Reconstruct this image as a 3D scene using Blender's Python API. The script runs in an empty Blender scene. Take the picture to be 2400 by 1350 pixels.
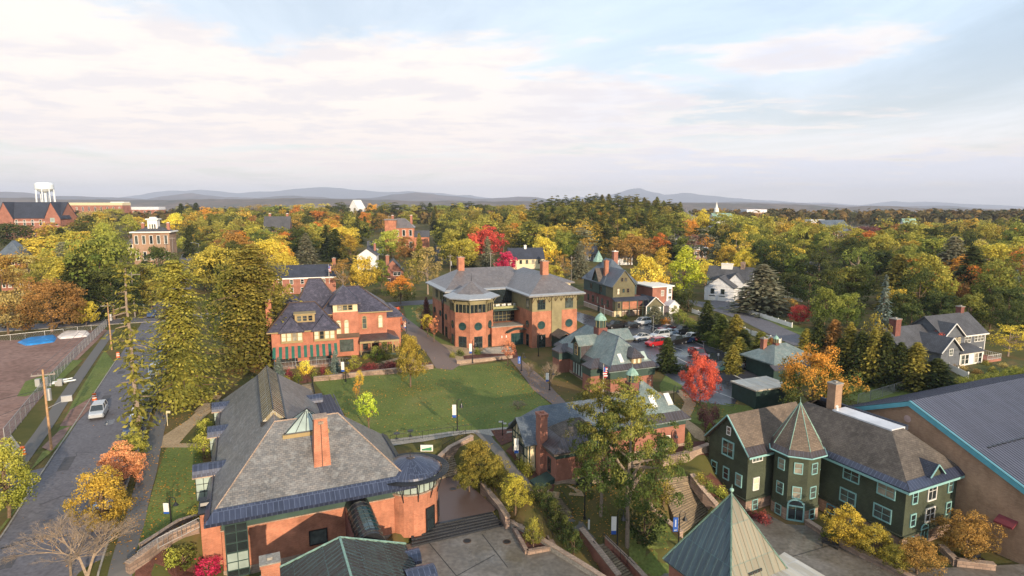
import bpy, math, random
import numpy as np
from mathutils import Vector, Matrix, noise
sc = bpy.context.scene
COL = sc.collection
R = math.radians
F = 1420.0; H = 30.0; HOR = 472.0
_p = math.atan((675-HOR)/F); CP, SP = math.cos(_p), math.sin(_p)
# ------------------------------------------------------------ survey of the photograph: pixel + height -> place
def P(px, py, z=0.0):
    x = (px-1200)/F; y = -(py-675)/F
    t = (z-H)/(-SP+y*CP)
    return (x*t, t*(CP+y*SP))
def ZA(X, Y, py):
    y = -(py-675)/F
    return H+Y*(-SP+y*CP)/(CP+y*SP)
def proj(X, Y, Z):
    d = Y*CP-(Z-H)*SP; u = Y*SP+(Z-H)*CP
    return (1200+F*X/d, 675-F*u/d, d)
# ------------------------------------------------------------ terrain
_cp = [(760,900,0),(950,880,0),(1050,900,0),(1250,870,0),(1280,960,0),(1200,1000,0),(1060,1015,0),(920,1035,0),(960,960,0),(1120,950,0),
 (1380,960,0),(1640,990,-.4),(1740,930,-.3),(1560,920,0),(1600,1050,-1),(1303,1135,-1),(1245,1060,-.4),(1195,1050,-.2),(1250,1150,-1.4),(1305,1175,-1.8),
 (1345,1210,-3),(1430,1165,-2),(1390,1262,-4),(1480,1350,-6),(1560,1250,-5.2),(1540,1170,-3),(1640,1105,-1.4),(1590,1110,-1.6),(1590,1240,-5.5),(1680,1160,-4.2),
 (1755,1195,-6),(1900,1250,-6),(2100,1330,-6),(1800,1260,-6),(2200,1310,-6),(2350,1340,-6),(1620,1400,-6),(1850,960,-1),(1950,950,-1),(2050,930,-1),
 (1000,1300,-4),(1100,1330,-4),(1200,1290,-4),(1080,1180,-3.2),(1170,1190,-3),(1110,1100,-1.5),(1180,1110,-1.2),(1330,1350,-4),(1250,1260,-3),
 (480,1345,-3.2),(560,1380,-4),(640,1400,-4),(450,1400,-2.5),(1760,1208,-6.2),(1860,1232,-6.2),(1925,1200,-6.2),(2020,1245,-6.2),(2112,1300,-6.2),(2180,1262,-6.2),(2245,1220,-6.2),(2330,1290,-6.2),(2300,1240,-6.2),(340,1290,0),(200,1300,0),(60,1340,0),(100,1100,0),(250,900,0),(420,1000,0),(500,900,0),(400,1150,0),(440,1250,0),(0,900,0),(300,1100,0),
 (600,880,0),(1500,830,0),(1700,850,0),(1900,800,0),(2100,880,0),(2300,850,0),(1800,740,0),(1400,760,0),(1000,800,.3),(1200,780,0),(800,840,1.2),(700,860,1.2),(900,840,1.1),(2350,900,-.5)]
_cpw = np.array([(*P(a,b,c),c) for a,b,c in _cp])
def h0(X, Y):
    X = np.asarray(X,float); Y = np.asarray(Y,float)
    d2 = (X[...,None]-_cpw[:,0])**2+(Y[...,None]-_cpw[:,1])**2+.3
    w = d2**-2.0
    h = (w*_cpw[:,2]).sum(-1)/w.sum(-1)
    f = np.clip((Y-120)/60,0,1); h = h*(1-f)
    h = h+np.clip((Y-180)*.02,0,8)-np.clip((Y-800)*.05,0,110)
    h = h-14*np.clip((X/np.maximum(Y,1)-.30)/.2,0,1)*np.clip((Y-330)/300,0,1)
    h = h+17*np.exp(-((X-85)/62)**2-((Y-470)/75)**2)
    return h
flats = []   # (polygon world, z): terraces cut flat
def inpoly(X, Y, poly):
    c = np.zeros(np.shape(X), bool); n = len(poly)
    for i in range(n):
        x1,y1 = poly[i]; x2,y2 = poly[(i+1)%n]
        if y1 == y2: continue
        m = ((y1>Y)!=(y2>Y)) & (X < (x2-x1)*(Y-y1)/(y2-y1)+x1)
        c ^= m
    return c
PLAZA = [P(*q,-2.8) for q in ((930,1243),(930,1195),(1005,1120),(1072,1112),(1165,1192),(1153,1200),(963,1237))]
COURT = [P(*q,-3.7) for q in ((905,1290),(968,1272),(1183,1225),(1240,1255),(1385,1345),(1500,1440),(700,1500),(750,1330))]
RCOURT = [P(*q,-6) for q in ((1722,1225),(1800,1205),(1842,1228),(1890,1232),(1925,1240),(1990,1275),(2100,1330),(2230,1330),(2400,1322),(2500,1500),(1450,1500),(1480,1400))]
def grow(poly, d):
    cx = sum(p[0] for p in poly)/len(poly); cy = sum(p[1] for p in poly)/len(poly); ar = sum(poly[i][0]*poly[(i+1)%len(poly)][1]-poly[(i+1)%len(poly)][0]*poly[i][1] for i in range(len(poly)))
    s = 1 if ar > 0 else -1; out = []; n = len(poly)
    for i in range(n):
        a,b,c = poly[i-1],poly[i],poly[(i+1)%n]; n1 = Vector((b[1]-a[1],a[0]-b[0])).normalized()*s; n2 = Vector((c[1]-b[1],b[0]-c[0])).normalized()*s
        m = (n1+n2); m = m/max(.4,m.length)/max(.5,(m.normalized().dot(n1))); out.append((b[0]+m.x*d,b[1]+m.y*d))
    return out
STAIRS = [((963,1237),(1153,1200),(1180,1233),(965,1282),-2.8,-3.7),((1040,1075),(1062,1068),(1078,1112),(1022,1126),-1.3,-2.8),((1288,1165),(1312,1168),(1340,1203),(1310,1208),-1.7,-3.0),((1387,1287),(1413,1274),(1485,1350),(1440,1375),-4.0,-6.0),((1540,1122),(1614,1116),(1684,1190),(1597,1254),-1.5,-5.6)]
flats += [(PLAZA,-2.8),(COURT,-3.7),(RCOURT,-6.0)]
def h1(X, Y):
    h = h0(X, Y)
    for poly, z in flats: h = np.where(inpoly(X, Y, grow(poly,.75)), z-.15, h)
    for TL,TR,BR,BL,zt,zb in STAIRS:
        a,b,c,d = P(*TL,zt),P(*TR,zt),P(*BR,zb),P(*BL,zb); m0 = ((a[0]+b[0])/2,(a[1]+b[1])/2); m1 = ((c[0]+d[0])/2,(c[1]+d[1])/2); L2 = (m1[0]-m0[0])**2+(m1[1]-m0[1])**2
        f = np.clip(((X-m0[0])*(m1[0]-m0[0])+(Y-m0[1])*(m1[1]-m0[1]))/L2,0,1); h = np.where(inpoly(X,Y,grow([a,b,c,d],.5)), np.minimum(h, zt+(zb-zt)*f-.35), h)
    return h
gx = np.concatenate([-np.geomspace(15000,135,45), np.arange(-120,100.01,.8), np.geomspace(112,15000,45)])
gy = np.concatenate([np.array([-2000,-400,-100,-20]), np.arange(10,170.01,.8), np.geomspace(176,16000,90)])
GX, GY = np.meshgrid(gx, gy)
GZ = h1(GX, GY)
def hg(x, y):
    i = int(np.clip(np.searchsorted(gx,x)-1,0,len(gx)-2)); j = int(np.clip(np.searchsorted(gy,y)-1,0,len(gy)-2))
    a = (x-gx[i])/(gx[i+1]-gx[i]); b = (y-gy[j])/(gy[j+1]-gy[j])
    return float((GZ[j,i]*(1-a)+GZ[j,i+1]*a)*(1-b)+(GZ[j+1,i]*(1-a)+GZ[j+1,i+1]*a)*b)
def G(px, py):                       # pixel on the ground -> (x,y,z)
    z = 0.0
    for _ in range(12):
        x, y = P(px,py,z); z = .5*z+.5*float(h0(np.array(x),np.array(y)))
    x, y = P(px,py,z); return (x,y,z)
# ------------------------------------------------------------ materials
MATS = {}
def newmat(name):
    m = bpy.data.materials.new(name); m.use_nodes = True
    nt = m.node_tree; b = nt.nodes['Principled BSDF']; return m, nt, b
def N(nt, t, **k):
    n = nt.nodes.new(t)
    for a, v in k.items():
        if a.startswith('i_'): n.inputs[a[2:].replace('_',' ')].default_value = v
        else: setattr(n, a, v)
    return n
def ramp(nt, fac, stops):
    r = nt.nodes.new('ShaderNodeValToRGB'); e = r.color_ramp.elements
    while len(e) < len(stops): e.new(.5)
    for i,(p,c) in enumerate(stops): e[i].position = p; e[i].color = (*c,1)
    nt.links.new(fac, r.inputs[0]); return r.outputs[0]
def mixc(nt, f, a, b, mode='MIX'):
    m = nt.nodes.new('ShaderNodeMix'); m.data_type = 'RGBA'; m.blend_type = mode
    for s, v in ((0,f),(6,a),(7,b)):
        if isinstance(v,(int,float)): m.inputs[s].default_value = v
        elif isinstance(v,tuple): m.inputs[s].default_value = (*v,1)
        else: nt.links.new(v, m.inputs[s])
    return m.outputs[2]
def sc_(c, k): return tuple(min(1,x*k) for x in c)
def plain(name, c, rough=.6, var=.18, scale=1.5, metal=0, spec=.4):
    if name in MATS: return MATS[name]
    m, nt, b = newmat(name)
    tc = N(nt,'ShaderNodeTexCoord'); n = N(nt,'ShaderNodeTexNoise', i_Scale=scale, i_Detail=6.0)
    nt.links.new(tc.outputs['Object'], n.inputs['Vector'])
    nt.links.new(ramp(nt, n.outputs[0], [(.3,sc_(c,1-var)),(.7,sc_(c,1+var))]), b.inputs['Base Color'])
    b.inputs['Roughness'].default_value = rough; b.inputs['Metallic'].default_value = metal; b.inputs['Specular IOR Level'].default_value = spec
    MATS[name] = m; return m
def tiles(name, c1, c2, mortar, w, hh, rough=.7, bump=.25, patch=.5, msize=.012, patchc=None, spec=.4, offs=.5, pscale=.25):
    """bricks, slates, shingles: UV in metres"""
    if name in MATS: return MATS[name]
    m, nt, b = newmat(name)
    tc = N(nt,'ShaderNodeTexCoord'); br = N(nt,'ShaderNodeTexBrick', offset=offs)
    nt.links.new(tc.outputs['UV'], br.inputs['Vector'])
    br.inputs['Color1'].default_value = (*c1,1); br.inputs['Color2'].default_value = (*c2,1); br.inputs['Mortar'].default_value = (*mortar,1)
    br.inputs['Scale'].default_value = 1; br.inputs['Mortar Size'].default_value = msize; br.inputs['Brick Width'].default_value = w; br.inputs['Row Height'].default_value = hh
    n = N(nt,'ShaderNodeTexNoise', i_Scale=pscale, i_Detail=8.0, i_Roughness=.65); nt.links.new(tc.outputs['UV'], n.inputs['Vector'])
    f = ramp(nt, n.outputs[0], [(.35,(1-patch*.45,)*3),(.68,(1+patch*.25,)*3)])
    c = mixc(nt, 1.0, br.outputs['Color'], f, 'MULTIPLY')
    mp = N(nt,'ShaderNodeMapping'); mp.inputs['Scale'].default_value = (1.1,.5,1); nt.links.new(tc.outputs['UV'], mp.inputs[0]); n3 = N(nt,'ShaderNodeTexNoise', i_Scale=1.1, i_Detail=9.0, i_Roughness=.7); nt.links.new(mp.outputs[0], n3.inputs['Vector'])
    c = mixc(nt, 1.0, c, ramp(nt, n3.outputs[0], [(.34,(.84,.83,.82)),(.56,(1.03,1.03,1.03)),(.75,(1.1,1.09,1.07))]), 'MULTIPLY')
    if patchc:
        n2 = N(nt,'ShaderNodeTexNoise', i_Scale=1.3, i_Detail=9.0, i_Roughness=.75); nt.links.new(tc.outputs['UV'], n2.inputs['Vector'])
        g = ramp(nt, n2.outputs[0], [(.5,(0,0,0)),(.66,(1,1,1))]); c = mixc(nt, g, c, patchc)
    nt.links.new(c, b.inputs['Base Color'])
    bp = N(nt,'ShaderNodeBump', i_Strength=bump, i_Distance=.03); nt.links.new(br.outputs['Fac'], bp.inputs['Height']); bp.invert = True
    nt.links.new(bp.outputs[0], b.inputs['Normal'])
    b.inputs['Roughness'].default_value = rough; b.inputs['Specular IOR Level'].default_value = spec
    MATS[name] = m; return m
def seams(name, c, c2, w=.5, rough=.35, metal=.0, streak=.5, spec=.5):
    """standing seam metal roofing: seams run up the slope"""
    if name in MATS: return MATS[name]
    m, nt, b = newmat(name)
    tc = N(nt,'ShaderNodeTexCoord'); br = N(nt,'ShaderNodeTexBrick', offset=.37)
    nt.links.new(tc.outputs['UV'], br.inputs['Vector'])
    br.inputs['Color1'].default_value = (*c,1); br.inputs['Color2'].default_value = (*sc_(c,.72),1); br.inputs['Mortar'].default_value = (*sc_(c2,.75),1)
    br.inputs['Scale'].default_value = 1; br.inputs['Mortar Size'].default_value = .03; br.inputs['Brick Width'].default_value = w; br.inputs['Row Height'].default_value = 2.6
    n = N(nt,'ShaderNodeTexNoise', i_Scale=.9, i_Detail=8.0, i_Roughness=.7)
    mp = N(nt,'ShaderNodeMapping'); mp.inputs['Scale'].default_value = (2.2,.5,1); nt.links.new(tc.outputs['UV'], mp.inputs[0]); nt.links.new(mp.outputs[0], n.inputs['Vector'])
    f = ramp(nt, n.outputs[0], [(.48,(0,0,0)),(.75,(streak,)*3)])
    nt.links.new(mixc(nt, f, br.outputs['Color'], c2), b.inputs['Base Color'])
    bp = N(nt,'ShaderNodeBump', i_Strength=.6, i_Distance=.05); nt.links.new(br.outputs['Fac'], bp.inputs['Height']); nt.links.new(bp.outputs[0], b.inputs['Normal'])
    b.inputs['Roughness'].default_value = rough; b.inputs['Metallic'].default_value = metal; b.inputs['Specular IOR Level'].default_value = spec
    MATS[name] = m; return m
def groundmat(name, stops, scale, rough=.9, scale2=4, wet=None, spec=.3, coord='Object', bump=.0, dist=.4):
    if name in MATS: return MATS[name]
    m, nt, b = newmat(name)
    tc = N(nt,'ShaderNodeTexCoord'); n = N(nt,'ShaderNodeTexNoise', i_Scale=scale, i_Detail=10.0, i_Roughness=.68, i_Distortion=dist)
    n2 = N(nt,'ShaderNodeTexNoise', i_Scale=scale2, i_Detail=4.0)
    for q in (n,n2): nt.links.new(tc.outputs[coord], q.inputs['Vector'])
    c = ramp(nt, n.outputs[0], stops)
    g = ramp(nt, n2.outputs[0], [(.3,(.72,)*3),(.7,(1.25,)*3)])
    nt.links.new(mixc(nt, 1.0, c, g, 'MULTIPLY'), b.inputs['Base Color'])
    b.inputs['Roughness'].default_value = rough; b.inputs['Specular IOR Level'].default_value = spec
    if wet:
        n3 = N(nt,'ShaderNodeTexNoise', i_Scale=wet[0], i_Detail=5.0); nt.links.new(tc.outputs[coord], n3.inputs['Vector'])
        nt.links.new(ramp(nt, n3.outputs[0], [(.4,(wet[1],)*3),(.62,(wet[2],)*3)]), b.inputs['Roughness'])
    if bump:
        bp = N(nt,'ShaderNodeBump', i_Strength=bump, i_Distance=.08); nt.links.new(n2.outputs[0], bp.inputs['Height']); nt.links.new(bp.outputs[0], b.inputs['Normal'])
    MATS[name] = m; return m
def foliage(name, c1, c2, top, tp=.5, trans=.35):
    if name in MATS: return MATS[name]
    m, nt, b = newmat(name)
    at = N(nt,'ShaderNodeAttribute', attribute_name='Col'); sp = N(nt,'ShaderNodeSeparateColor'); nt.links.new(at.outputs['Color'], sp.inputs[0])
    oi = N(nt,'ShaderNodeObjectInfo')
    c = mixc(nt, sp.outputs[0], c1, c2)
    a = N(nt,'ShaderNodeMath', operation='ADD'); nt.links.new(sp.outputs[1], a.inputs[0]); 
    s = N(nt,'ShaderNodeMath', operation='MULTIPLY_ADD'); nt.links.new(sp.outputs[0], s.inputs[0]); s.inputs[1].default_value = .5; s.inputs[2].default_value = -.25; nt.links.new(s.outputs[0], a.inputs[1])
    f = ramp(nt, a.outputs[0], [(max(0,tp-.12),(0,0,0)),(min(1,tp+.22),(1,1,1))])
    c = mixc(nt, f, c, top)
    v = N(nt,'ShaderNodeMath', operation='MULTIPLY_ADD'); nt.links.new(sp.outputs[2], v.inputs[0]); v.inputs[1].default_value = .75; v.inputs[2].default_value = .62
    cmb = N(nt,'ShaderNodeCombineColor'); [nt.links.new(v.outputs[0], cmb.inputs[i]) for i in range(3)]
    c = mixc(nt, 1.0, c, cmb.outputs[0], 'MULTIPLY')
    hs = N(nt,'ShaderNodeHueSaturation'); hv = N(nt,'ShaderNodeMath', operation='MULTIPLY_ADD'); nt.links.new(oi.outputs['Random'], hv.inputs[0]); hv.inputs[1].default_value = .03; hv.inputs[2].default_value = .485
    nt.links.new(hv.outputs[0], hs.inputs['Hue']); nt.links.new(c, hs.inputs['Color'])
    vv = N(nt,'ShaderNodeMath', operation='MULTIPLY_ADD'); nt.links.new(oi.outputs['Random'], vv.inputs[0]); vv.inputs[1].default_value = .3; vv.inputs[2].default_value = .88; nt.links.new(vv.outputs[0], hs.inputs['Value'])
    nt.links.new(hs.outputs[0], b.inputs['Base Color']); b.inputs['Roughness'].default_value = .75; b.inputs['Specular IOR Level'].default_value = .15
    tr = N(nt,'ShaderNodeBsdfTranslucent'); nt.links.new(hs.outputs[0], tr.inputs[0])
    mx = N(nt,'ShaderNodeMixShader'); mx.inputs[0].default_value = trans
    nt.links.new(b.outputs[0], mx.inputs[1]); nt.links.new(tr.outputs[0], mx.inputs[2])
    nt.links.new(mx.outputs[0], nt.nodes['Material Output'].inputs[0]); MATS[name] = m; return m
# ------------------------------------------------------------ mesh builder
class MB:
    def __init__(s): s.v = []; s.f = []; s.m = []
    def face(s, pts, mi=0):
        i = len(s.v); s.v += [tuple(p) for p in pts]; s.f.append(tuple(range(i,i+len(pts)))); s.m.append(mi); return s
    def box(s, x0,x1,y0,y1,z0,z1, mi=0):
        a = [(x0,y0),(x1,y0),(x1,y1),(x0,y1)]; return s.prism(a,z0,z1,mi)
    def prism(s, poly, z0, z1, mi=0, cap=True, bot=True):
        ar = sum(poly[i][0]*poly[(i+1)%len(poly)][1]-poly[(i+1)%len(poly)][0]*poly[i][1] for i in range(len(poly)))
        if ar < 0: poly = poly[::-1]
        n = len(poly); zb = z0 if isinstance(z0,(list,tuple)) else [z0]*n; zt = z1 if isinstance(z1,(list,tuple)) else [z1]*n
        for i in range(n):
            j = (i+1)%n
            s.face([(*poly[i],zb[i]),(*poly[j],zb[j]),(*poly[j],zt[j]),(*poly[i],zt[i])],mi)
        if cap: s.face([(*poly[i],zt[i]) for i in range(n)],mi)
        if bot: s.face([(*poly[i],zb[i]) for i in reversed(range(n))],mi)
        return s
    def obox(s, a, b, w, z0, z1, mi=0):      # wall from a to b of thickness w
        dx,dy = b[0]-a[0],b[1]-a[1]; L = math.hypot(dx,dy) or 1; nx,ny = -dy/L*w/2,dx/L*w/2
        za = z0 if isinstance(z0,(list,tuple)) else (z0,z0); zb = z1 if isinstance(z1,(list,tuple)) else (z1,z1)
        poly = [(a[0]-nx,a[1]-ny),(b[0]-nx,b[1]-ny),(b[0]+nx,b[1]+ny),(a[0]+nx,a[1]+ny)]
        return s.prism(poly,[za[0],za[1],za[1],za[0]],[zb[0],zb[1],zb[1],zb[0]],mi)
    def tube(s, p, q, r, r2=None, n=6, mi=0, cap=True):
        r2 = r if r2 is None else r2; p = Vector(p); q = Vector(q); d = (q-p)
        if d.length < 1e-6: return s
        d.normalize(); a = d.orthogonal().normalized(); b = d.cross(a)
        A = [p+(a*math.cos(2*math.pi*k/n)+b*math.sin(2*math.pi*k/n))*r for k in range(n)]
        B = [q+(a*math.cos(2*math.pi*k/n)+b*math.sin(2*math.pi*k/n))*r2 for k in range(n)]
        for k in range(n):
            j = (k+1)%n; s.face([A[k],A[j],B[j],B[k]],mi)
        if cap: s.face(A[::-1],mi); s.face(B,mi)
        return s
    def lathe(s, cx, cy, prof, n=24, mi=0, a0=0, a1=360):
        full = abs(a1-a0) >= 360
        for k in range(n):
            t0,t1 = R(a0+(a1-a0)*k/n),R(a0+(a1-a0)*(k+1)/n)
            for (r0,z0),(r1,z1) in zip(prof,prof[1:]):
                q = [(cx+r0*math.cos(t0),cy+r0*math.sin(t0),z0),(cx+r0*math.cos(t1),cy+r0*math.sin(t1),z0),(cx+r1*math.cos(t1),cy+r1*math.sin(t1),z1),(cx+r1*math.cos(t0),cy+r1*math.sin(t0),z1)]
                if r0 < 1e-4: q = [q[0],q[2],q[3]]
                elif r1 < 1e-4: q = q[:3]
                s.face(q,mi)
        return s
    def mesh(s, name, mats, dz=0, uv=True):
        me = bpy.data.meshes.new(name)
        me.from_pydata([(x,y,z+dz) for x,y,z in s.v], [], s.f)
        for mt in (mats if isinstance(mats,(list,tuple)) else [mats]): me.materials.append(mt)
        me.polygons.foreach_set('material_index', s.m)
        if uv:
            L = me.uv_layers.new(name='UVMap'); d = L.data
            for p in me.polygons:
                n = p.normal
                if abs(n.z) < .999:
                    u = Vector((0,0,1)).cross(n).normalized(); w = n.cross(u)
                else: u = Vector((1,0,0)); w = Vector((0,1,0))
                for li in p.loop_indices:
                    c = me.vertices[me.loops[li].vertex_index].co
                    d[li].uv = (c.dot(u), c.dot(w))
        me.update(); return me
def link(name, data, parent=None, loc=(0,0,0), rz=0, scale=None):
    o = bpy.data.objects.new(name, data); COL.objects.link(o); o.parent = parent
    o.location = loc; o.rotation_euler = (0,0,rz)
    if scale: o.scale = scale
    return o
def tag(o, label=None, cat=None, group=None, kind=None):
    if label: o['label'] = label
    if cat: o['category'] = cat
    if group: o['group'] = group
    if kind: o['kind'] = kind
    return o
def struct(name, mb, mat, kind='structure', label=None):
    o = link(name, mb.mesh(name, mat)); o['kind'] = kind
    if label: o['label'] = label
    return o
class T:
    """a thing: Empty at its base, parts in its own (u,v) axes, heights absolute"""
    def __init__(s, name, label, cat, loc, z0=0, ang=0, group=None):
        s.z0 = z0; s.a = R(ang); s.r = link(name, None, None, (loc[0],loc[1],z0), s.a); s.r.empty_display_size = .5
        tag(s.r, label, cat, group); s.loc = loc
    def w(s, u, v):
        c,n = math.cos(s.a),math.sin(s.a); return (s.loc[0]+u*c-v*n, s.loc[1]+u*n+v*c)
    def part(s, name, mb, mat, parent=None, label=None):
        o = link(name, mb.mesh(name, mat, -s.z0), parent or s.r)
        if label: o['label'] = label
        return o
    def win(s, u, v, z, ang, w=1.0, h=1.6, st='white', pane='glass', nx=2, ny=2, fr=.09, name='window', arch=False, rnd=False, parent=None, label=None):
        if pane == 'glass' and name == 'window': pane = _wr.choice(['glass','glass','glass','glassm','glassm','glassk','blindg'])
        key = (w,h,st,pane,nx,ny,fr,name,arch,rnd)
        if key not in WC:
            a = MB(); b = MB()
            if rnd:
                n = 20; r = w/2
                for k in range(n):
                    t0,t1 = 2*math.pi*k/n,2*math.pi*(k+1)/n
                    for (ra,ya),(rb,yb) in zip([(r+fr,.02),(r+fr,-.09),(r,-.09),(r,-.01)],[(r+fr,-.09),(r,-.09),(r,-.01),(r,-.01)]):
                        a.face([(ra*math.cos(t0),ya,ra*math.sin(t0)),(ra*math.cos(t1),ya,ra*math.sin(t1)),(rb*math.cos(t1),yb,rb*math.sin(t1)),(rb*math.cos(t0),yb,rb*math.sin(t0))])
                b.face([(r*math.cos(2*math.pi*k/n),-.03,r*math.sin(2*math.pi*k/n)) for k in range(n)])
                a.box(-r,r,-.055,-.031,-.025,.025); a.box(-.025,.025,-.06,-.035,-r,r)
            else:
                x = w/2; y = h/2
                a.box(-x-fr,-x,-.08,.02,-y-fr,y+fr); a.box(x,x+fr,-.08,.02,-y-fr,y+fr)
                a.box(-x,x,-.083,.02,y,y+fr); a.box(-x-fr*.4,x+fr*.4,-.12,.02,-y-fr,-y)
                mw = min(.05,fr*.6)
                for i in range(1,nx): a.box(-x+w*i/nx-mw/2,-x+w*i/nx+mw/2,-.06,.0,-y,y)
                for i in range(1,ny): a.box(-x,x,-.055,.0,-y+h*i/ny-mw/2,-y+h*i/ny+mw/2)
                b.box(-x,x,-.03,-.01,-y,y)
                if arch:
                    n = 10
                    for k in range(n):
                        t0,t1 = math.pi*k/n,math.pi*(k+1)/n
                        a.prism([(0,0)],0,0) if False else None
                        q = [(x*math.cos(t0),y+fr+x*.8*math.sin(t0)),(x*math.cos(t1),y+fr+x*.8*math.sin(t1))]
                        o_ = [((x+fr)*math.cos(t0),y+fr+(x*.8+fr)*math.sin(t0)),((x+fr)*math.cos(t1),y+fr+(x*.8+fr)*math.sin(t1))]
                        a.face([(q[0][0],-.08,q[0][1]),(o_[0][0],-.08,o_[0][1]),(o_[1][0],-.08,o_[1][1]),(q[1][0],-.08,q[1][1])])
                        a.face([(o_[0][0],-.08,o_[0][1]),(o_[0][0],.02,o_[0][1]),(o_[1][0],.02,o_[1][1]),(o_[1][0],-.08,o_[1][1])])
                        b.face([(0,-.03,y+fr),(q[0][0],-.03,q[0][1]),(q[1][0],-.03,q[1][1])])
            WC[key] = (a.mesh(name, MT[st]), b.mesh('pane', MT[pane]))
        A,B = WC[key]
        o = link(name, A, parent or s.r, (u,v,z-s.z0), R(ang)+math.pi/2)
        link('pane', B, o)
        if label: o['label'] = label
        return o
    def wins(s, lst, v_or_u, ang, **k):
        for (a,z) in lst:
            if ang in (90,270): s.win(a,v_or_u,z,ang,**k)
            else: s.win(v_or_u,a,z,ang,**k)
WC = {}; _wr = random.Random(11)
def hip(mb, u0,u1,v0,v1, z, r0, r1, zr, th=.22, soffit=True, mi=0):
    """hip roof over a rectangle; r0,r1 = ridge ends (u,v)"""
    A,B,C,D = (u0,v0,z),(u1,v0,z),(u1,v1,z),(u0,v1,z)
    a = (*r0,zr); b = (*r1,zr)
    if abs(r1[0]-r0[0]) >= abs(r1[1]-r0[1]):       # ridge along u; r0 left
        mb.face([A,B,b,a],mi); mb.face([B,C,b],mi); mb.face([C,D,a,b],mi); mb.face([D,A,a],mi)
    else:                                          # ridge along v; r0 front
        mb.face([A,B,a],mi); mb.face([B,C,b,a],mi); mb.face([C,D,b],mi); mb.face([D,A,a,b],mi)
    for p,q in ((A,B),(B,C),(C,D),(D,A)): mb.face([(p[0],p[1],z-th),(q[0],q[1],z-th),q,p],mi)
    if soffit: mb.face([(p[0],p[1],z-th) for p in (D,C,B,A)],mi)
    return mb
def gable(mb, u0,u1,v0,v1, z, zr, axis='u', th=.2, mi=0):
    """gable roof; axis = ridge direction"""
    if axis == 'u':
        m = (v0+v1)/2; s1 = [(u0,v0,z),(u1,v0,z),(u1,m,zr),(u0,m,zr)]; s2 = [(u1,v1,z),(u0,v1,z),(u0,m,zr),(u1,m,zr)]
    else:
        m = (u0+u1)/2; s1 = [(u1,v0,z),(u1,v1,z),(m,v1,zr),(m,v0,zr)]; s2 = [(u0,v1,z),(u0,v0,z),(m,v0,zr),(m,v1,zr)]
    for q in (s1,s2): 
        mb.face(q,mi); lo = [(x,y,zz-th) for x,y,zz in q]; mb.face(lo[::-1],mi)
        for i in range(4):
            if i == 2: continue
            j = (i+1)%4; mb.face([lo[i],lo[j],q[j],q[i]],mi)
    return mb
def gwall(mb, u0,u1,v, z0, z, zr, axis='u', th=.2, mi=0):
    """gable end wall triangle/pentagon in the plane v (axis='u': runs along u)"""
    m = (u0+u1)/2
    pts = [(u0,z0),(u1,z0),(u1,z),(m,zr),(u0,z)]
    f = (lambda a,zz,d: (a,v+d,zz)) if axis == 'u' else (lambda a,zz,d: (v+d,a,zz))
    mb.face([f(a,zz,0) for a,zz in pts],mi); mb.face([f(a,zz,th) for a,zz in pts[::-1]],mi)
    for i in range(5):
        j = (i+1)%5; mb.face([f(*pts[i],0),f(*pts[i],th),f(*pts[j],th),f(*pts[j],0)],mi)
    return mb
def copy_tree(o, parent=None):
    c = o.copy(); COL.objects.link(c); c.parent = parent
    for ch in list(o.children): copy_tree(ch, c)
    return c
# ------------------------------------------------------------ sheets laid over the terrain
def drape(name, poly, mat, dz=.04, z=None, step=1.6, kind='structure', label=None):
    """poly in world xy (or pixels when given as ints pairs through GP)"""
    import bmesh
    bm = bmesh.new(); vs = [bm.verts.new((x,y,0)) for x,y in poly]; f = bm.faces.new(vs)
    if f.normal.z < 0: f.normal_flip()
    xs = [p[0] for p in poly]; ys = [p[1] for p in poly]
    if z is None:
        for ax,lo,hi in ((0,min(xs),max(xs)),(1,min(ys),max(ys))):
            k = math.floor(lo/step)+1
            while k*step < hi:
                co = [0,0,0]; no = [0,0,0]; co[ax] = k*step; no[ax] = 1
                bmesh.ops.bisect_plane(bm, geom=bm.verts[:]+bm.edges[:]+bm.faces[:], plane_co=co, plane_no=no)
                k += 1
    bmesh.ops.triangulate(bm, faces=bm.faces[:])
    for v in bm.verts: v.co.z = (z if z is not None else hg(v.co.x,v.co.y))+dz
    bmesh.ops.recalc_face_normals(bm, faces=bm.faces[:])
    me = bpy.data.meshes.new(name); bm.to_mesh(me); bm.free()
    if me.polygons and me.polygons[0].normal.z < 0: me.flip_normals()
    me.materials.append(mat)
    o = link(name, me); tag(o, label, None, None, kind); return o
def GP(pts): return [G(a,b)[:2] for a,b in pts]
def ribbon(line, w, off=0):
    """closed polygon along a polyline in world xy"""
    L=[];Rr=[]; n=len(line)
    for i,(x,y) in enumerate(line):
        a = line[max(0,i-1)]; b = line[min(n-1,i+1)]; dx,dy = b[0]-a[0],b[1]-a[1]; l = math.hypot(dx,dy); nx,ny = -dy/l,dx/l
        L.append((x+nx*(off+w/2),y+ny*(off+w/2))); Rr.append((x+nx*(off-w/2),y+ny*(off-w/2)))
    return Rr+L[::-1]
def kerb(mb, line, w=.15, hgt=.13, zb=None):
    for a,b in zip(line,line[1:]):
        L = math.hypot(b[0]-a[0],b[1]-a[1]); n = max(1,int(L/3))
        for k in range(n):
            p = (a[0]+(b[0]-a[0])*k/n,a[1]+(b[1]-a[1])*k/n); q = (a[0]+(b[0]-a[0])*(k+1)/n,a[1]+(b[1]-a[1])*(k+1)/n)
            z1 = (zb if zb is not None else hg(*p)); z2 = (zb if zb is not None else hg(*q))
            mb.obox(p,q,w,(z1-.2,z2-.2),(z1+hgt,z2+hgt))
    return mb
HAZE = 9e-5
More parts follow.
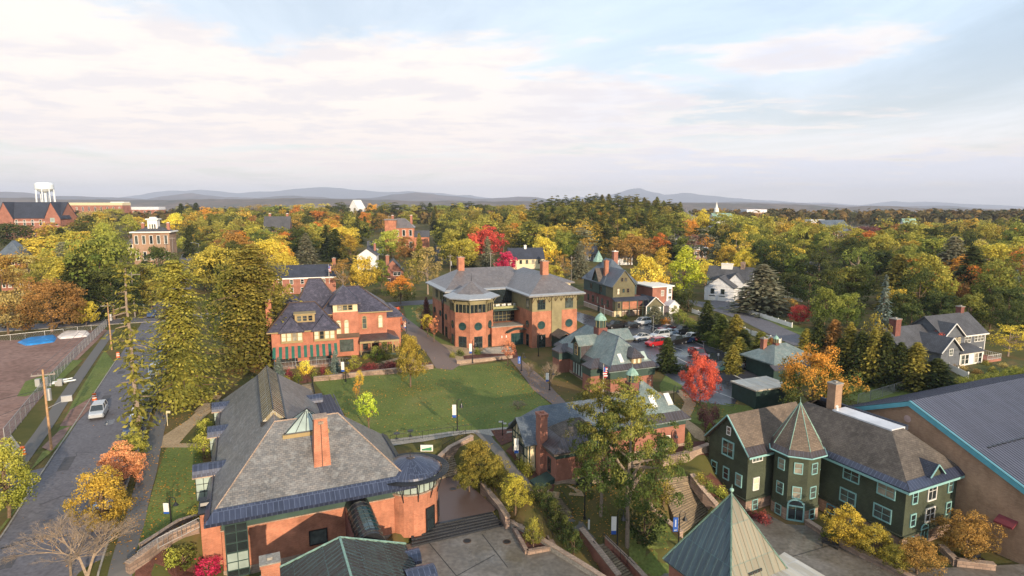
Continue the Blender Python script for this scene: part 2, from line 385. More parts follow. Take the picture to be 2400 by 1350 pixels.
# ================================================================= materials used by name
MT = dict(
 brick=tiles('brick_orange',(.51,.18,.098),(.40,.128,.07),(.46,.27,.18),.24,.09,.85,.2,.85,patchc=None,pscale=.35),
 brick2=tiles('brick_red',(.40,.15,.10),(.31,.11,.08),(.32,.18,.13),.22,.075,.85,.15,.6),
 brickv=tiles('brick_house',(.52,.18,.105),(.41,.135,.08),(.42,.22,.15),.22,.075,.85,.15,.7),
 brickt=tiles('brick_tan',(.44,.28,.18),(.36,.22,.14),(.30,.22,.16),.3,.1,.9,.15,.7,pscale=.12),
 brickd=tiles('brick_dark',(.22,.06,.045),(.15,.04,.035),(.2,.12,.1),.22,.075,.85,.15,.6),
 stone=tiles('stone_blocks',(.42,.30,.23),(.26,.18,.14),(.22,.17,.14),.7,.3,.9,.5,.9,.03),
 stonel=tiles('stone_pale',(.48,.36,.27),(.36,.26,.2),(.28,.22,.18),.6,.25,.9,.5,.6,.03),
 slateA=tiles('slate_grey',(.225,.21,.195),(.13,.132,.135),(.09,.09,.09),.38,.2,.44,.35,.7,.02,(.24,.245,.24),spec=.65),
 slateC=tiles('slate_brown',(.175,.15,.14),(.125,.115,.12),(.09,.08,.08),.35,.22,.33,.3,.5,.02,(.19,.18,.185),spec=.8),
 slateV=tiles('slate_purple',(.095,.09,.13),(.05,.05,.078),(.03,.03,.04),.32,.22,.4,.4,.6,.025,(.12,.11,.15)),
 slateL=tiles('slate_green',(.20,.26,.25),(.15,.205,.205),(.10,.12,.12),.35,.22,.42,.25,.6,.015,(.25,.27,.25)),
 slateB=tiles('slate_blue',(.13,.16,.19),(.09,.12,.16),(.06,.07,.09),.35,.22,.4,.25,.6,.015),
 shing=tiles('shingle_brown',(.135,.115,.10),(.095,.082,.072),(.07,.06,.05),.4,.2,.8,.3,.9,.02,(.15,.13,.11)),
 shingd=tiles('shingle_dark',(.05,.06,.09),(.035,.045,.07),(.02,.02,.03),.4,.2,.75,.2,.5,.02),
 shingg=tiles('shingle_grey',(.10,.105,.12),(.075,.08,.09),(.04,.04,.05),.4,.2,.75,.2,.5,.02),
 shtower=tiles('shingle_tower',(.22,.17,.125),(.145,.115,.09),(.12,.09,.07),.45,.17,.75,.5,.8,.03),
 wallg=tiles('shingle_wall_green',(.075,.092,.058),(.06,.076,.048),(.05,.06,.038),.3,.16,.85,.3,.6,.02,pscale=.4),
 wallq=tiles('shingle_wall_olive',(.18,.165,.095),(.155,.145,.085),(.11,.10,.06),.3,.16,.85,.3,.5,.02),
 olive=plain('olive_panel',(.23,.20,.105),.6,.2,.8),
 greend=plain('dark_green_paint',(.025,.055,.048),.55),
 greenf=plain('green_fascia',(.04,.075,.062),.5,.25,.6),
 white=plain('white_paint',(.75,.74,.70),.55,.05), whitec=tiles('white_clapboard',(.72,.74,.76),(.68,.70,.73),(.45,.47,.5),6,.16,.7,.4,.15,.015),
 cream=plain('cream_paint',(.62,.54,.35),.6,.06), trimc=plain('gold_trim',(.33,.25,.12),.6,.1), trimb=plain('brown_trim',(.09,.055,.035),.6),
 trimq=plain('turquoise_trim',(.25,.47,.46),.5,.08), blued=plain('blue_trim',(.10,.34,.42),.5,.08), black=plain('black_metal',(.012,.013,.016),.35,spec=.6),
 greyc=tiles('grey_clapboard',(.13,.145,.17),(.11,.125,.15),(.07,.08,.09),6,.18,.8,.4,.2,.015),
 glass=plain('window_glass',(.018,.026,.03),.07,.3,.5,spec=1.0), glasst=plain('teal_glass',(.022,.06,.064),.06,.4,.6,spec=1.0),
 glassm=plain('window_glass_sheer',(.07,.085,.08),.08,.6,1.2,spec=1.0), glassk=plain('window_glass_dark',(.012,.014,.018),.05,.3,1,spec=1.0), blindg=plain('half_blind',(.26,.24,.19),.25,.5,1.2,spec=.8), glassl=plain('pale_glass',(.34,.42,.38),.1,.25,.5,spec=.9), blind=plain('window_blind',(.62,.56,.42),.5,.2,1.5), glassw=plain('bright_pane',(.6,.62,.6),.2,.15,1.2),
 skyl=seams('skylight_glazing',(.36,.30,.18),(.6,.6,.55),.55,.12,0,.5,1.0), 
 metalb=seams('blue_black_metal',(.035,.045,.085),(.12,.15,.24),.45,.28,.2,.35,.8), metald=seams('bronze_metal',(.045,.038,.034),(.10,.19,.19),.55,.42,.25,.55,.6),
 metalp=seams('purple_metal',(.075,.06,.06),(.13,.13,.16),.45,.35,.3,.5,.7), copper=seams('copper_lit',(.27,.245,.18),(.24,.29,.24),.62,.5,.05,.35,.5),
 copd=seams('copper_shaded',(.055,.085,.105),(.09,.17,.19),.62,.42,.2,.55,.6), copc=plain('verdigris',(.22,.36,.30),.6,.3,2.5),
 gymr=seams('gym_roof_metal',(.14,.15,.20),(.19,.20,.26),.45,.4,.3,.3,.7), membr=plain('roof_membrane',(.62,.64,.68),.5,.14,.5),
 paler=seams('weathered_pale_metal',(.55,.5,.40),(.62,.62,.6),.9,.5,.1,.8,.5),
 conc=groundmat('concrete',[(.3,(.24,.22,.19)),(.7,(.34,.32,.28))],.6,.85,6),
 walk=tiles('sidewalk_slabs',(.30,.29,.28),(.25,.245,.24),(.14,.135,.13),1.5,1.5,.85,.3,.5,.03,offs=0),
 wetc=groundmat('wet_concrete',[(.3,(.10,.085,.065)),(.5,(.15,.135,.115)),(.7,(.22,.2,.18))],.22,.4,2.5,(.16,.16,.6),.6),
 asph=groundmat('asphalt',[(.3,(.105,.10,.115)),(.7,(.15,.145,.16))],.35,.75,3,None,.4), asphw=groundmat('wet_asphalt',[(.3,(.028,.03,.04)),(.7,(.06,.062,.075))],.15,.4,2,(.1,.14,.55),.6),
 brickp=tiles('brick_paving',(.22,.10,.08),(.17,.075,.065),(.12,.08,.07),.3,.15,.4,.2,.9,.02,(.18,.1,.08),spec=.5),
 brickw=tiles('brick_walk',(.30,.19,.16),(.24,.15,.13),(.2,.15,.13),.4,2.2,.7,.2,.8,.03,(.33,.26,.23)),
 tanp=groundmat('tan_paving',[(.3,(.32,.23,.13)),(.7,(.42,.31,.19))],.5,.85,5), stonep=tiles('stone_treads',(.33,.26,.17),(.24,.19,.13),(.14,.11,.08),.8,.4,.85,.4,.9,.03),
 granite=tiles('black_granite',(.03,.035,.045),(.022,.025,.03),(.012,.012,.015),2.2,.3,.3,.3,.5,.02),
 mulch=groundmat('mulch',[(.35,(.07,.03,.022)),(.6,(.13,.055,.04))],1.2,.95,14,bump=.6), dirt=groundmat('bare_dirt',[(.25,(.12,.075,.055)),(.45,(.22,.13,.105)),(.6,(.27,.17,.14)),(.75,(.16,.11,.07))],.09,.95,1.2,bump=.4),
 lawn=groundmat('lawn_grass',[(.3,(.085,.12,.025)),(.5,(.12,.155,.034)),(.68,(.17,.175,.05)),(.8,(.20,.16,.06))],.11,.95,3.5,bump=.8),
 grass=groundmat('rough_grass',[(.3,(.045,.065,.016)),(.5,(.075,.085,.022)),(.62,(.13,.095,.035)),(.75,(.17,.11,.05))],.14,.95,2.2,bump=.8),
 bark=plain('bark',(.15,.10,.065),.9,.4,6), barkp=plain('bark_pale',(.27,.21,.16),.9,.3,6), twig=plain('twigs',(.29,.22,.155),.9,.3,4), wood=plain('pole_wood',(.42,.25,.13),.85,.25,3), grayw=plain('pole_grey',(.25,.22,.2),.85,.25,3),
 steel=plain('galvanised',(.42,.43,.44),.45,.1,2,.6), tank=plain('tank_white',(.70,.76,.80),.5,.05,.1),
)
# ================================================================= camera, sun, sky
cam = bpy.data.cameras.new('camera'); co = bpy.data.objects.new('camera', cam); COL.objects.link(co)
cam.sensor_width = 36; cam.lens = F/2400*36; co.location = (0,0,H); co.rotation_euler = (math.pi/2-_p,0,0); cam.clip_end = 60000; cam.clip_start = .5
sc.camera = co
EL, AZ = R(15), (.47,-.88)           # sun height and compass direction (towards the sun)
sun = bpy.data.lights.new('sun','SUN'); sun.energy = 4.6; sun.angle = R(.6); sun.color = (1,.79,.56)
so = bpy.data.objects.new('sun', sun); COL.objects.link(so)
d = Vector((AZ[0],AZ[1],0)).normalized()*math.cos(EL)+Vector((0,0,math.sin(EL))); so.rotation_euler = d.to_track_quat('Z','Y').to_euler()
w = bpy.data.worlds.new('World'); sc.world = w; w.use_nodes = True; nt = w.node_tree; bg = nt.nodes['Background']
sky = N(nt,'ShaderNodeTexSky', sky_type='NISHITA', sun_disc=False); sky.sun_elevation = EL; sky.sun_rotation = math.atan2(AZ[0],AZ[1]); sky.altitude = 100; sky.dust_density = 1.5
SKYK = .10
def mth(op, a, b=None, c=None):
    n = nt.nodes.new('ShaderNodeMath'); n.operation = op
    for i,v in enumerate((a,b,c)):
        if v is None: continue
        if isinstance(v,(int,float)): n.inputs[i].default_value = v
        else: nt.links.new(v, n.inputs[i])
    return n.outputs[0]
tc = N(nt,'ShaderNodeTexCoord'); sx = N(nt,'ShaderNodeSeparateXYZ'); nt.links.new(tc.outputs['Generated'], sx.inputs[0])
X_,Y_,Z_ = sx.outputs
az = mth('ARCTAN2', X_, Y_); zc = mth('MAXIMUM', Z_, 0.0); iz = mth('DIVIDE', 1.0, mth('ADD', zc, .07))
cb = N(nt,'ShaderNodeCombineXYZ'); nt.links.new(mth('MULTIPLY',X_,iz), cb.inputs[0]); nt.links.new(mth('MULTIPLY',Y_,iz), cb.inputs[1])
def nz(scale, detail, rough, off, stretch=(1,1,1), dist=0.0):
    mp = N(nt,'ShaderNodeMapping'); mp.inputs['Location'].default_value = off; mp.inputs['Scale'].default_value = stretch
    nt.links.new(cb.outputs[0], mp.inputs[0]); n = N(nt,'ShaderNodeTexNoise', i_Scale=scale, i_Detail=detail, i_Roughness=rough, i_Distortion=dist); nt.links.new(mp.outputs[0], n.inputs['Vector']); return n.outputs[0]
def smooth(v, a, b, lo=0.0, hi=1.0):
    m = N(nt,'ShaderNodeMapRange', interpolation_type='SMOOTHSTEP'); nt.links.new(v, m.inputs[0])
    for i,x in zip((1,2,3,4),(a,b,lo,hi)): m.inputs[i].default_value = x
    return m.outputs[0]
def blob(ca, ce, wa, we):            # soft cloud bank round a compass bearing and height
    a = mth('DIVIDE', mth('SUBTRACT', az, ca), wa); b = mth('DIVIDE', mth('SUBTRACT', Z_, ce), we)
    r = mth('ADD', mth('MULTIPLY',a,a), mth('MULTIPLY',b,b)); return mth('POWER', 2.718, mth('MULTIPLY', r, -1.0))
skyc = N(nt,'ShaderNodeVectorMath', operation='SCALE'); nt.links.new(sky.outputs[0], skyc.inputs[0]); skyc.inputs['Scale'].default_value = SKYK
# thin high veil over pale blue
veil = smooth(nz(.55,11,.62,(3.1,1.2,0),(1,.45,1),.8), .34, .64, .58, .98)
base = mixc(nt, smooth(Z_,-.02,.24), (.97,.88,.80), mixc(nt, smooth(az,-.35,.35), (.78,.86,.95), (.66,.80,.95)))
c0 = mixc(nt, veil, skyc.outputs[0], base)
# cumulus / stratus banks, drawn out along the horizon
bank = mth('ADD', mth('ADD', blob(-.55,.155,.62,.115), mth('MULTIPLY',blob(-.10,.13,.55,.05),.75)), mth('ADD', mth('MULTIPLY',blob(.25,.045,.5,.030),.8), mth('ADD', mth('MULTIPLY',blob(.78,.040,.32,.022),1.0), mth('ADD', mth('MULTIPLY',blob(.42,.205,.16,.030),1.05), mth('MULTIPLY',blob(-.75,.30,.22,.05),.8)))))
n1 = nz(.75,12,.58,(7.3,2.2,.5),(1,1.5,1),.4); n2 = nz(1.7,12,.62,(1.4,5.2,2.5),(1,1.3,1),.3)
den = mth('ADD', mth('MULTIPLY', bank, .62), mth('ADD', mth('MULTIPLY', mth('SUBTRACT', n1, .5), 1.6), mth('MULTIPLY', mth('SUBTRACT', n2, .5), .85)))
msk = smooth(den, .16, .46)
under = smooth(den, .26, .66)
lowb = mth('MULTIPLY', smooth(Z_, .17, .015), under)
ccol = mixc(nt, lowb, (.96,.865,.79), (.90,.79,.755))
rightside = smooth(az, -.15, .35)
ccol = mixc(nt, mth('MULTIPLY', rightside, under), ccol, (.74,.75,.84))
shadow = smooth(nz(2.2,10,.6,(4.4,1.7,3.3),(1,1.2,1),.2), .42, .62, 0, .75)
ccol = mixc(nt, mth('MULTIPLY', shadow, smooth(Z_,.02,.12)), ccol, (.76,.71,.73))
c1 = mixc(nt, mth('MULTIPLY',msk,.9), c0, ccol)
# warm thin band right at the skyline
c1 = mixc(nt, mth('MULTIPLY', smooth(Z_,.05,-.005), .55), c1, (1.0,.87,.79))
nt.links.new(c1, bg.inputs['Color']); bg.inputs['Strength'].default_value = .86
sc.view_settings.view_transform = 'Standard'; sc.view_settings.look = 'None'; sc.view_settings.exposure = .54; sc.view_settings.gamma = 1
sc.cycles.max_bounces = 6; sc.cycles.diffuse_bounces = 3; sc.cycles.glossy_bounces = 2; sc.cycles.transmission_bounces = 3; sc.cycles.volume_bounces = 0; sc.cycles.use_denoising = True
# ================================================================= the ground
nr, ncol = GX.shape
me = bpy.data.meshes.new('ground')
co_ = np.stack([GX,GY,GZ],-1).reshape(-1,3)
I = (np.arange(nr-1)[:,None]*ncol+np.arange(ncol-1)[None]).reshape(-1)
fc = np.stack([I,I+1,I+1+ncol,I+ncol],-1)
me.vertices.add(len(co_)); me.vertices.foreach_set('co', co_.astype(np.float32).ravel())
me.loops.add(fc.size); me.loops.foreach_set('vertex_index', fc.astype(np.int32).ravel())
me.polygons.add(len(fc)); me.polygons.foreach_set('loop_start', np.arange(0,fc.size,4,dtype=np.int32)); me.polygons.foreach_set('loop_total', np.full(len(fc),4,np.int32))
me.update(); me.validate()
m, gnt, b = newmat('ground_cover')
tcg = N(gnt,'ShaderNodeTexCoord'); 
def gn(s, det, dist=0.3):
    n = N(gnt,'ShaderNodeTexNoise', i_Scale=s, i_Detail=det, i_Roughness=.68, i_Distortion=dist); gnt.links.new(tcg.outputs['Object'], n.inputs['Vector']); return n.outputs[0]
near = ramp(gnt, gn(.12,10), [(.3,(.06,.07,.022)),(.48,(.095,.092,.03)),(.6,(.15,.105,.045)),(.75,(.19,.13,.06))])
far = ramp(gnt, gn(.0045,14,1.2), [(.32,(.05,.065,.03)),(.45,(.11,.085,.035)),(.53,(.20,.105,.05)),(.62,(.075,.08,.035)),(.75,(.24,.19,.10))])
far2 = ramp(gnt, gn(.03,10,.5), [(.35,(.45,.45,.45)),(.65,(1.5,1.4,1.3))])
sg = N(gnt,'ShaderNodeSeparateXYZ'); gnt.links.new(tcg.outputs['Object'], sg.inputs[0])
mr = N(gnt,'ShaderNodeMapRange'); gnt.links.new(sg.outputs[1], mr.inputs[0]); mr.inputs[1].default_value = 500; mr.inputs[2].default_value = 1000
gnt.links.new(mixc(gnt, mr.outputs[0], near, mixc(gnt, 1.0, far, far2, 'MULTIPLY')), b.inputs['Base Color']); b.inputs['Roughness'].default_value = .95; b.inputs['Specular IOR Level'].default_value = .1
me.materials.append(m); go = link('ground', me); tag(go, kind='structure')
# ---- roads and paving
a0 = P(0,1262); b0 = P(262,862); dl = math.hypot(b0[0]-a0[0],b0[1]-a0[1]); rd = ((b0[0]-a0[0])/dl,(b0[1]-a0[1])/dl); rn = (rd[1],-rd[0])
def RD(s, o): return (a0[0]+rd[0]*s+rn[0]*o, a0[1]+rd[1]*s+rn[1]*o)     # along the street, metres right of its left kerb
RW = 8.8
drape('street', [RD(-25,0),RD(-25,RW),RD(300,RW),RD(300,0)], MT['asph'], .03, step=3)
c0_, c1_ = P(0,768), P(940,712); cd = (c1_[0]-c0_[0],c1_[1]-c0_[1]); cl = math.hypot(*cd); cd = (cd[0]/cl,cd[1]/cl)
def CS(s,o): return (c0_[0]+cd[0]*s-cd[1]*o, c0_[1]+cd[1]*s+cd[0]*o)
drape('cross_street', [CS(-60,-3.6),CS(cl+60,-3.6),CS(cl+60,3.6),CS(-60,3.6)], MT['asph'], .06, step=4)
kb = MB(); kerb(kb,[RD(-25,-.08),RD(72,-.08)]); kerb(kb,[RD(-25,RW+.08),RD(95,RW+.08)]); kerb(kb,[RD(125,-.08),RD(250,-.08)]); kerb(kb,[CS(-40,-3.7),CS(70,-3.7)]); kerb(kb,[CS(-40,3.7),CS(60,3.7)])
struct('kerb', kb, MT['conc'])
for k in range(9):
    s_ = -6+k*11+3*math.sin(k*5); o_ = 1.2+(k*2.3)%4.5; drape('road_patch', [RD(s_,o_),RD(s_,o_+1.1),RD(s_+2.2+(k%3),o_+1.1),RD(s_+2.2+(k%3),o_)], MT['asphw'] if k%2 else plain('patch_asphalt',(.075,.073,.08),.8), .042+.002*k)
    drape('road_crack', ribbon([RD(s_+4,.5+k%3),RD(s_+5.2,2.2+k%2),RD(s_+4.6,4.1)],.07), plain('crack',(.03,.03,.03)), .066)
drape('road_crack', ribbon([RD(-2,.6),RD(-1.2,3.2),RD(-2,5),RD(-1.5,8)],.12), plain('crack',(.03,.03,.03)), .05)
sl = [G(-60,1240)[:2],G(94,1020)[:2],G(262,774)[:2]]
drape('pavement', ribbon(sl,1.7), MT['walk'], .07)
sr = [G(250,1440)[:2],G(281,1350)[:2],G(346,1110)[:2],G(368,1010)[:2],G(392,925)[:2],G(440,800)[:2]]
drape('pavement', ribbon(sr,1.75), MT['walk'], .07)
drape('path', GP([(378,1026),(440,985),(478,950),(500,925),(520,928),(500,960),(455,1000),(420,1040),(490,1040),(490,1052),(372,1050)]), MT['tanp'], .06)
drape('path', GP([(318,1298),(360,1260),(465,1222),(470,1235),(372,1290),(330,1320)]), MT['walk'], .09)
drape('driveway', GP([(110,1095),(80,1150),(-20,1175),(-20,1130),(45,1112)]), MT['asph'], .05)
drape('driveway', GP([(-20,1010),(20,1010),(60,1065),(40,1085),(-20,1130)]), MT['conc'], .045)
dirt = GP([(-160,800),(60,797),(130,785),(245,771),(252,775),(120,905),(12,1035),(-160,1230)])
drape('dirt_lot', dirt, MT['dirt'], .05)
drape('grass_patch', GP([(40,930),(60,895),(130,870),(170,845),(195,845),(130,905),(60,930)]), MT['lawn'], .09)
drape('grass_verge', GP([(112,1055),(172,940),(245,822),(268,850),(206,950),(150,1036),(70,1105),(100,1060)]), MT['lawn'], .075)
drape('grass_verge', GP([(-10,1250),(70,1150),(130,1070),(60,1165),(-10,1262)]), MT['lawn'], .075)
drape('dirt_patch', GP([(140,1000),(165,962),(210,935),(215,955),(170,1000)]), MT['dirt'], .1)
drape('dirt_patch', GP([(98,1050),(140,1010),(165,1000),(150,1025),(120,1060)]), MT['dirt'], .1)
drape('lawn', GP([(735,893),(860,880),(1015,864),(1060,860),(1186,848),(1225,885),(1262,925),(1320,975),(1300,985),(1212,1000),(1060,1012),(905,1032),(835,1010),(800,960),(765,935)]), MT['lawn'], .05)
drape('lawn', GP([(390,1050),(470,1048),(485,1150),(465,1215),(365,1258),(322,1290),(318,1280),(345,1200),(372,1100)]), MT['lawn'], .06)
drape('lawn', GP([(1012,808),(1045,845),(1015,800),(985,770),(960,772),(975,765),(1000,778),(1065,808),(1062,815),(1030,806)]), MT['lawn'], .05)
drape('lawn', GP([(945,715),(1000,712),(1010,755),(975,770),(955,755)]), MT['lawn'], .05)
drape('lawn', GP([(1970,850),(2010,855),(2170,915),(2020,945),(1980,935)]), MT['lawn'], .06)
drape('lawn', GP([(1545,905),(1560,880),(1600,905),(1590,918),(1550,922)]), MT['lawn'], .06)
drape('lawn', GP([(1605,960),(1650,940),(1740,950),(1790,960),(1720,985),(1660,1000),(1620,990)]), MT['lawn'], .05)
drape('lawn', GP([(1470,1245),(1560,1210),(1600,1280),(1560,1420),(1500,1420)]), MT['lawn'], .05)
drape('path', GP([(905,1032),(1060,1012),(1212,1000),(1222,990),(1232,1000),(1218,1012),(1150,1024),(1107,1016),(920,1046)]), MT['conc'], .075)
drape('path', GP([(1107,1012),(1150,1022),(1183,1060),(1243,1130),(1262,1145),(1232,1152),(1190,1107),(1130,1033)]), MT['walk'], .09)
drape('path', GP([(1232,1150),(1262,1138),(1363,1152),(1370,1164),(1290,1166)]), MT['tanp'], .06)
drape('path', GP([(1318,1212),(1340,1200),(1413,1274),(1387,1289)]), MT['walk'], .06)
drape('plaza', [q for q in PLAZA], MT['brickp'], 0, z=-2.8)
drape('courtyard', [q for q in COURT], MT['wetc'], 0, z=-3.7)
drape('courtyard', [q for q in RCOURT], MT['wetc'], 0, z=-6.0)
for pl,z in (((( 1005,1272),(1070,1350)),-3.7),(((1070,1350),(1160,1300)),-3.7),(((1130,1252),(1190,1330)),-3.7),(((1720,1345),(2000,1262)),-6),(((1880,1395),(1730,1240)),-6)):
    drape('paving_joint', ribbon([P(*pl[0],z),P(*pl[1],z)],.09), plain('crack',(.03,.03,.03)), .006, z=z)
drape('brick_path', GP([(1022,864),(965,792),(905,735),(935,732),(985,770),(1045,815),(1078,856),(1060,868)]), MT['brickw'], .07)
drape('path', GP([(1045,845),(1000,800),(1065,812),(1200,815),(1205,838),(1078,858)]), MT['tanp'], .06)
drape('path', GP([(1195,842),(1215,838),(1290,905),(1345,965),(1310,960),(1250,915)]), MT['brickw'], .07)
drape('path', ribbon(GP([(1540,925),(1590,917),(1618,945),(1598,985),(1640,1022),(1668,1034)]),1.7), MT['tanp'], .06)
drape('path', ribbon(GP([(900,850),(945,838),(1005,862)]),1.5), MT['tanp'], .06)
drape('parking_lot', GP([(1340,728),(1392,742),(1436,762),(1500,755),(1530,746),(1530,733),(1580,733),(1590,750),(1640,778),(1700,812),(1790,842),(1845,872),(1735,925),(1720,952),(1625,938),(1590,900),(1530,855),(1430,795),(1350,750)]), MT['asphw'], .05, step=2.5)
drape('road', ribbon(GP([(1560,700),(1640,712),(1700,728),(1770,752),(1860,795),(1990,850)]),6.5), MT['asph'], .07)
drape('driveway', GP([(1645,712),(1695,698),(1760,722),(1700,735)]), MT['asph'], .09)
drape('lawn', ribbon(GP([(1700,712),(1770,732),(1860,770),(1960,810)]),4.5), MT['lawn'], .05)
drape('lawn', GP([(2235,850),(2330,835),(2420,850),(2420,880),(2250,885)]), MT['grass'], .05)
for pts in (((712,900),(735,893),(1015,862),(1010,850),(850,860),(640,885)),((1240,1110),(1290,1165),(1300,1140),(1265,1075),(1200,1045),(1185,1058)),((1150,1010),(1215,1006),(1208,1032),(1175,1045)),((1628,1128),(1700,1185),(1760,1200),(1740,1165),(1665,1110)),
   ((1560,1040),(1660,1035),(1660,1070),(1585,1085)),((1085,835),(1210,820),(1215,838),(1190,845),(1090,848)),((380,1290),(460,1290),(480,1350),(420,1420),(300,1420),(320,1330))):
    drape('planting_bed', GP(pts), MT['mulch'], .09)
# ================================================================= trees and plants
rng = np.random.default_rng(7)
def quads(name, C, Nn, size, cols, asp=1.0, along=None, mat=None, extra=None):
    """leaf cards: centres C, normals Nn, sizes; random spin or long axis 'along'"""
    n = len(C); Nn = Nn/np.linalg.norm(Nn,axis=1,keepdims=True)
    r = rng.normal(size=(n,3)) if along is None else along
    a = r-(r*Nn).sum(1,keepdims=True)*Nn; a /= np.linalg.norm(a,axis=1,keepdims=True)+1e-9; b = np.cross(Nn,a)
    s = np.asarray(size).reshape(-1,1) if np.ndim(size) else np.full((n,1),size)
    a = a*s*asp; b = b*s
    j = rng.uniform(.55,1.15,(n,4,1))
    V = np.stack([C-a*j[:,0]*.5, C-b*j[:,1]*.5, C+a*j[:,2]*.5, C+b*j[:,3]*.5],1)   # irregular diamonds
    V = V.reshape(-1,3); me = bpy.data.meshes.new(name)
    me.vertices.add(4*n); me.vertices.foreach_set('co', V.astype(np.float32).ravel())
    me.loops.add(4*n); me.loops.foreach_set('vertex_index', np.arange(4*n,dtype=np.int32))
    me.polygons.add(n); me.polygons.foreach_set('loop_start', np.arange(0,4*n,4,dtype=np.int32)); me.polygons.foreach_set('loop_total', np.full(n,4,np.int32))
    at = me.color_attributes.new('Col','FLOAT_COLOR','POINT'); cc = np.repeat(np.concatenate([cols,np.ones((n,1))],1),4,axis=0)
    at.data.foreach_set('color', cc.astype(np.float32).ravel()); me.update(); me.materials.append(None); return me
def trunkmesh(h, r, limbs, mat, n=7):
    mb = MB(); segs = 5; p = Vector((0,0,-.5)); 
    for i in range(segs):
        q = Vector((rng.normal()*r*.35,rng.normal()*r*.35,h*(i+1)/segs)); mb.tube(p,q,r*(1.15-.8*i/segs),r*(1.15-.8*(i+1)/segs),n,cap=False); p = q
    for (z,dx,dy,dz,rr) in limbs:
        s = Vector((0,0,z)); e = s+Vector((dx,dy,dz)); m = (s+e)/2+Vector((0,0,-.08*dz)); mb.tube(s,m,rr,rr*.7,5,cap=False); mb.tube(m,e,rr*.7,rr*.2,5,cap=False)
    return mb.mesh('trunk', mat, uv=False)
def broad(h, w, nl, ls, nc=60, zc=.58, rzf=.43, clump=.27, flat=.0, up=.15, openn=.0, trunk=.28, mat='bark', seed=0, droop=0, pw=1.0):
    global rng; rng = np.random.default_rng(seed)
    D = rng.normal(size=(nc,3)); D /= np.linalg.norm(D,axis=1,keepdims=True); D[:,2] = np.where(D[:,2]<-.88,-D[:,2],D[:,2])
    rad = rng.uniform(.5,.92,nc)*(1+.16*np.sin(3*np.arctan2(D[:,1],D[:,0])+seed)+.10*np.sin(5*D[:,2]*3+seed*2))
    rx = w/2; rz = h*rzf
    taper = 1-openn*np.clip(D[:,2]*rad,0,1)
    C = np.stack([D[:,0]*rad*rx*taper, D[:,1]*rad*rx*taper, h*zc+D[:,2]*rad*rz],1)
    cr = w*clump*rng.uniform(.6,1.15,nc)*.5*(1.05 if nc<80 else 1)
    k = rng.integers(0,nc,nl); E = rng.normal(size=(nl,3)); E /= np.linalg.norm(E,axis=1,keepdims=True)
    out = (C[k]-np.array([0,0,h*zc*.9])); out /= np.linalg.norm(out,axis=1,keepdims=True)+1e-9
    E = E+out*.55; E[:,2] += up; E /= np.linalg.norm(E,axis=1,keepdims=True)
    rr = cr[k][:,None]*rng.uniform(.45,1.12,(nl,1))**.7
    Pp = C[k]+E*rr*np.array([1,1,.8-flat*.45]); Pp[:,2] -= droop*np.linalg.norm(Pp[:,:2],axis=1)**2/(w*.5)
    Nn = E*.8+rng.normal(size=(nl,3))*.55+out*.3; Nn[:,2] += flat*1.2
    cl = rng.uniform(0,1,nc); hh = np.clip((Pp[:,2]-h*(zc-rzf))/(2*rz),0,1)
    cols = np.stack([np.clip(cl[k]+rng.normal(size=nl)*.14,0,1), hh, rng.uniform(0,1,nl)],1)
    cm = quads('crown', Pp, Nn, ls*rng.uniform(.6,1.3,nl), cols)
    lm = []
    for i in rng.choice(nc,min(nc,9),replace=False):
        z = h*rng.uniform(trunk*.7,zc); lm.append((z,C[i][0]*.85,C[i][1]*.85,max(.3,(C[i][2]-z)*.85),w*.012+.03))
    return (trunkmesh(h*.8, .014*w+.07, lm, MT[mat]), cm, h, w)
def conifer(h, w, tiers, per, seg, ls, seed=0, droop=.35, bare=.06, gaps=.0, mat='bark', asp=2.2, tp=.9, jit=.2, lean=0):
    global rng; rng = np.random.default_rng(seed)
    Ps=[];Ns=[];As=[];Cs=[];S=[]; lm=[]
    for t in range(tiers):
        f = (t+rng.uniform(-.3,.3))/tiers; z = h*(bare+(1-bare)*max(0,f)); r = w/2*(1-max(0,f))**tp*(1+rng.normal()*jit*.5)+.12
        ph = rng.uniform(0,6.28)
        for q in range(per):
            if rng.uniform() < gaps: continue
            a = ph+q*2*math.pi/per+rng.normal()*.25; L = r*rng.uniform(1-jit*1.6,1.12); c = rng.uniform()
            d = np.array([math.cos(a),math.sin(a),0]); up = .25*(f>.7)
            if L > .8 and rng.uniform() < .25: lm.append((z,d[0]*L*.8,d[1]*L*.8,-droop*L*.45,.03+.004*h))
            for s in range(seg):
                u = ((s+rng.uniform(.1,.9))/seg)**.7; x = L*u; sd = rng.normal()*L*.16*(.4+u)
                pos = d*x+np.array([-d[1],d[0],0])*sd; pos = pos+np.array([0,0,z+up*x-droop*x*u-abs(sd)*.25+rng.normal()*.06*ls*2])
                Ps.append(pos); Ns.append(np.array([0,0,1.0])+d*(.25+droop*.8)+rng.normal(size=3)*.38); As.append(d+np.array([-d[1],d[0],0])*rng.normal()*.5+np.array([0,0,-droop*.9]))
                Cs.append((min(1,max(0,c+rng.normal()*.12)),max(0,min(1,f*.4+u*.5)),rng.uniform())); S.append(ls*rng.uniform(.6,1.25)*(.75+.5*(1-f)))
    cm = quads('crown', np.array(Ps), np.array(Ns), np.array(S), np.array(Cs), asp, np.array(As))
    return (trunkmesh(h*.97, .012*h+.05, lm, MT[mat]), cm, h, w)
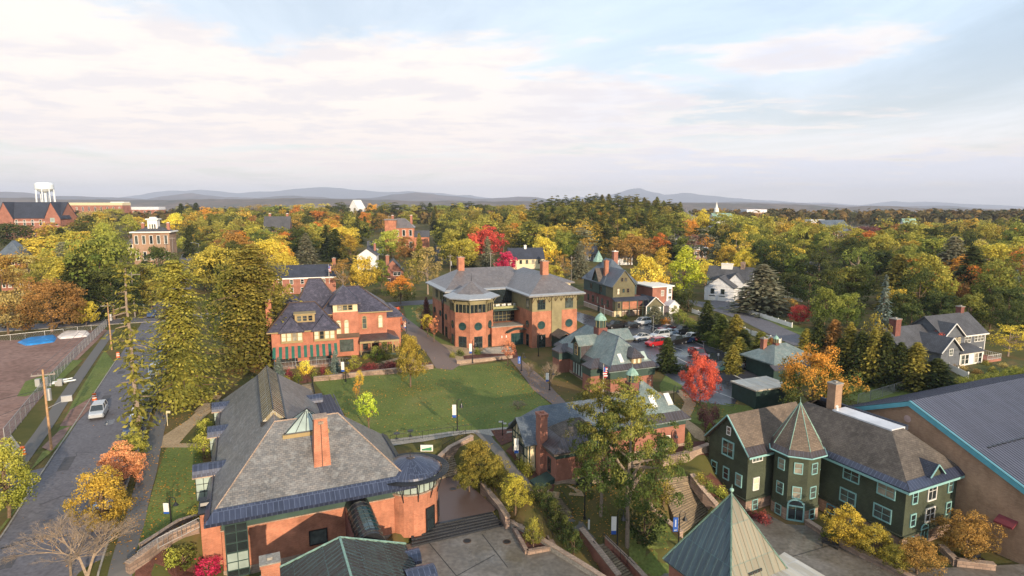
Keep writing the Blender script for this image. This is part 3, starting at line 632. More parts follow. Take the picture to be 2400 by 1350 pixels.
def bare(h, w, depth=6, seed=0, mat='twig', r0=.16, stems=3, leafn=0):
    rd_ = random.Random(seed); mb = MB(); tips = []
    def grow(p, d, L, r, k):
        q = p+d*L; mb.tube(p,q,r,r*.62,4 if k<3 else 3,cap=False)
        if k == 0: tips.append(q); return
        for _ in range(3 if k>1 else 3):
            e = (d+Vector((rd_.gauss(0,.48),rd_.gauss(0,.48),rd_.gauss(.06,.28)))).normalized(); grow(q-(q-p)*rd_.uniform(0,.35),e,L*rd_.uniform(.55,.82),r*.58,k-1)
    for s in range(stems):
        a = rd_.uniform(0,6.28); grow(Vector((0,0,0)),Vector((math.cos(a)*.28*w/h,math.sin(a)*.28*w/h,1)).normalized(),h*.30,r0,depth-1)
    return (None, mb.mesh('branches', MT[mat], uv=False), h, w)
def fern(h, w, n, ls, seed=0):      # low mound of leaves
    global rng; rng = np.random.default_rng(seed)
    D = rng.normal(size=(n,3)); D[:,2] = abs(D[:,2]); D /= np.linalg.norm(D,axis=1,keepdims=True)
    r = rng.uniform(.55,1.05,n)*(1+.15*np.sin(4*np.arctan2(D[:,1],D[:,0])+seed))
    Pp = D*np.array([w/2,w/2,h*.95])*r[:,None]; cols = np.stack([rng.uniform(0,1,n)*.6+.4*(np.sin(Pp[:,0]*5/w+seed)>0),np.clip(Pp[:,2]/h,0,1),rng.uniform(0,1,n)],1)
    return (None, quads('foliage', Pp, D*.9+rng.normal(size=(n,3))*.5, ls*rng.uniform(.6,1.3,n), cols), h, w)
def column(h, w, n, ls, seed=0):
    global rng; rng = np.random.default_rng(seed)
    z = rng.uniform(0,1,n); a = rng.uniform(0,6.28,n); r = w/2*np.clip((1-z)*2.2,0,1)**.6*rng.uniform(.7,1.05,n)
    D = np.stack([np.cos(a),np.sin(a),np.full(n,.25)],1); Pp = np.stack([np.cos(a)*r,np.sin(a)*r,z*h],1)
    return (None, quads('foliage', Pp, D+rng.normal(size=(n,3))*.4, ls*rng.uniform(.6,1.3,n), np.stack([rng.uniform(0,1,n),z,rng.uniform(0,1,n)],1), 1.6, np.tile([0,0,1.0],(n,1))), h, w)
KIND = {
 'round':[broad(14,12,5600,.50,90,zc=.53,rzf=.46,seed=1,trunk=.2),broad(14,12,5600,.50,80,zc=.52,rzf=.46,clump=.29,seed=2,trunk=.2),broad(14,12,5600,.50,100,zc=.53,rzf=.45,seed=3,openn=.2,trunk=.2),broad(14,12,5600,.50,75,zc=.54,rzf=.46,clump=.31,openn=.4,seed=4,trunk=.2)],
 'oval':[broad(14,8,4000,.44,75,zc=.54,rzf=.46,openn=.45,seed=5,trunk=.2),broad(14,8,4000,.44,65,zc=.54,rzf=.46,openn=.6,clump=.34,seed=6,trunk=.2)],
 'airy':[broad(14,10,2600,.36,75,zc=.56,rzf=.44,clump=.2,openn=.3,seed=8,mat='barkp'),broad(14,10,2400,.36,65,zc=.56,rzf=.44,clump=.2,seed=9,mat='barkp')],
 'willow':[broad(14,15,6200,.48,110,zc=.53,rzf=.45,clump=.24,droop=.14,seed=10),broad(14,15,6200,.48,100,zc=.53,rzf=.45,clump=.26,droop=.1,seed=11)],
 'pine':[broad(18,10,3200,.5,46,zc=.6,rzf=.41,clump=.30,flat=.9,openn=.55,seed=12),broad(18,9,3000,.5,40,zc=.6,rzf=.41,clump=.32,flat=.9,openn=.7,seed=13),broad(18,9,3000,.5,42,zc=.62,rzf=.4,clump=.3,flat=.8,openn=.5,seed=14)],
 'spruce':[conifer(15,6.5,36,12,10,.42,15,tp=.7),conifer(15,6.5,34,12,10,.44,16,droop=.3,tp=.75)],
 'narrow':[conifer(15,4,36,8,6,.36,17,droop=.5,jit=.3,gaps=.12)],
 'hedge':[broad(5,5,1500,.3,40,zc=.5,rzf=.5,clump=.4,seed=18,trunk=.1),broad(5,5,1500,.3,36,zc=.5,rzf=.5,clump=.4,seed=19,trunk=.1)],
 'shrub':[fern(1.5,2.2,700,.17,20),fern(1.5,2.2,600,.19,21)],
 'col':[column(4,1.3,900,.16,22)],
 'vase':[broad(14,11,3600,.42,90,zc=.55,rzf=.45,clump=.17,openn=-.25,up=.5,seed=23)],
 'sapling':[broad(5,3.2,1500,.17,40,zc=.62,rzf=.36,clump=.3,seed=24),broad(5,3.2,1100,.17,40,zc=.62,rzf=.36,clump=.24,seed=25)],
 'bare':[bare(8,7,8,26,r0=.12),bare(8,7,8,27,r0=.12,stems=2)], 'barepink':[bare(5,5,6,28,r0=.09,stems=5)],
 'hemlock':[conifer(22,12,58,15,34,.34,29,droop=.30,jit=.45,tp=.42,bare=.05,gaps=.2,asp=1.5),conifer(22,12,54,15,34,.34,30,droop=.32,jit=.45,tp=.40,bare=.03,gaps=.08,asp=1.5)],
 'thin':[conifer(23,8,34,7,12,.40,31,droop=.22,jit=.55,gaps=.42,tp=.35,bare=.10,mat='barkp')],
 'bigmaple':[broad(10,10.5,15000,.24,150,zc=.52,rzf=.47,clump=.22,seed=51,trunk=.15,openn=.15)],
 'hero':[broad(17,13,25000,.21,190,zc=.57,rzf=.42,clump=.135,flat=.25,openn=.25,up=.4,seed=32,mat='barkp',trunk=.3),broad(17,10,15000,.21,120,zc=.6,rzf=.39,clump=.15,flat=.25,openn=.2,up=.4,seed=33,mat='barkp',trunk=.35)],
 'near':[broad(7,6,9500,.19,110,zc=.52,rzf=.46,clump=.24,seed=34,trunk=.15),broad(7,6,9000,.19,100,zc=.52,rzf=.47,clump=.26,openn=.35,seed=35,trunk=.15)],
}
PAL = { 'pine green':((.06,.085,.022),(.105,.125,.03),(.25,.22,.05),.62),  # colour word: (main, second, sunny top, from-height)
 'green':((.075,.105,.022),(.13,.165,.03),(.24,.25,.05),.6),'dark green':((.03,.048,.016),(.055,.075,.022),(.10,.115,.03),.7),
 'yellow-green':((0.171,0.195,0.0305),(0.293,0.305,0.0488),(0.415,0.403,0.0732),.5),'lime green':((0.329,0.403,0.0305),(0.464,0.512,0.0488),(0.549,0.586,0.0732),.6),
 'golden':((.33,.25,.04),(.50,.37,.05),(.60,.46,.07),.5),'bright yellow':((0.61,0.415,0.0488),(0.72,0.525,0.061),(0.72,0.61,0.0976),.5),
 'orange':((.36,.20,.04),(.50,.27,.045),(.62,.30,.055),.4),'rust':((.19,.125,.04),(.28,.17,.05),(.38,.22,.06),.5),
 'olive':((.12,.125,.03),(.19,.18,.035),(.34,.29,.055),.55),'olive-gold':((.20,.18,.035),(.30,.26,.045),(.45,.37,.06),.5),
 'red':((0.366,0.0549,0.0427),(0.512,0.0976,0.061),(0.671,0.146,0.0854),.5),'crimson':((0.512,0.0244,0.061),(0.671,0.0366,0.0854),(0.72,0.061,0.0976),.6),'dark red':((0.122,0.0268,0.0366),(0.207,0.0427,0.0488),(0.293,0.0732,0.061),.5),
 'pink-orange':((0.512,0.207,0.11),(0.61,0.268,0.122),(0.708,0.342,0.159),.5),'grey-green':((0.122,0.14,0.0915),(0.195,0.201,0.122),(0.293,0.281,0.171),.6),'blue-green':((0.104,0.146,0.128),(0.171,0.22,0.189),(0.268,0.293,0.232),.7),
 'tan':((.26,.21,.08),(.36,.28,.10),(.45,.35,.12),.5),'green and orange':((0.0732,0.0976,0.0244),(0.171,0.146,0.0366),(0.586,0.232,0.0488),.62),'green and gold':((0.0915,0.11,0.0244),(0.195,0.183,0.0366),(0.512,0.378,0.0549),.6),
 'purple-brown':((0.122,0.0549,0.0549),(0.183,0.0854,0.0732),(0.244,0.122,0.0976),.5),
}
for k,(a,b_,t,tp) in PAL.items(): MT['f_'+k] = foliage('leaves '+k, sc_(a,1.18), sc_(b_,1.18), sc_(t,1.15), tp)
WORD = dict(round='tree',bigmaple='tree',oval='tree',airy='tree',willow='willow tree',pine='pine_tree',spruce='spruce_tree',narrow='spruce_tree',hedge='hedge',shrub='shrub',col='arborvitae',vase='tree',sapling='young_tree',bare='bare_tree',barepink='bare_tree',hemlock='conifer_tree',thin='conifer_tree',hero='pine_tree',near='tree')
SHAPE = dict(bigmaple='dense full-crowned {c} tree',round='round-crowned {c} tree',oval='upright oval {c} tree',airy='loose airy {c} tree',willow='broad billowing {c} tree',pine='{c} pine tree',spruce='cone-shaped {c} spruce',narrow='tall thin {c} spruce',hedge='clipped dense {c} hedge bush',shrub='low rounded {c} shrub',col='narrow column-shaped {c} evergreen',vase='feathery {c} tree',sapling='small young {c} tree',bare='leafless pale grey branching tree',barepink='leafless pinkish twiggy tree',hemlock='huge drooping {c} conifer',thin='very tall sparse {c} conifer',hero='big {c} pine with clumped needles',near='bushy {c} tree')
CATS = dict(hedge='hedge',shrub='shrub',col='evergreen shrub')
TREES = []      # (root, shape, colour, px, py, Y, label given)
_rs = random.Random(5)
def tree(kind, color, X, Y, h, w, z=None, label=None, px=None, py=None, group=None):
    v = _rs.choice(KIND[kind]); tm, cm, h_, w_ = v; z = hg(X,Y) if z is None else z
    nm = WORD[kind].replace(' ','_')
    r = link(nm, None, None, (X,Y,z-.05), _rs.uniform(0,6.28), (w/w_,w/w_,h/h_)); r.empty_display_size = 1
    if tm: link('trunk', tm, r)
    if 'bare' in kind: link('branches', cm, r)
    else:
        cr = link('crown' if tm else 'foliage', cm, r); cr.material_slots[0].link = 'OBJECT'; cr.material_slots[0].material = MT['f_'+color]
    r['category'] = CATS.get(kind,'tree')
    q = proj(X,Y,z+h*.6); TREES.append([r,SHAPE[kind].format(c=color),color,q[0],q[1],Y,label,group,h]); return r
def tb(px, pyb, pyt, wpx, kind, color, label=None, zb=None, group=None):
    """tree whose foot is seen: foot pixel, top pixel row"""
    x,y,z = G(px,pyb)
    if zb is not None: z = zb; x,y = P(px,pyb,zb)
    return tree(kind,color,x,y,max(.4,ZA(x,y,pyt)-z),max(.4,wpx*y/F/CP),z,label,group=group)
def tt(px, pyt, wpx, h, kind, color, label=None, group=None):
    """tree known by its top row and real height: find the distance"""
    lo, hi = 100.0, 1400.0
    def f(Y):
        X = (px-1200)/F*(Y*CP+ (H-h)*SP); return proj(X,Y,hg(X,Y)+h)[1]-pyt
    Y = 100.0; best = None; prev = f(Y)
    while Y < 1400:
        Y2 = Y*1.02; c = f(Y2)
        if (prev > 0) != (c > 0) or abs(c) < .4: best = Y2; break
        Y, prev = Y2, c
    if best is None: best = 700
    h *= 1.1; wpx *= 1.16
    X = (px-1200)/F*(best*CP+(H-h)*SP)
    return tree(kind,color,X,best,h,wpx*best/F,None,label,group=group)
# -- trees whose feet are seen, near and middle distance
tb(434,940,605,215,'hemlock','olive'); tb(560,846,610,120,'round','green'); tb(628,828,600,110,'round','olive'); tb(600,850,570,235,'hemlock','olive'); tb(327,1035,612,130,'thin','olive')
tb(122,778,650,165,'bigmaple','rust'); tb(203,765,697,52,'round','golden'); tb(245,735,532,150,'round','green'); tb(20,785,672,110,'round','tan'); 
tb(962,908,788,76,'near','olive-gold','green and gold tree standing alone on the big lawn'); tb(843,925,862,22,'sapling','bright yellow'); tb(836,940,893,22,'sapling','orange'); tb(864,1008,912,56,'sapling','lime green')
tb(1470,1280,885,265,'hero','pine green'); tb(1408,1208,872,205,'hero','pine green')
tb(1905,985,813,180,'bigmaple','green and orange','big round orange-topped maple behind the brown tower roof'); tb(1640,950,828,92,'bigmaple','red','bright red maple between the parking lot and the brick library')
tb(1562,868,788,66,'spruce','dark green'); tb(1190,858,792,36,'sapling','pink-orange'); tb(1290,905,828,60,'barepink','rust'); tb(1240,885,835,40,'barepink','rust'); tb(1215,960,930,50,'barepink','rust')
tb(928,795,710,34,'oval','red'); tb(940,795,735,26,'sapling','pink-orange'); tb(1003,790,732,30,'sapling','golden'); tb(1017,802,740,30,'sapling','pink-orange'); tb(988,770,712,45,'airy','tan'); tb(1000,770,695,34,'spruce','purple-brown')
tb(655,893,835,34,'spruce','blue-green','stubby blue spruce at the left corner of the orange brick house'); tb(786,872,820,30,'spruce','blue-green','stubby blue spruce at the right end of the striped awning')
tb(718,882,842,34,'hedge','bright yellow'); tb(697,893,868,28,'shrub','green'); tb(738,888,866,28,'shrub','green'); tb(770,888,864,28,'shrub','olive'); tb(677,890,860,20,'shrub','dark red'); tb(757,880,852,18,'shrub','dark red'); tb(672,898,878,24,'shrub','olive'); tb(812,885,858,22,'sapling','golden')
tb(830,865,835,32,'hedge','yellow-green'); tb(880,845,812,36,'hedge','green'); tb(905,842,803,34,'hedge','olive'); tb(856,841,828,15,'shrub','yellow-green'); tb(878,840,828,20,'shrub','yellow-green'); tb(902,838,825,15,'shrub','yellow-green')
tb(868,862,848,40,'shrub','dark red'); tb(915,858,845,40,'shrub','dark red'); tb(893,862,850,34,'shrub','purple-brown')
tb(1078,833,816,24,'shrub','green'); tb(1120,830,813,22,'shrub','green'); tb(1060,838,822,16,'shrub','olive')
tb(245,1250,1105,150,'near','golden','round golden street tree beside the grey street'); tb(290,1145,1035,100,'near','pink-orange'); tb(315,1100,1005,80,'near','yellow-green'); tb(20,1215,1040,150,'near','yellow-green')
tb(205,1350,1165,260,'bare','tan'); tb(165,1350,1185,220,'bare','tan')
tb(480,1075,1010,50,'hedge','yellow-green'); tb(482,1020,978,38,'hedge','yellow-green'); tb(430,1330,1280,70,'hedge','green'); tb(402,1320,1285,50,'shrub','yellow-green'); tb(488,1350,1305,70,'hedge','crimson'); tb(455,1215,1190,40,'shrub','yellow-green')
tb(1120,1130,1035,110,'near','olive'); tb(1160,1150,1070,70,'near','olive'); tb(1208,1200,1115,84,'near','olive-gold'); tb(1100,1150,1080,70,'near','olive')
tb(1250,1275,1215,46,'hedge','olive'); tb(1236,1110,1072,34,'shrub','yellow-green'); tb(1222,1095,1068,30,'shrub','yellow-green')
for px,py,t,wd in ((1265,1175,1130,45),(1280,1200,1150,45),(1298,1225,1172,50),(1312,1250,1195,50),(1330,1275,1215,52),(1345,1300,1245,46)): tb(px,py,t,wd,'hedge','dark green',group='dark green hedge beside the brick stair wall')
tb(1510,1270,1180,110,'hedge','dark green'); tb(1555,1190,1120,60,'hedge','olive')
tb(1574,1080,1028,18,'col','yellow-green'); tb(1612,1068,1012,22,'col','green'); tb(1662,1040,990,22,'col','green'); tb(1590,1085,1068,30,'shrub','green')
for px,py in ((1648,985),(1660,1000),(1664,1015)): tb(px,py,py-42,30,'shrub','purple-brown',group='dark purple shrubs by the small brick house')
tb(1675,980,940,26,'shrub','purple-brown')
for px,py,t,c in ((1640,1130,1105,'olive'),(1660,1150,1122,'green'),(1690,1165,1135,'yellow-green'),(1712,1190,1160,'olive'),(1790,1225,1195,'dark red'),(1770,1215,1195,'dark red')): tb(px,py,t,36,'shrub',c)
tb(1982,1280,1188,100,'near','golden'); tb(2050,1310,1235,100,'near','olive-gold'); tb(2150,1345,1265,120,'near','rust'); tb(2262,1310,1200,130,'near','rust','rust-tinted small tree against the big tan brick wall'); tb(2100,1340,1280,70,'near','olive'); tb(1945,1265,1232,50,'shrub','green')
# parking-lot conifers and hedges
for px,b,t,wd,k,c in ((1655,800,702,46,'spruce','dark green'),(1690,812,735,44,'spruce','green'),(1722,822,735,50,'spruce','olive'),(1742,835,770,46,'spruce','dark green'),(1780,850,775,50,'spruce','green'),(1712,800,748,40,'spruce','dark green'),(1805,845,790,30,'spruce','rust'),(1730,855,788,46,'spruce','olive'),(1715,870,806,36,'spruce','olive'),(1680,775,732,40,'spruce','dark green'),
   (1885,865,768,48,'spruce','olive'),(1912,868,740,46,'spruce','dark green'),(1948,872,745,52,'spruce','rust'),(1985,880,752,46,'spruce','olive'),(2012,890,772,50,'spruce','dark green'),(2042,895,768,50,'spruce','olive'),(2070,898,775,54,'spruce','dark green'),(2105,900,800,56,'spruce','dark green'),(2142,905,800,62,'spruce','olive'),(2192,915,838,66,'spruce','dark green'),(1965,880,790,50,'spruce','dark green'),(2125,900,820,50,'spruce','green'),
   (2066,780,640,48,'narrow','blue-green'),(1783,732,617,92,'spruce','grey-green'),(1668,690,690,10,'shrub','green'),(1805,690,650,40,'spruce','grey-green'),(1535,755,715,40,'spruce','grey-green'),(2050,870,745,60,'hedge','olive'),
   (2362,835,757,95,'airy','golden'),(2195,845,770,60,'airy','red'),(1875,760,710,48,'round','red'),(1930,770,678,82,'round','green'),(1985,768,690,85,'round','green'),(1840,735,695,60,'hedge','rust'),(1465,748,735,14,'shrub','green'),(1560,760,742,26,'shrub','orange')):
    tb(px,b,t,wd*(1.6 if k=='spruce' else 1),k,c)
tb(1512,712,604,92,'round','bright yellow'); tb(1603,695,582,84,'oval','lime green','bright lime green tree right of the yellow one behind the garage')
for px,b,t in ((1580,725,676),(1597,728,675),(1613,730,682),(1588,722,680)): tb(px,b,t,36,'hedge','dark green',group='tall dark green hedge beside the lime tree')
for i in range(9): tb(1578+i*12,752+i*8,718+i*8,30,'hedge','green',group='clipped green hedge along the parking lot edge')
for i in range(12): tb(2215+i*17,918-i*3.2,890-i*3,30,'hedge','green',group='long clipped green hedge behind the gym roof')
for i,(px,py) in enumerate(((2325,870),(2290,876),(2350,860),(2380,868),(2230,862),(2255,866),(2310,855))): tb(px,py,py-12,24,'shrub',('olive','rust','tan')[i%3],group='garden shrubs beside the grey clapboard house')
for px,py,t,c in ((1600,872,850,'dark green'),(1575,868,848,'dark green'),(1618,880,858,'dark green')): tb(px,py,t,34,'hedge',c,group='low dark hedge by the library end wall')
for px,b,t,wd,k,c in ((850,690,598,75,'round','golden'),(805,690,602,70,'airy','rust'),(940,712,650,70,'round','green and orange'),(1003,690,570,95,'airy','tan'),(965,690,600,50,'airy','olive'),(895,680,600,40,'oval','green')): tb(px,b,t,wd,k,c)
# -- trees known by their tops: px, top row, width, real height, kind, colour
for a in ((515,575,110,16,'round','olive-gold'),(548,560,90,16,'round','rust'),(620,560,80,15,'round','golden'),(475,600,80,12,'round','olive'),(300,620,80,10,'round','olive'),(100,560,120,13,'round','golden'),(185,545,75,14,'airy','golden'),(60,600,90,12,'airy','tan'),(30,523,90,15,'round','dark green'),(20,515,40,13,'round','orange'),(130,508,36,14,'oval','yellow-green'),(165,600,60,12,'oval','olive'),(50,660,60,9,'airy','rust'),(150,498,50,15,'round','olive'),
 (215,495,70,15,'airy','tan'),(190,520,60,14,'airy','rust'),(262,488,50,15,'round','olive'),(300,510,45,14,'oval','yellow-green'),(325,508,40,14,'oval','golden'),(410,506,46,14,'oval','bright yellow'),(370,590,80,12,'round','dark green'),(335,625,90,9,'round','olive'),(350,660,80,8,'round','olive'),(430,558,34,8,'round','yellow-green'),
 (425,480,34,19,'spruce','dark green'),(442,476,30,19,'pine','dark green'),(460,474,36,19,'spruce','dark green'),(480,492,46,16,'round','orange'),(470,520,70,14,'round','olive'),(505,508,70,14,'round','green'),(550,540,80,13,'airy','rust'),(520,560,70,12,'airy','rust'),(560,505,60,15,'round','dark green'),(590,498,60,15,'round','green'),
 (598,470,70,18,'airy','tan'),(650,475,75,17,'round','green'),(625,520,60,14,'round','green'),(640,500,50,14,'round','dark green'),(718,460,105,19,'airy','golden'),(750,500,85,14,'round','orange'),(690,520,60,14,'round','rust'),(775,522,60,13,'round','orange'),(800,473,56,18,'round','dark green'),(780,497,40,15,'round','olive'),
 (700,545,80,13,'round','dark green'),(738,532,90,14,'round','green'),(800,532,80,14,'round','golden'),(820,560,50,12,'oval','green and gold'),(640,552,80,13,'airy','golden'),(605,580,60,12,'airy','golden'),(560,552,60,12,'oval','green and orange'),(665,600,60,10,'round','golden'),(655,575,50,10,'round','orange'),
 (832,490,26,16,'narrow','tan'),(872,468,36,18,'round','orange'),(855,504,40,14,'round','orange'),(893,505,50,13,'round','rust'),(905,472,50,18,'round','green'),(925,468,46,19,'pine','dark green'),(948,463,30,19,'oval','green'),(975,478,40,17,'round','olive'),(990,463,36,20,'pine','dark green'),(1008,468,30,19,'spruce','dark green'),
 (915,548,72,12,'round','yellow-green'),(948,553,42,13,'oval','rust'),(982,552,30,14,'spruce','olive'),(960,494,40,15,'oval','yellow-green'),(1037,474,72,18,'round','green'),(1020,486,34,17,'narrow','olive'),(1055,520,78,14,'round','yellow-green'),(1080,474,36,18,'oval','yellow-green'),(1083,560,80,13,'round','olive-gold'),(1065,466,50,19,'pine','dark green'),
 (1100,460,46,20,'pine','dark green'),(1125,466,40,19,'round','dark green'),(1150,468,36,18,'round','green'),(1118,500,36,16,'spruce','olive'),(1143,540,72,14,'round','red'),(1108,552,34,12,'round','red'),(1142,560,36,13,'spruce','grey-green'),(1188,594,42,9,'round','crimson'),(1175,497,50,15,'round','dark green'),(1195,508,40,15,'spruce','golden'),
 (1258,533,100,13,'round','yellow-green'),(1275,565,60,11,'round','bright yellow'),(1180,470,40,18,'round','olive'),(1215,485,60,16,'round','olive-gold'),(1205,525,40,13,'airy','orange'),(1240,508,40,15,'oval','green'),(1262,500,50,15,'round','olive'),
 (1322,484,100,17,'round','green'),(1300,500,60,16,'round','green'),(1340,515,38,15,'oval','orange'),(1358,535,34,13,'spruce','grey-green'),(1375,495,46,15,'round','golden'),(1418,497,48,15,'round','orange'),(1400,480,50,16,'round','olive'),(1395,527,60,15,'spruce','olive-gold'),(1455,520,48,14,'round','bright yellow'),(1425,540,40,12,'spruce','dark green'),
 (1500,487,80,16,'round','green'),(1480,500,50,15,'round','green'),(1545,514,70,14,'willow','green'),(1588,498,65,15,'round','yellow-green'),(1622,520,36,13,'round','orange'),(1645,500,40,14,'round','golden'),(1360,572,46,13,'spruce','grey-green'),(1315,600,52,10,'airy','rust'),(1300,622,50,7,'round','olive-gold'),(1370,560,34,12,'airy','rust'),
 (1480,560,70,12,'round','rust'),(1510,560,60,12,'airy','rust'),(1545,558,60,12,'round','green and orange'),(1440,556,46,12,'airy','rust'),(1575,556,46,12,'spruce','grey-green'),(1600,560,40,12,'round','green'),(1630,552,50,11,'airy','purple-brown'),(1655,556,32,10,'round','orange'),(1475,545,60,14,'round','olive'),(1552,590,48,11,'oval','golden'),
 (1560,540,50,14,'round','green'),(1655,616,60,8,'round','golden'),(1700,614,40,8,'round','golden'),(1680,570,40,12,'spruce','grey-green'),(1745,588,50,10,'round','golden'),(1705,578,50,11,'round','golden'),(1735,510,110,15,'willow','yellow-green'),(1690,505,60,14,'round','yellow-green'),(1780,497,60,15,'round','orange'),(1660,540,50,12,'round','dark green'),
 (1810,500,50,14,'round','golden'),(1830,572,95,12,'round','green and gold'),(1870,600,60,10,'round','green'),(1825,520,40,14,'airy','tan'),(1795,540,50,13,'round','green'),(1878,532,80,14,'willow','yellow-green'),(1955,530,95,14,'willow','yellow-green'),(1915,538,60,13,'willow','green'),(1922,600,80,11,'round','dark green'),(1865,503,28,16,'spruce','olive'),
 (2035,552,80,12,'round','green and orange'),(2025,530,60,13,'round','purple-brown'),(2075,530,60,13,'round','dark red'),(2090,578,56,10,'airy','tan'),(2130,568,66,11,'round','green and gold'),(2165,540,90,14,'round','olive'),(2175,560,60,12,'pine','olive'),(2080,552,30,12,'round','yellow-green'),(2245,518,120,14,'willow','yellow-green'),(2195,522,60,14,'willow','yellow-green'),
 (2210,560,80,12,'round','dark green'),(2290,540,60,13,'round','dark green'),(2250,610,62,10,'round','orange'),(2150,603,70,10,'round','green and orange'),(2210,600,50,10,'round','dark green'),(2170,636,90,10,'round','green and orange'),(2010,634,100,10,'round','green'),(1990,632,60,10,'round','green and gold'),(2110,640,60,10,'round','dark green'),(2060,590,80,11,'round','dark green'),
 (2335,572,110,12,'round','green'),(2345,530,60,13,'airy','rust'),(2375,530,36,12,'oval','lime green'),(2388,590,60,10,'round','dark red'),(2300,640,90,10,'round','green and orange'),(2345,646,70,10,'round','green and orange'),(2385,640,40,11,'spruce','blue-green'),(2370,680,90,9,'round','dark green'),(2250,660,60,9,'round','rust'),(2210,690,90,8,'round','dark green'),
 (2120,690,60,8,'round','dark green'),(2330,700,70,8,'round','dark green'),(2280,700,80,8,'round','green'),(2140,720,60,7,'round','dark green'),(1950,640,60,10,'round','dark green'),(1900,650,60,9,'round','dark green'),(1850,640,60,9,'round','dark green'),(2100,680,60,8,'round','green and gold'),(2390,720,60,8,'round','dark green'),(2230,735,70,6,'round','dark green'),
 (2122,495,34,16,'spruce','dark green'),(2140,500,24,14,'spruce','dark green'),(2172,496,36,16,'pine','dark green'),(2200,492,40,17,'pine','dark green'),(2290,490,46,18,'pine','dark green'),(2318,487,50,19,'pine','dark green'),(2345,490,40,18,'pine','dark green'),(2372,488,46,19,'pine','dark green'),(2398,500,46,17,'pine','dark green'),(2330,500,50,15,'pine','olive'),
 (1850,498,50,15,'round','orange'),(1680,484,50,15,'round','rust'),(1715,500,50,14,'round','olive'),(1560,492,50,15,'oval','olive'),(1225,540,36,10,'spruce','dark green'),(480,575,40,10,'round','dark green'),(500,600,50,9,'round','rust')):
    tt(a[0],a[1],a[2],a[3],a[4],a[5])
tt(55,585,110,13,'round','golden'); tt(25,600,80,12,'round','rust'); tt(165,540,80,15,'round','olive-gold'); tt(230,505,70,15,'round','green and gold')
NHAND = len(TREES)
# pine hill
for px in range(1252,1600,15):
    for row in range(-2,2):
        p_ = px+_rs.uniform(-6,6); Yq = 430+row*45+_rs.uniform(-15,15); X = (p_-1200)/F*Yq*.985
        sky_ = 450+abs(p_-1415)**2/1700.; 
        tree('pine' if _rs.random()<.8 else 'spruce', 'dark green' if _rs.random()<.35 else 'pine green', X, Yq, min(26,max(10,ZA(X,Yq,sky_+_rs.uniform(0,8)+{1:0,0:7,-1:18,-2:30}[row])-hg(X,Yq))), _rs.uniform(9,13), None, group='pines crowding the dark wooded hill')
# fillers between the named trees
KEEP = [(1255,440,1590,500),(0,470,150,522),(150,470,370,505),(285,500,402,600),(0,560,60,700),(905,505,1000,550),(1600,485,1640,530),(1670,465,1730,520),(630,610,750,700),(1195,595,1275,632),(895,595,945,650),(830,555,890,600),(1640,620,1770,720),(380,590,480,650),(1950,515,2040,535),(1750,485,1800,500),(1340,600,1500,760),(1000,610,1380,830),(90,425,135,480),(800,465,850,492),(1420,530,1450,560),(1565,545,1590,565),(1900,610,1955,640),(2090,730,2400,860),(1620,700,1960,900),(600,640,1000,900),(0,740,380,800),(1490,660,1640,760)]
cnt = 0; tries = 0
cells = set()
while cnt < 95 and tries < 9000:
    tries += 1; Y = 150*(330/150)**_rs.random(); X = _rs.uniform(-.95,.95)*Y*.93; h = _rs.uniform(13,18); wd = h*_rs.uniform(.75,1.0)
    z = hg(X,Y); q = proj(X,Y,z+h); qb = proj(X,Y,z+h*.25)
    if not (-40<q[0]<2440) or q[1] < 478 or q[1] > 700: continue
    ww = wd/2*F/Y
    if any(q[0]+ww>a and q[0]-ww<c and qb[1]>b and q[1]<d_ for a,b,c,d_ in KEEP): continue
    ck = (int(X/11),int(Y/13))
    if ck in cells: continue
    cells.add(ck)
    far_r = q[0] > 1750
    c = _rs.choices(['green','dark green','olive','rust','golden','yellow-green','orange','green and orange','tan','olive-gold','purple-brown'], [6,6 if far_r else 3.5,5,.8,.8 if far_r else 2,3,.35,.8,.5 if far_r else 1,3,.2])[0]
    k = _rs.choices(['round','oval','airy','spruce','pine','willow'],[5,1.5,1.2,1.2,.8,.8])[0]
    if k in ('spruce','pine'): c = _rs.choice(['dark green','dark green','grey-green','olive'])
    tree(k,c,X,Y,h,wd,z,None,group='fill'); cnt += 1
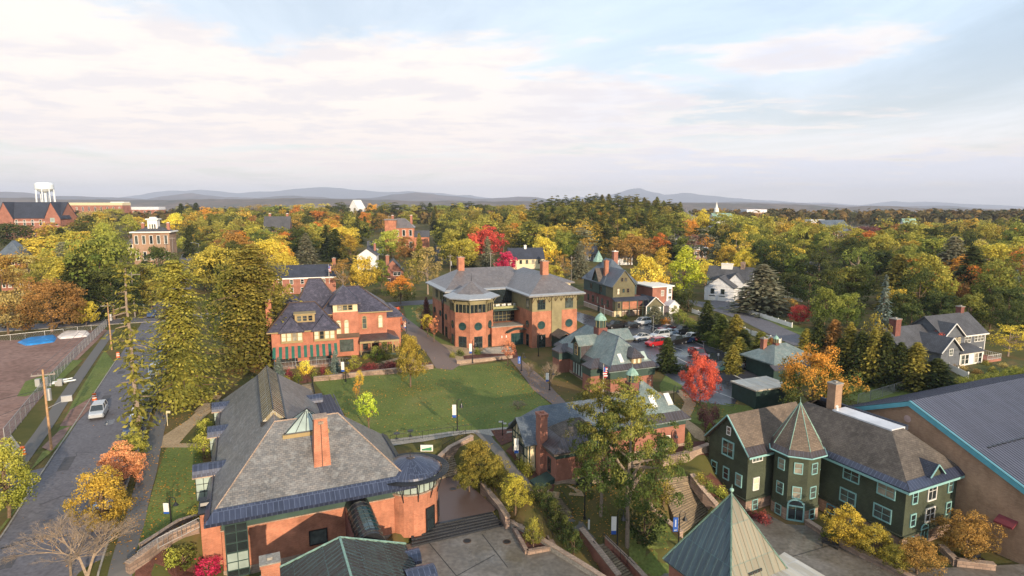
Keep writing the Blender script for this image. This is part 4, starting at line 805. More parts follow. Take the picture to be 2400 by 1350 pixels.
# the smaller, farther crowns behind them, one canopy: nobody could count these
def kindarr(o):
    me = o[1]; n = len(me.vertices); co = np.empty(n*3); me.vertices.foreach_get('co',co); c = np.empty(n*4); me.attributes['Col'].data.foreach_get('color',c); return co.reshape(-1,4,3), c.reshape(-1,4,4), o[2], o[3]
KA = [kindarr(v) for k in ('round','oval','willow','spruce','pine') for v in KIND[k]]; rng = np.random.default_rng(41)
cpal = ['green','dark green','olive','yellow-green','golden','orange','rust','green and gold','olive-gold']; VV=[];CC=[];MI=[]; cells = set()
for _ in range(9000):
    if len(VV) >= 620: break
    Y = 300*(1050/300)**_rs.random(); X = _rs.uniform(-.95,.95)*Y*.93; h = _rs.uniform(12,18); ki = _rs.choices(range(len(KA)),[4]*4+[1.5]*2+[1.5]*2+[1]*(len(KA)-8))[0]; V_,C_,h_,w_ = KA[ki]; wd = h*(_rs.uniform(.75,1.05) if ki < 8 else .5)
    z = hg(X,Y); q = proj(X,Y,z+h); qb = proj(X,Y,z+h*.3); ck = (int(X/12),int(Y/16))
    if ck in cells or not (-40<q[0]<2440) or q[1] < (476 if q[0]<1560 else 506): continue
    ww = wd/2*F/Y
    if any(q[0]+ww>a and q[0]-ww<c and qb[1]>b and q[1]<d_ for a,b,c,d_ in KEEP): continue
    cells.add(ck); n = len(V_); sel = rng.choice(n, min(n,int(1500*(1.3-Y/1100))), replace=False); v = V_[sel].copy(); cen = v.mean(1,keepdims=True); v = cen+(v-cen)*math.sqrt(n/len(sel))*.85
    a = _rs.uniform(0,6.28); ca,sa = math.cos(a),math.sin(a); x,y = v[...,0].copy()*wd/w_,v[...,1].copy()*wd/w_; v[...,0] = X+x*ca-y*sa; v[...,1] = Y+x*sa+y*ca; v[...,2] = v[...,2]*h/h_+z
    ci = _rs.choices(range(9),[7,5,3,5,2.4,.7,.4,3,1.2])[0] if ki < 8 else 1
    VV.append(v.reshape(-1,3)); CC.append(C_[sel].reshape(-1,4)); MI.append(np.full(len(sel),ci,np.int32))
V_ = np.concatenate(VV); C_ = np.concatenate(CC); M_ = np.concatenate(MI); n = len(M_); me = bpy.data.meshes.new('tree_canopy')
me.vertices.add(4*n); me.vertices.foreach_set('co', V_.astype(np.float32).ravel()); me.loops.add(4*n); me.loops.foreach_set('vertex_index', np.arange(4*n,dtype=np.int32))
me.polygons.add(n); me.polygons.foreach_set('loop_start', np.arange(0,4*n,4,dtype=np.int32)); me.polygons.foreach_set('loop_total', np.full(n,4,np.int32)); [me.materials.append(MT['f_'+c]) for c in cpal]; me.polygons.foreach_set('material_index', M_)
at = me.color_attributes.new('Col','FLOAT_COLOR','POINT'); at.data.foreach_set('color', C_.astype(np.float32).ravel()); me.update()
tag(link('tree_canopy', me), kind='stuff', label='dense canopy of smaller far trees filling the town up to the woods')
# the far woods, one mass: leaf clumps over the rolling plain
rng = np.random.default_rng(99); nt_ = 5200; per = 34
Yf = 600*(2200/600)**rng.uniform(0,1,nt_); Xf = rng.uniform(-.95,.95,nt_)*Yf
hf = rng.uniform(8,13,nt_); zf = np.interp(Yf,[600,800,2200,3200],[8,8,-62,-100])
_k = np.repeat(np.arange(nt_),per); E = rng.normal(size=(nt_*per,3)); E /= np.linalg.norm(E,axis=1,keepdims=True); E[:,2] = abs(E[:,2])
C = np.stack([Xf,Yf,zf],1)[_k]+E*np.stack([hf*.5,hf*.5,hf],1)[_k]*rng.uniform(.8,1.05,(nt_*per,1))
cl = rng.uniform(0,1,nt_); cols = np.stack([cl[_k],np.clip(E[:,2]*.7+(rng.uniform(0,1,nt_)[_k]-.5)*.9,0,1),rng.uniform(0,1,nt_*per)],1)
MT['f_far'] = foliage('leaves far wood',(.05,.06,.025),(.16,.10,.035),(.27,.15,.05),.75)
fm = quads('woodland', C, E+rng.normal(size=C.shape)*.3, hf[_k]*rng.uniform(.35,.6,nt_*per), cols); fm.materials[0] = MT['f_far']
fo = link('woodland', fm); tag(fo, kind='stuff', label='distant autumn woods covering the plain up to the hills')
# ================================================================= mountains
def ridge(name, prof, D, depth, mat, jag, seed, base=-120):
    """a range at distance D: skyline given in pixels, built as a rolling block with real depth"""
    xs = np.linspace(prof[0][0],prof[-1][0],220); ys = np.interp(xs,[p[0] for p in prof],[p[1] for p in prof])
    rows = 26; V=[]; 
    for j in range(rows):
        t = j/(rows-1); prof_t = math.sin(min(1,t/.55)*math.pi/2)**1.15 if t<=.55 else math.cos((t-.55)/.45*math.pi/2)
        Yj = D+(t-.55)*depth
        for i,(px,py) in enumerate(zip(xs,ys)):
            X = (px-1200)/F*D*.99; top = ZA(X,D,py+jag*(noise.noise(Vector((px*.035,seed,0)))+.5*noise.noise(Vector((px*.11,seed,3)))))
            n_ = noise.fractal(Vector((X/900,Yj/900,seed)),.9,2.1,5)
            V.append((X*(Yj/D)**.3, Yj, base+(top-base)*prof_t*(1+.10*n_*(1-abs(t-.55)*1.2))-abs(t-.55)*18*n_))
    me = bpy.data.meshes.new(name); nx = len(xs)
    me.from_pydata(V,[],[(j*nx+i,j*nx+i+1,(j+1)*nx+i+1,(j+1)*nx+i) for j in range(rows-1) for i in range(nx-1)])
    me.materials.append(mat); o = link(name, me); o['kind'] = 'structure'; return o
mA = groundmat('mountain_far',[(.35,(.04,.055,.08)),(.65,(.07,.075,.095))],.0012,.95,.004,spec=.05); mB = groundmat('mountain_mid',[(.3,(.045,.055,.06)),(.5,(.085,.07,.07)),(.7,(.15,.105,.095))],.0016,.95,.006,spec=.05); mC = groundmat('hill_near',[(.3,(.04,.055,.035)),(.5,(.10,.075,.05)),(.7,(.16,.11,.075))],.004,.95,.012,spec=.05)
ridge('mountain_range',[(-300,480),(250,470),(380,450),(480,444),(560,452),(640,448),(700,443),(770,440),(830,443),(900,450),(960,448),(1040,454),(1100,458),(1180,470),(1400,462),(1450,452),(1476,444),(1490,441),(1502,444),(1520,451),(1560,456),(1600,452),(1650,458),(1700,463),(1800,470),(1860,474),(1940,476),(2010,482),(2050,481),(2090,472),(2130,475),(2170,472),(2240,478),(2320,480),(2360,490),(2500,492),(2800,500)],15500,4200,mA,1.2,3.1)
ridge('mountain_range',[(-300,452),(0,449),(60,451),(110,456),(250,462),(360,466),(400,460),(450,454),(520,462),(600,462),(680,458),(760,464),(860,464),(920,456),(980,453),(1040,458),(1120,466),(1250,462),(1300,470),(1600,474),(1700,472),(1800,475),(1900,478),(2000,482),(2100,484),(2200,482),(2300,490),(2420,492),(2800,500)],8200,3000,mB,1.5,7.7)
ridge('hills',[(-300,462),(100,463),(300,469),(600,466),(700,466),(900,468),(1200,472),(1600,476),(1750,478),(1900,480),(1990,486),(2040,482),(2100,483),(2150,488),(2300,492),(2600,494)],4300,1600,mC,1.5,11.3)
# ================================================================= buildings
def band(mb, A, B, a, b, f=.12, lift=.04, drop=.0, mi=0):
    """metal strip along the eave A-B of the slope that rises to a-b"""
    A,B,a,b = map(Vector,(A,B,a,b)); n = (B-A).cross(a-A).normalized()
    if n.z < 0: n = -n
    q = [A,B,B.lerp(b,f),A.lerp(a,f)]; top = [p+n*lift for p in q]
    mb.face(top,mi); mb.face([q[0]-Vector((0,0,drop)),q[1]-Vector((0,0,drop)),top[1],top[0]],mi); mb.face([top[3],top[2],q[2],q[3]],mi); return mb
def ridgecap(mb, pts, r=.1, mi=0):
    for p,q in zip(pts,pts[1:]): mb.tube(p,q,r,r,5,mi)
    return mb
def chimney(t, u0,u1,v0,v1,z0,z1, m='brick', cap='conc', taper=0, pot=False):
    a = MB(); c = 0
    a.box(u0,u1,v0,v1,z0,z1-.25); a.box(u0-.07,u1+.07,v0-.07,v1+.07,z1-.25,z1)
    o = t.part('chimney',a,MT[m]); b = MB().box(u0-.1,u1+.1,v0-.1,v1+.1,z1,z1+.1); 
    b.box((u0+u1)/2-.2,(u0+u1)/2+.2,(v0+v1)/2-.2,(v0+v1)/2+.2,z1+.1,z1+.3); t.part('chimney_cap',b,MT[cap],o)
    return o
def railing(mb, a, b, z0, z1, h=1.0, sp=.4, top=.03):
    L = math.hypot(b[0]-a[0],b[1]-a[1]); n = max(1,int(L/sp))
    mb.tube((*a,z0+h),(*b,z1+h),top,top,4); mb.tube((*a,z0+.12),(*b,z1+.12),.02,.02,4)
    for k in range(n+1):
        t = k/n; x,y,z = a[0]+(b[0]-a[0])*t,a[1]+(b[1]-a[1])*t,z0+(z1-z0)*t; mb.tube((x,y,z),(x,y,z+h),.03 if k%5==0 else .016,None,4)
    return mb
# ---------------------------------------------------------------- 1 long slate hall (front left)
A = T('hall','long brick hall with huge grey slate roof, ridge skylight and round corner pavilion','building',P(485,1225,2.4),-4.5,23.8)
A.part('stone_base',MB().box(.95,17.35,.95,13,-4.5,-3).box(.95,12,13,35,-4.5,-.4),MT['stonel'])
A.part('wall',MB().box(1,17.3,1,12.8,-3,.8).box(1,11.2,12.8,34.2,-.4,2.2),MT['brick'])
A.part('green_wall_band',MB().box(1.05,17.25,1.05,12.7,.85,2.2),MT['greenf']); A.part('string_course',MB().box(.93,17.37,.93,12.9,.8,.88),MT['stonel'])
zr=8.3; a_=(6.1,6.8,zr); b_=(12.2,6.8,zr); c_=(6.1,27.9,zr)
m = MB()
m.face([(0,0,2.4),(18.3,0,2.4),b_,a_]); m.face([(18.3,0,2.4),(18.3,13.6,2.4),b_]); m.face([(18.3,13.6,2.4),(12.2,13.6,2.4),a_,b_]); m.face([(12.2,13.6,2.4),(12.2,35.3,2.4),c_,a_]); m.face([(12.2,35.3,2.4),(0,35.3,2.4),c_]); m.face([(0,35.3,2.4),(0,0,2.4),a_,c_])
ev = [(0,0),(18.3,0),(18.3,13.6),(12.2,13.6),(12.2,35.3),(0,35.3)]
for i in range(6): p,q=ev[i],ev[(i+1)%6]; m.face([(*p,2.15),(*q,2.15),(*q,2.4),(*p,2.4)])
m.face([(*p,2.15) for p in ev[::-1]])
rf = A.part('roof',m,MT['slateA'])
g = MB(); band(g,(-.25,-.25,2.25),(18.55,-.25,2.25),a_,b_,.135,.12,.25); band(g,(18.55,-.25,2.25),(18.55,13.7,2.25),b_,b_,.11,.12,.25); band(g,(-.2,35.4,2.3),(-.2,-.2,2.3),c_,a_,.07,.08,.2)
A.part('eave_flashing',g,MT['metalb'],rf)
A.part('hip_capping',ridgecap(ridgecap(MB(),[(0,0,2.45),a_,c_],.07),[(18.3,0,2.45),b_,a_],.07),MT['stonel'],rf)
# ridge skylight
m = MB(); z0=7.35
L0,L1=9.2,27.6
m.face([(4.95,L0,z0+.25),(6.1,L0,8.75),(6.1,L1,8.75),(4.95,L1,z0+.25)][::-1]); m.face([(7.25,L0,z0+.25),(7.25,L1,z0+.25),(6.1,L1,8.75),(6.1,L0,8.75)]); m.face([(4.95,L0,z0+.25),(7.25,L0,z0+.25),(6.1,L0,8.75)]); m.face([(7.25,L1,z0+.25),(4.95,L1,z0+.25),(6.1,L1,8.75)])
sk = A.part('skylight',m,MT['skyl'],label='long tent-shaped glazed skylight along the ridge')
m = MB()
for k in range(24):
    v=L0+(L1-L0)*k/23; m.tube((4.93,v,z0+.27),(6.1,v,8.79),.035,None,4); m.tube((7.27,v,z0+.27),(6.1,v,8.79),.035,None,4)
m.tube((6.1,L0,8.8),(6.1,L1,8.8),.07,None,5); m.box(4.8,4.98,L0-.1,L1,z0-.15,z0+.3); m.box(7.22,7.4,L0-.1,L1,z0-.15,z0+.3); m.box(4.8,7.4,L0-.2,L0,z0-.15,z0+.3)
A.part('frame',m,MT['black'],sk)
# glass lantern on the front peak
bs=[(6.9,5.4),(10.9,5.4),(10.9,8.2),(6.9,8.2)]; ap=(9.2,7.0,9.15); zb=7.3
m=MB(); [m.face([(*bs[i],zb),(*bs[(i+1)%4],zb),ap]) for i in range(4)]
ln=A.part('glass_lantern',m,MT['glassl']); m=MB(); [m.tube((*q,zb),ap,.06,None,5) for q in bs]; [m.tube((*bs[i],zb),(*bs[(i+1)%4],zb),.09,None,5) for i in range(4)]
for f in (.25,.5,.75): x=6.9+4*f; m.tube((x,5.4,zb),(9.2+(x-9.2)*.12,6.8,8.95),.04,None,4)
A.part('frame',m,MT['black'],ln); A.part('curb',MB().box(6.7,11.1,5.2,8.4,6.6,7.28),MT['trimc'],ln)
m=MB(); m.face([(9.25,2.55,4.4),(10.85,2.55,4.4),(10.7,2.95,9.3),(9.5,2.95,9.3)]); m.face([(10.85,2.55,4.4),(10.85,4.5,4.4),(10.7,4.1,9.3),(10.7,2.95,9.3)]); m.face([(9.25,4.5,4.4),(9.25,2.55,4.4),(9.5,2.95,9.3),(9.5,4.1,9.3)]); m.face([(10.85,4.5,4.4),(9.25,4.5,4.4),(9.5,4.1,9.3),(10.7,4.1,9.3)]); m.face([(9.5,2.95,9.3),(10.7,2.95,9.3),(10.7,4.1,9.3),(9.5,4.1,9.3)])
ch=A.part('chimney',m,MT['brick'],label='tall tapering orange brick chimney'); A.part('chimney_cap',MB().box(9.42,10.78,2.87,4.18,9.3,9.42).box(9.85,10.35,2.85,2.9,8.75,9.05),MT['stonel'],ch); A.part('expansion_joint',MB().face([(10.02,2.53,4.4),(10.08,2.53,4.4),(10.12,2.92,9.1),(10.06,2.92,9.1)]),MT['black'],ch)
# barrel canopies through the slope
def barrel(t,u0,u1,v,z,r,mat='metalb',parent=None,axis='u',name='barrel_roof',a0=0,a1=180,n=10):
    m=MB()
    for k in range(n):
        t0,t1=R(a0+(a1-a0)*k/n),R(a0+(a1-a0)*(k+1)/n); 
        f=(lambda s,t_:(s,v+r*math.cos(t_),z+r*math.sin(t_))) if axis=='u' else (lambda s,t_:(v+r*math.cos(t_),s,z+r*math.sin(t_)))
        m.face([f(u0,t0),f(u1,t0),f(u1,t1),f(u0,t1)]); m.face([f(u0,t1),f(u0,t0),(f(u0,0)[0],f(u0,0)[1],z) if 0 else ((u0,v,z) if axis=='u' else (v,u0,z))])
        m.face([f(u1,t0),f(u1,t1),((u1,v,z) if axis=='u' else (v,u1,z))])
    return t.part(name,m,MT[mat],parent)
for v,u0,u1,z in ((10.2,-1.7,3.0,2.75),(21.2,-.9,2.3,2.75),(30.6,-.8,2.2,2.75)):
    o=barrel(A,u0,u1,v,z,1.0); A.part('fascia',MB().box(u0-.05,u0+.05,v-1.05,v+1.05,z-.12,z+.06).box(u0,1.2,v-1.04,v-.94,z-.12,z),MT['stonel'],o)
    A.part('bay_window',MB().box(u0+.25,1,v-.8,v+.8,.2,z-.1),MT['glassl'],o); m=MB(); [m.box(u0+.2,1,v-.84,v-.8,zz,zz+.05) for zz in (.2,1.1,1.9,z-.15)]; [m.box(uu,uu+.05,v-.85,v-.8,.2,z-.1) for uu in (u0+.2,u0+.9,u0+1.6)]
    A.part('frame',m,MT['black'],o)
barrel(A,10.2,13.0,29.2,2.7,.95)
# end pier, glazed corner
pr=A.part('brick_pier',MB().box(-.7,.9,2.2,5.2,-4.5,2.2),MT['brick']); A.part('coping',MB().box(-.85,.9,2.0,5.4,2.2,2.35).tube((-.7,3.7,2.4),(.4,3.7,2.4),.35,None,8),MT['black'],pr)
m=MB(); gl=MB().box(1.3,3.1,.75,1.0,-3.6,2.1); [m.box(x,x+.07,.68,.75,-3.6,2.1) for x in (1.25,2.17,3.08)]; [m.box(1.25,3.15,.66,.75,z,z+.08) for z in (-3.68,-3.0,-2.2,-1.3,-.4,.6,1.4,2.05)]
o=A.part('stair_window',m,MT['greend'],label='tall dark glazed corner strip'); A.part('pane',gl,MT['glass'],o); A.part('blind',MB().box(1.35,3.05,.70,.745,-3.0,-1.35),MT['glassl'],o)
A.win(9.2,.98,-1.6,270,1.5,1.3,'black','glass',1,1)
# rotunda
cx,cy=18.7,2.7; 
m=MB().lathe(cx,cy,[(2.75,-3.3),(2.75,1.1)],36)
ro=A.part('rotunda_wall',m,MT['brick']); A.part('sill_band',MB().lathe(cx,cy,[(2.83,1.1),(2.83,1.22),(2.6,1.22)],36),MT['stonel'],ro)
A.part('clerestory',MB().lathe(cx,cy,[(2.6,1.2),(2.6,2.6)],24),MT['glassl'],ro)
m=MB()
for k in range(24): t=R(k*15); m.tube((cx+2.65*math.cos(t),cy+2.65*math.sin(t),1.1),(cx+2.65*math.cos(t),cy+2.65*math.sin(t),2.65),.05,None,4)
for k in range(10): t=R(-150+k*30); m.tube((cx+2.75*math.cos(t),cy+2.75*math.sin(t),.4),(cx+3.5*math.cos(t),cy+3.5*math.sin(t),2.7),.06,None,4)
A.part('bracket',m,MT['black'],ro)
A.part('dome',MB().lathe(cx,cy,[(3.1,2.75),(3.0,2.95),(2.3,3.35),(1.4,3.7),(.5,3.9),(0,3.95)],40),MT['metalb'],ro)
m=MB(); [m.tube((cx+3.0*math.cos(R(k*9)),cy+3.0*math.sin(R(k*9)),2.97),(cx+.3*math.cos(R(k*9)),cy+.3*math.sin(R(k*9)),3.95),.022,None,3) for k in range(40)]; m.lathe(cx,cy,[(.35,3.75),(.3,4.05),(0,4.1)],12); m.tube((cx,cy,4),(cx,cy,4.9),.05,.01,5)
A.part('dome_ribs',m,MT['metalp'],ro)
m=MB()
for rr in (3.3,3.45,3.6,3.75,3.9): m.lathe(cx,cy,[(rr-.04,2.72),(rr+.04,2.72),(rr+.04,2.8),(rr-.04,2.8),(rr-.04,2.72)],40)
[m.tube((cx+2.5*math.cos(R(k*20)),cy+2.5*math.sin(R(k*20)),2.7),(cx+3.9*math.cos(R(k*20)),cy+3.9*math.sin(R(k*20)),2.7),.035,None,4) for k in range(18)]
A.part('sunshade_rings',m,MT['black'],ro)
for an in (-62,-22): A.win(cx+2.76*math.cos(R(an)),cy+2.76*math.sin(R(an)),-1.8,an,1.0,2.4,'black','glass',1,2,name='door')
A.part('roof_link',MB().face([(17.2,2,2.2),(19,2,2.9),(19,6,2.9),(17.2,6,2.2)]),MT['black'],ro)
# pergola on the lawn side, canted glass link to the lower block
m=MB(); [m.box(11.2,15.2-.02*k,16.5+k*.5,16.62+k*.5,2.15,2.3) for k in range(33)]; [m.box(u,u+.14,16.3,33,2.0,2.15) for u in (12.6,14.9)]; [m.box(14.95,15.1,v,v+.16,-.1,2.0) for v in (16.6,22,27.5,32.5)]
A.part('pergola',m,MT['metalb']); A.part('terrace_paving',MB().box(11.2,15.3,16,33.3,-.3,.12),MT['brickp'])
lk=barrel(A,-6.6,1.0,12.9,.75,1.15,'black',None,'v','glazed_link'); m=MB(); [m.lathe(0,0,[(0,0),(0,0)],3) for _ in ()]
for k in range(8):
    v=-6.2+k*.8
    for j in range(8):
        t0,t1=R(22*j+2),R(22*j+24); m.tube((12.9+1.18*math.cos(t0),v,.75+1.18*math.sin(t0)),(12.9+1.18*math.cos(t1),v,.75+1.18*math.sin(t1)),.03,None,4)
A.part('frame',m,MT['metald'],lk); m=MB()
for j in (2,3,4):
    t0,t1=R(22*j+2),R(22*j+22); m.face([(12.9+1.17*math.cos(t0),-5.8,.75+1.17*math.sin(t0)),(12.9+1.17*math.cos(t0),-1.6,.75+1.17*math.sin(t0)),(12.9+1.17*math.cos(t1),-1.6,.75+1.17*math.sin(t1)),(12.9+1.17*math.cos(t1),-5.8,.75+1.17*math.sin(t1))])
A.part('pane',m,MT['glasst'],lk); A.part('link_wall',MB().box(11.75,14.05,-6.5,1,-4.5,.75),MT['brickd'],lk)
# ---------------------------------------------------------------- 2 dark metal-roofed block at the bottom edge
B=T('pavilion','low block with dark ribbed bronze metal roof at the bottom edge of the picture','building',A.w(10,-12),-4.5,23.8)
def hipq(mb,c,r,z,zr,rot=0): pass
B.part('wall',MB().box(-4.6,4.6,-5.2,5.2,-4.5,-.3),MT['brick2'])
ap=(0,3.2,3.4); ap2=(0,-3.2,3.4); E4=[(-6,-6.4),(6,-6.4),(6,6.2),(-6,6.2)]
m=MB(); m.face([(*E4[3],-.3),(*ap[:2],3.4),(*E4[2],-.3)][::-1]); m.face([(*E4[2],-.3),(*ap[:2],3.4),(*ap2[:2],3.4),(*E4[1],-.3)][::-1]); m.face([(*E4[1],-.3),(*ap2[:2],3.4),(*E4[0],-.3)][::-1]); m.face([(*E4[0],-.3),(*ap2[:2],3.4),(*ap[:2],3.4),(*E4[3],-.3)][::-1]); m.face([(*q,-.35) for q in E4[::-1]])
r_=B.part('roof',m,MT['metald']); m=MB(); 
def ribs(mb,A_,B_,a,b,n,r=.035):
    A_,B_,a,b=map(Vector,(A_,B_,a,b))
    for k in range(n+1):
        f=k/n; p=A_.lerp(B_,f); d=(B_-A_).normalized(); up=((a+b)/2-(A_+B_)/2); up=(up-d*up.dot(d)); hgt=1.0
        # clip rib at hips
        la=(p-A_).dot(d); lb=(B_-p).dot(d); oa=(a-A_).dot(d); ob=(B_-b).dot(d); g_=1.0
        if oa>1e-3: g_=min(g_,la/oa)
        if ob>1e-3: g_=min(g_,lb/ob)
        if g_>.02: mb.tube(p,p+up*min(1,g_),r,None,4)
    return mb
ribs(m,(-6,6.2,-.28),(-6,-6.4,-.28),(0,3.2,3.42),(0,-3.2,3.42),26); ribs(m,(6,-6.4,-.28),(6,6.2,-.28),(0,-3.2,3.42),(0,3.2,3.42),26); ribs(m,(6,6.2,-.28),(-6,6.2,-.28),(0,3.2,3.42),(0,3.2,3.42),24); ribs(m,(-6,-6.4,-.28),(6,-6.4,-.28),(0,-3.2,3.42),(0,-3.2,3.42),24)
B.part('standing_seams',m,MT['metald'],r_); B.part('hip_flashing',ridgecap(ridgecap(ridgecap(MB(),[(6,6.2,-.25),ap,(-6,6.2,-.25)],.1),[ap,ap2],.1),[(6,-6.4,-.25),ap2,(-6,-6.4,-.25)],.1),MT['copc'],r_)
chimney(B,-5.9,-4.6,1.9,3.1,-4,3.2,'brick','conc')
barrel(B,4.6,7.0,.5,-.5,1.3,'metalb'); B.part('bay_wall',MB().box(4.6,6.8,-.7,1.7,-4.5,-.5),MT['brickd'])
barrel(B,3.5,6.8,4.6,-.9,.9,'metalb')
# ---------------------------------------------------------------- 3 copper pyramid at the bottom
Cc=T('copper_pyramid_building','square brick pavilion under a steep verdigris copper pyramid roof with ball finial','building',(16.55,43.0),-6,28)
s=3.42; zb=2.0; za=8.2
Cc.part('wall',MB().box(-s+.35,s-.35,-s+.35,s-.35,-6,zb),MT['brick2'])
q=[(-s,-s),(s,-s),(s,s),(-s,s)]; m=MB(); m2=MB()
m.face([(*q[1],zb),(*q[2],zb),(0,0,za)]); m.face([(*q[0],zb),(*q[1],zb),(0,0,za)]); m2.face([(*q[3],zb),(*q[0],zb),(0,0,za)]); m2.face([(*q[2],zb),(*q[3],zb),(0,0,za)]); m.face([(*p,zb-.1) for p in q[::-1]])
r_=Cc.part('roof_slope',m,MT['copper']); Cc.part('roof_slope',m2,MT['copd'],label='blue-green slopes coloured darker for their shaded side')  # same copper in two tones: shade is put into the left and rear slopes
m=MB()
for i,mt in enumerate(('copper','copper','copd','copd')): Cc.part('standing_seams',ribs(MB(),(*q[i],zb+.03),(*q[(i+1)%4],zb+.03),(0,0,za+.02),(0,0,za+.02),11,.03),MT[mt],r_); Cc.part('hip_flashing',ridgecap(MB(),[(*q[0],zb+.03),(0,0,za)],.07).tube((*q[1],zb+.03),(0,0,za),.07).tube((*q[3],zb+.03),(0,0,za),.07).tube((*q[2],zb+.03),(0,0,za),.07),MT['copc'],r_)
m=MB().tube((0,0,za-.1),(0,0,za+.75),.05,.015,6); m.lathe(0,0,[(0,za+.12),(.13,za+.2),(.16,za+.3),(.13,za+.4),(0,za+.46)],12); Cc.part('finial',m,MT['copc'])
wg=Cc.part('lower_roof',MB().prism([(-1.2,-6.2),(4.6,-6.2),(4.6,-1.4),(.2,-2.2),(-1.2,-2.6)],2.6,2.9),MT['paler']); Cc.part('lower_wall',MB().box(-.9,4.4,-6,-2.4,-6,2.6),MT['brick2']); Cc.part('vent_cap',MB().box(-.9,.5,-2.7,-1.9,2.9,3.5),MT['metald'],wg)
# ---------------------------------------------------------------- 4 green shingled building
D=T('green_shingle_building','dark green shingled three-storey building with a conical corner tower and turquoise window trim','building',P(2112,1290,-6),-6,25)
fp=[(0,0),(10.3,0),(10.3,19.8),(-8.8,19.8),(-8.8,12.9),(-5.2,12.9),(-5.2,10.5),(0,10.5)]
# footprint: end wall 0..10 at v=0; long west wall u=0 v 0..11; tower; gabled wing on the left
D.part('stone_base',MB().prism([(0,0),(9,0),(9,18),(0,18)],-6.3,-4.6).prism([(-8.7,12.7),(0.2,12.7),(0.2,19.2),(-8.7,19.2)],-6.3,-4.6),MT['stone'])
D.part('wall',MB().box(.06,8.94,.06,18,-4.55,.9).prism([(-8.6,12.8),(.06,12.8),(.06,19.1),(-8.6,19.1)],-4.55,1.0),MT['wallg'])
m=MB(); gwall(m,12.8,19.1,-8.64,-.2,.95,4.7,'v',.2)
D.part('gable_wall',m,MT['wallg'])
D.part('skirt_trim',MB().box(-.12,9.1,-.12,.06,-4.68,-4.5).box(-.12,.06,-.12,12,-4.68,-4.5).box(-8.8,-.1,12.62,12.75,-4.68,-4.5).box(-8.8,-8.64,12.6,19.2,-4.68,-4.5),MT['wallg'])
zr=5.0; m=MB(); E_=.9
pA,pB,pC,pD=(-.55,-.55),(9.6,-.55),(9.6,19.5),(-.55,19.5); ra,rb=(3.6,4.3),(3.6,15.2); rc,rd_2=(5.6,4.3),(5.6,15.2)
zt=4.9
m.face([(*pA,E_),(*pB,E_),(*rc,zt),(*ra,zt)]); m.face([(*pB,E_),(*pC,E_),(*rd_2,zt),(*rc,zt)]); m.face([(*pC,E_),(*pD,E_),(*rb,zt),(*rd_2,zt)]); m.face([(*pD,E_),(*pA,E_),(*ra,zt),(*rb,zt)])
for p,q in ((pA,pB),(pB,pC),(pC,pD),(pD,pA)): m.face([(*p,E_-.25),(*q,E_-.25),(*q,E_),(*p,E_)])
m.face([(*p,E_-.25) for p in (pD,pC,pB,pA)])
r_=D.part('roof',m,MT['shing']); D.part('flat_roof_deck',MB().box(3.55,5.9,4.3,11.6,zt-.35,zt+.12),MT['membr'],r_); m=MB(); [m.box(5.9+(k*.01),6.3,4.2+k*1.1,5.3+k*1.1,zt-.3-(0),zt+.25) for k in range(10)]
D.part('parapet',m,MT['shingd'],r_)
g=MB(); band(g,(-.6,-.6,.85),(9.65,-.6,.85),(*ra,zt),(*rc,zt),.16,.06,.12); band(g,(-.6,12.5,.85),(-.6,-.6,.85),(*rb,zt),(*ra,zt),.13,.06,.12); D.part('eave_flashing',g,MT['metalb'],r_)
D.part('eave_trim',MB().box(-.62,9.66,-.64,-.5,.5,.74).box(-.66,-.5,-.64,12.5,.5,.74),MT['trimq'],r_)
# gabled wing roof (ridge along u)
m=MB(); gable(m,-9.0,2.5,12.4,19.5,1.0,4.85,'u',.25); D.part('wing_roof',m,MT['shtower'])
m=MB(); m.tube((-9.02,12.35,.95),(-9.02,15.95,4.8),.09,None,4); m.tube((-9.02,19.55,.95),(-9.02,15.95,4.8),.09,None,4); m.box(-8.9,-5,12.3,12.45,.62,.86); D.part('rake_trim',m,MT['trimq'])
D.part('wing_eave_flashing',band(MB(),(-9.02,12.3,.98),(-5.8,12.3,.98),(-9.02,15.9,4.85),(-5.8,15.9,4.85),.2,.08,.1),MT['metalp'])
# tower
tx,ty,tr=-3.1,10.8,2.6
def octa(r,ph=22.5): return [(tx+r*math.cos(R(ph+45*k)),ty+r*math.sin(R(ph+45*k))) for k in range(8)]
D.part('tower_stone_base',MB().prism(octa(tr+.08),-6.3,-4.6),MT['stone']); tw=D.part('tower_wall',MB().prism(octa(tr),-4.55,1.6),MT['wallg'])
D.part('tower_skirt',MB().prism(octa(tr+.14),-4.72,-4.5),MT['wallg'],tw)
m=MB(); o8=octa(tr+.55); o7=octa(tr+.2); [m.face([(*o8[i],1.75),(*o8[(i+1)%8],1.75),(*o7[(i+1)%8],2.3),(*o7[i],2.3)]) for i in range(8)]; [m.face([(*o8[i],1.6),(*o8[(i+1)%8],1.6),(*o8[(i+1)%8],1.75),(*o8[i],1.75)]) for i in range(8)]; m.face([(*p,1.6) for p in o8[::-1]])
D.part('tower_eave',m,MT['metalp'],tw); m=MB(); o9=octa(tr+.6)
for i in range(8): m.tube((*o9[i],1.62),(*o9[(i+1)%8],1.62),.09,None,5)
D.part('tower_eave_trim',m,MT['trimq'],tw)
m=MB(); [m.face([(*o7[i],2.28),(*o7[(i+1)%8],2.28),(tx,ty,7.15)]) for i in range(8)]; sp=D.part('spire',m,MT['shtower'],tw); m=MB(); [m.tube((*o7[i],2.3),(tx,ty,7.15),.05,None,4) for i in range(8)]; m.tube((tx,ty,7.05),(tx,ty,7.8),.05,.01,5); D.part('hip_capping',m,MT['copc'],sp)
def octwin(k,z,**kw):
    a=45*k; r=tr*math.cos(R(22.5)); D.win(tx+r*math.cos(R(a)),ty+r*math.sin(R(a)),z,a,**kw)
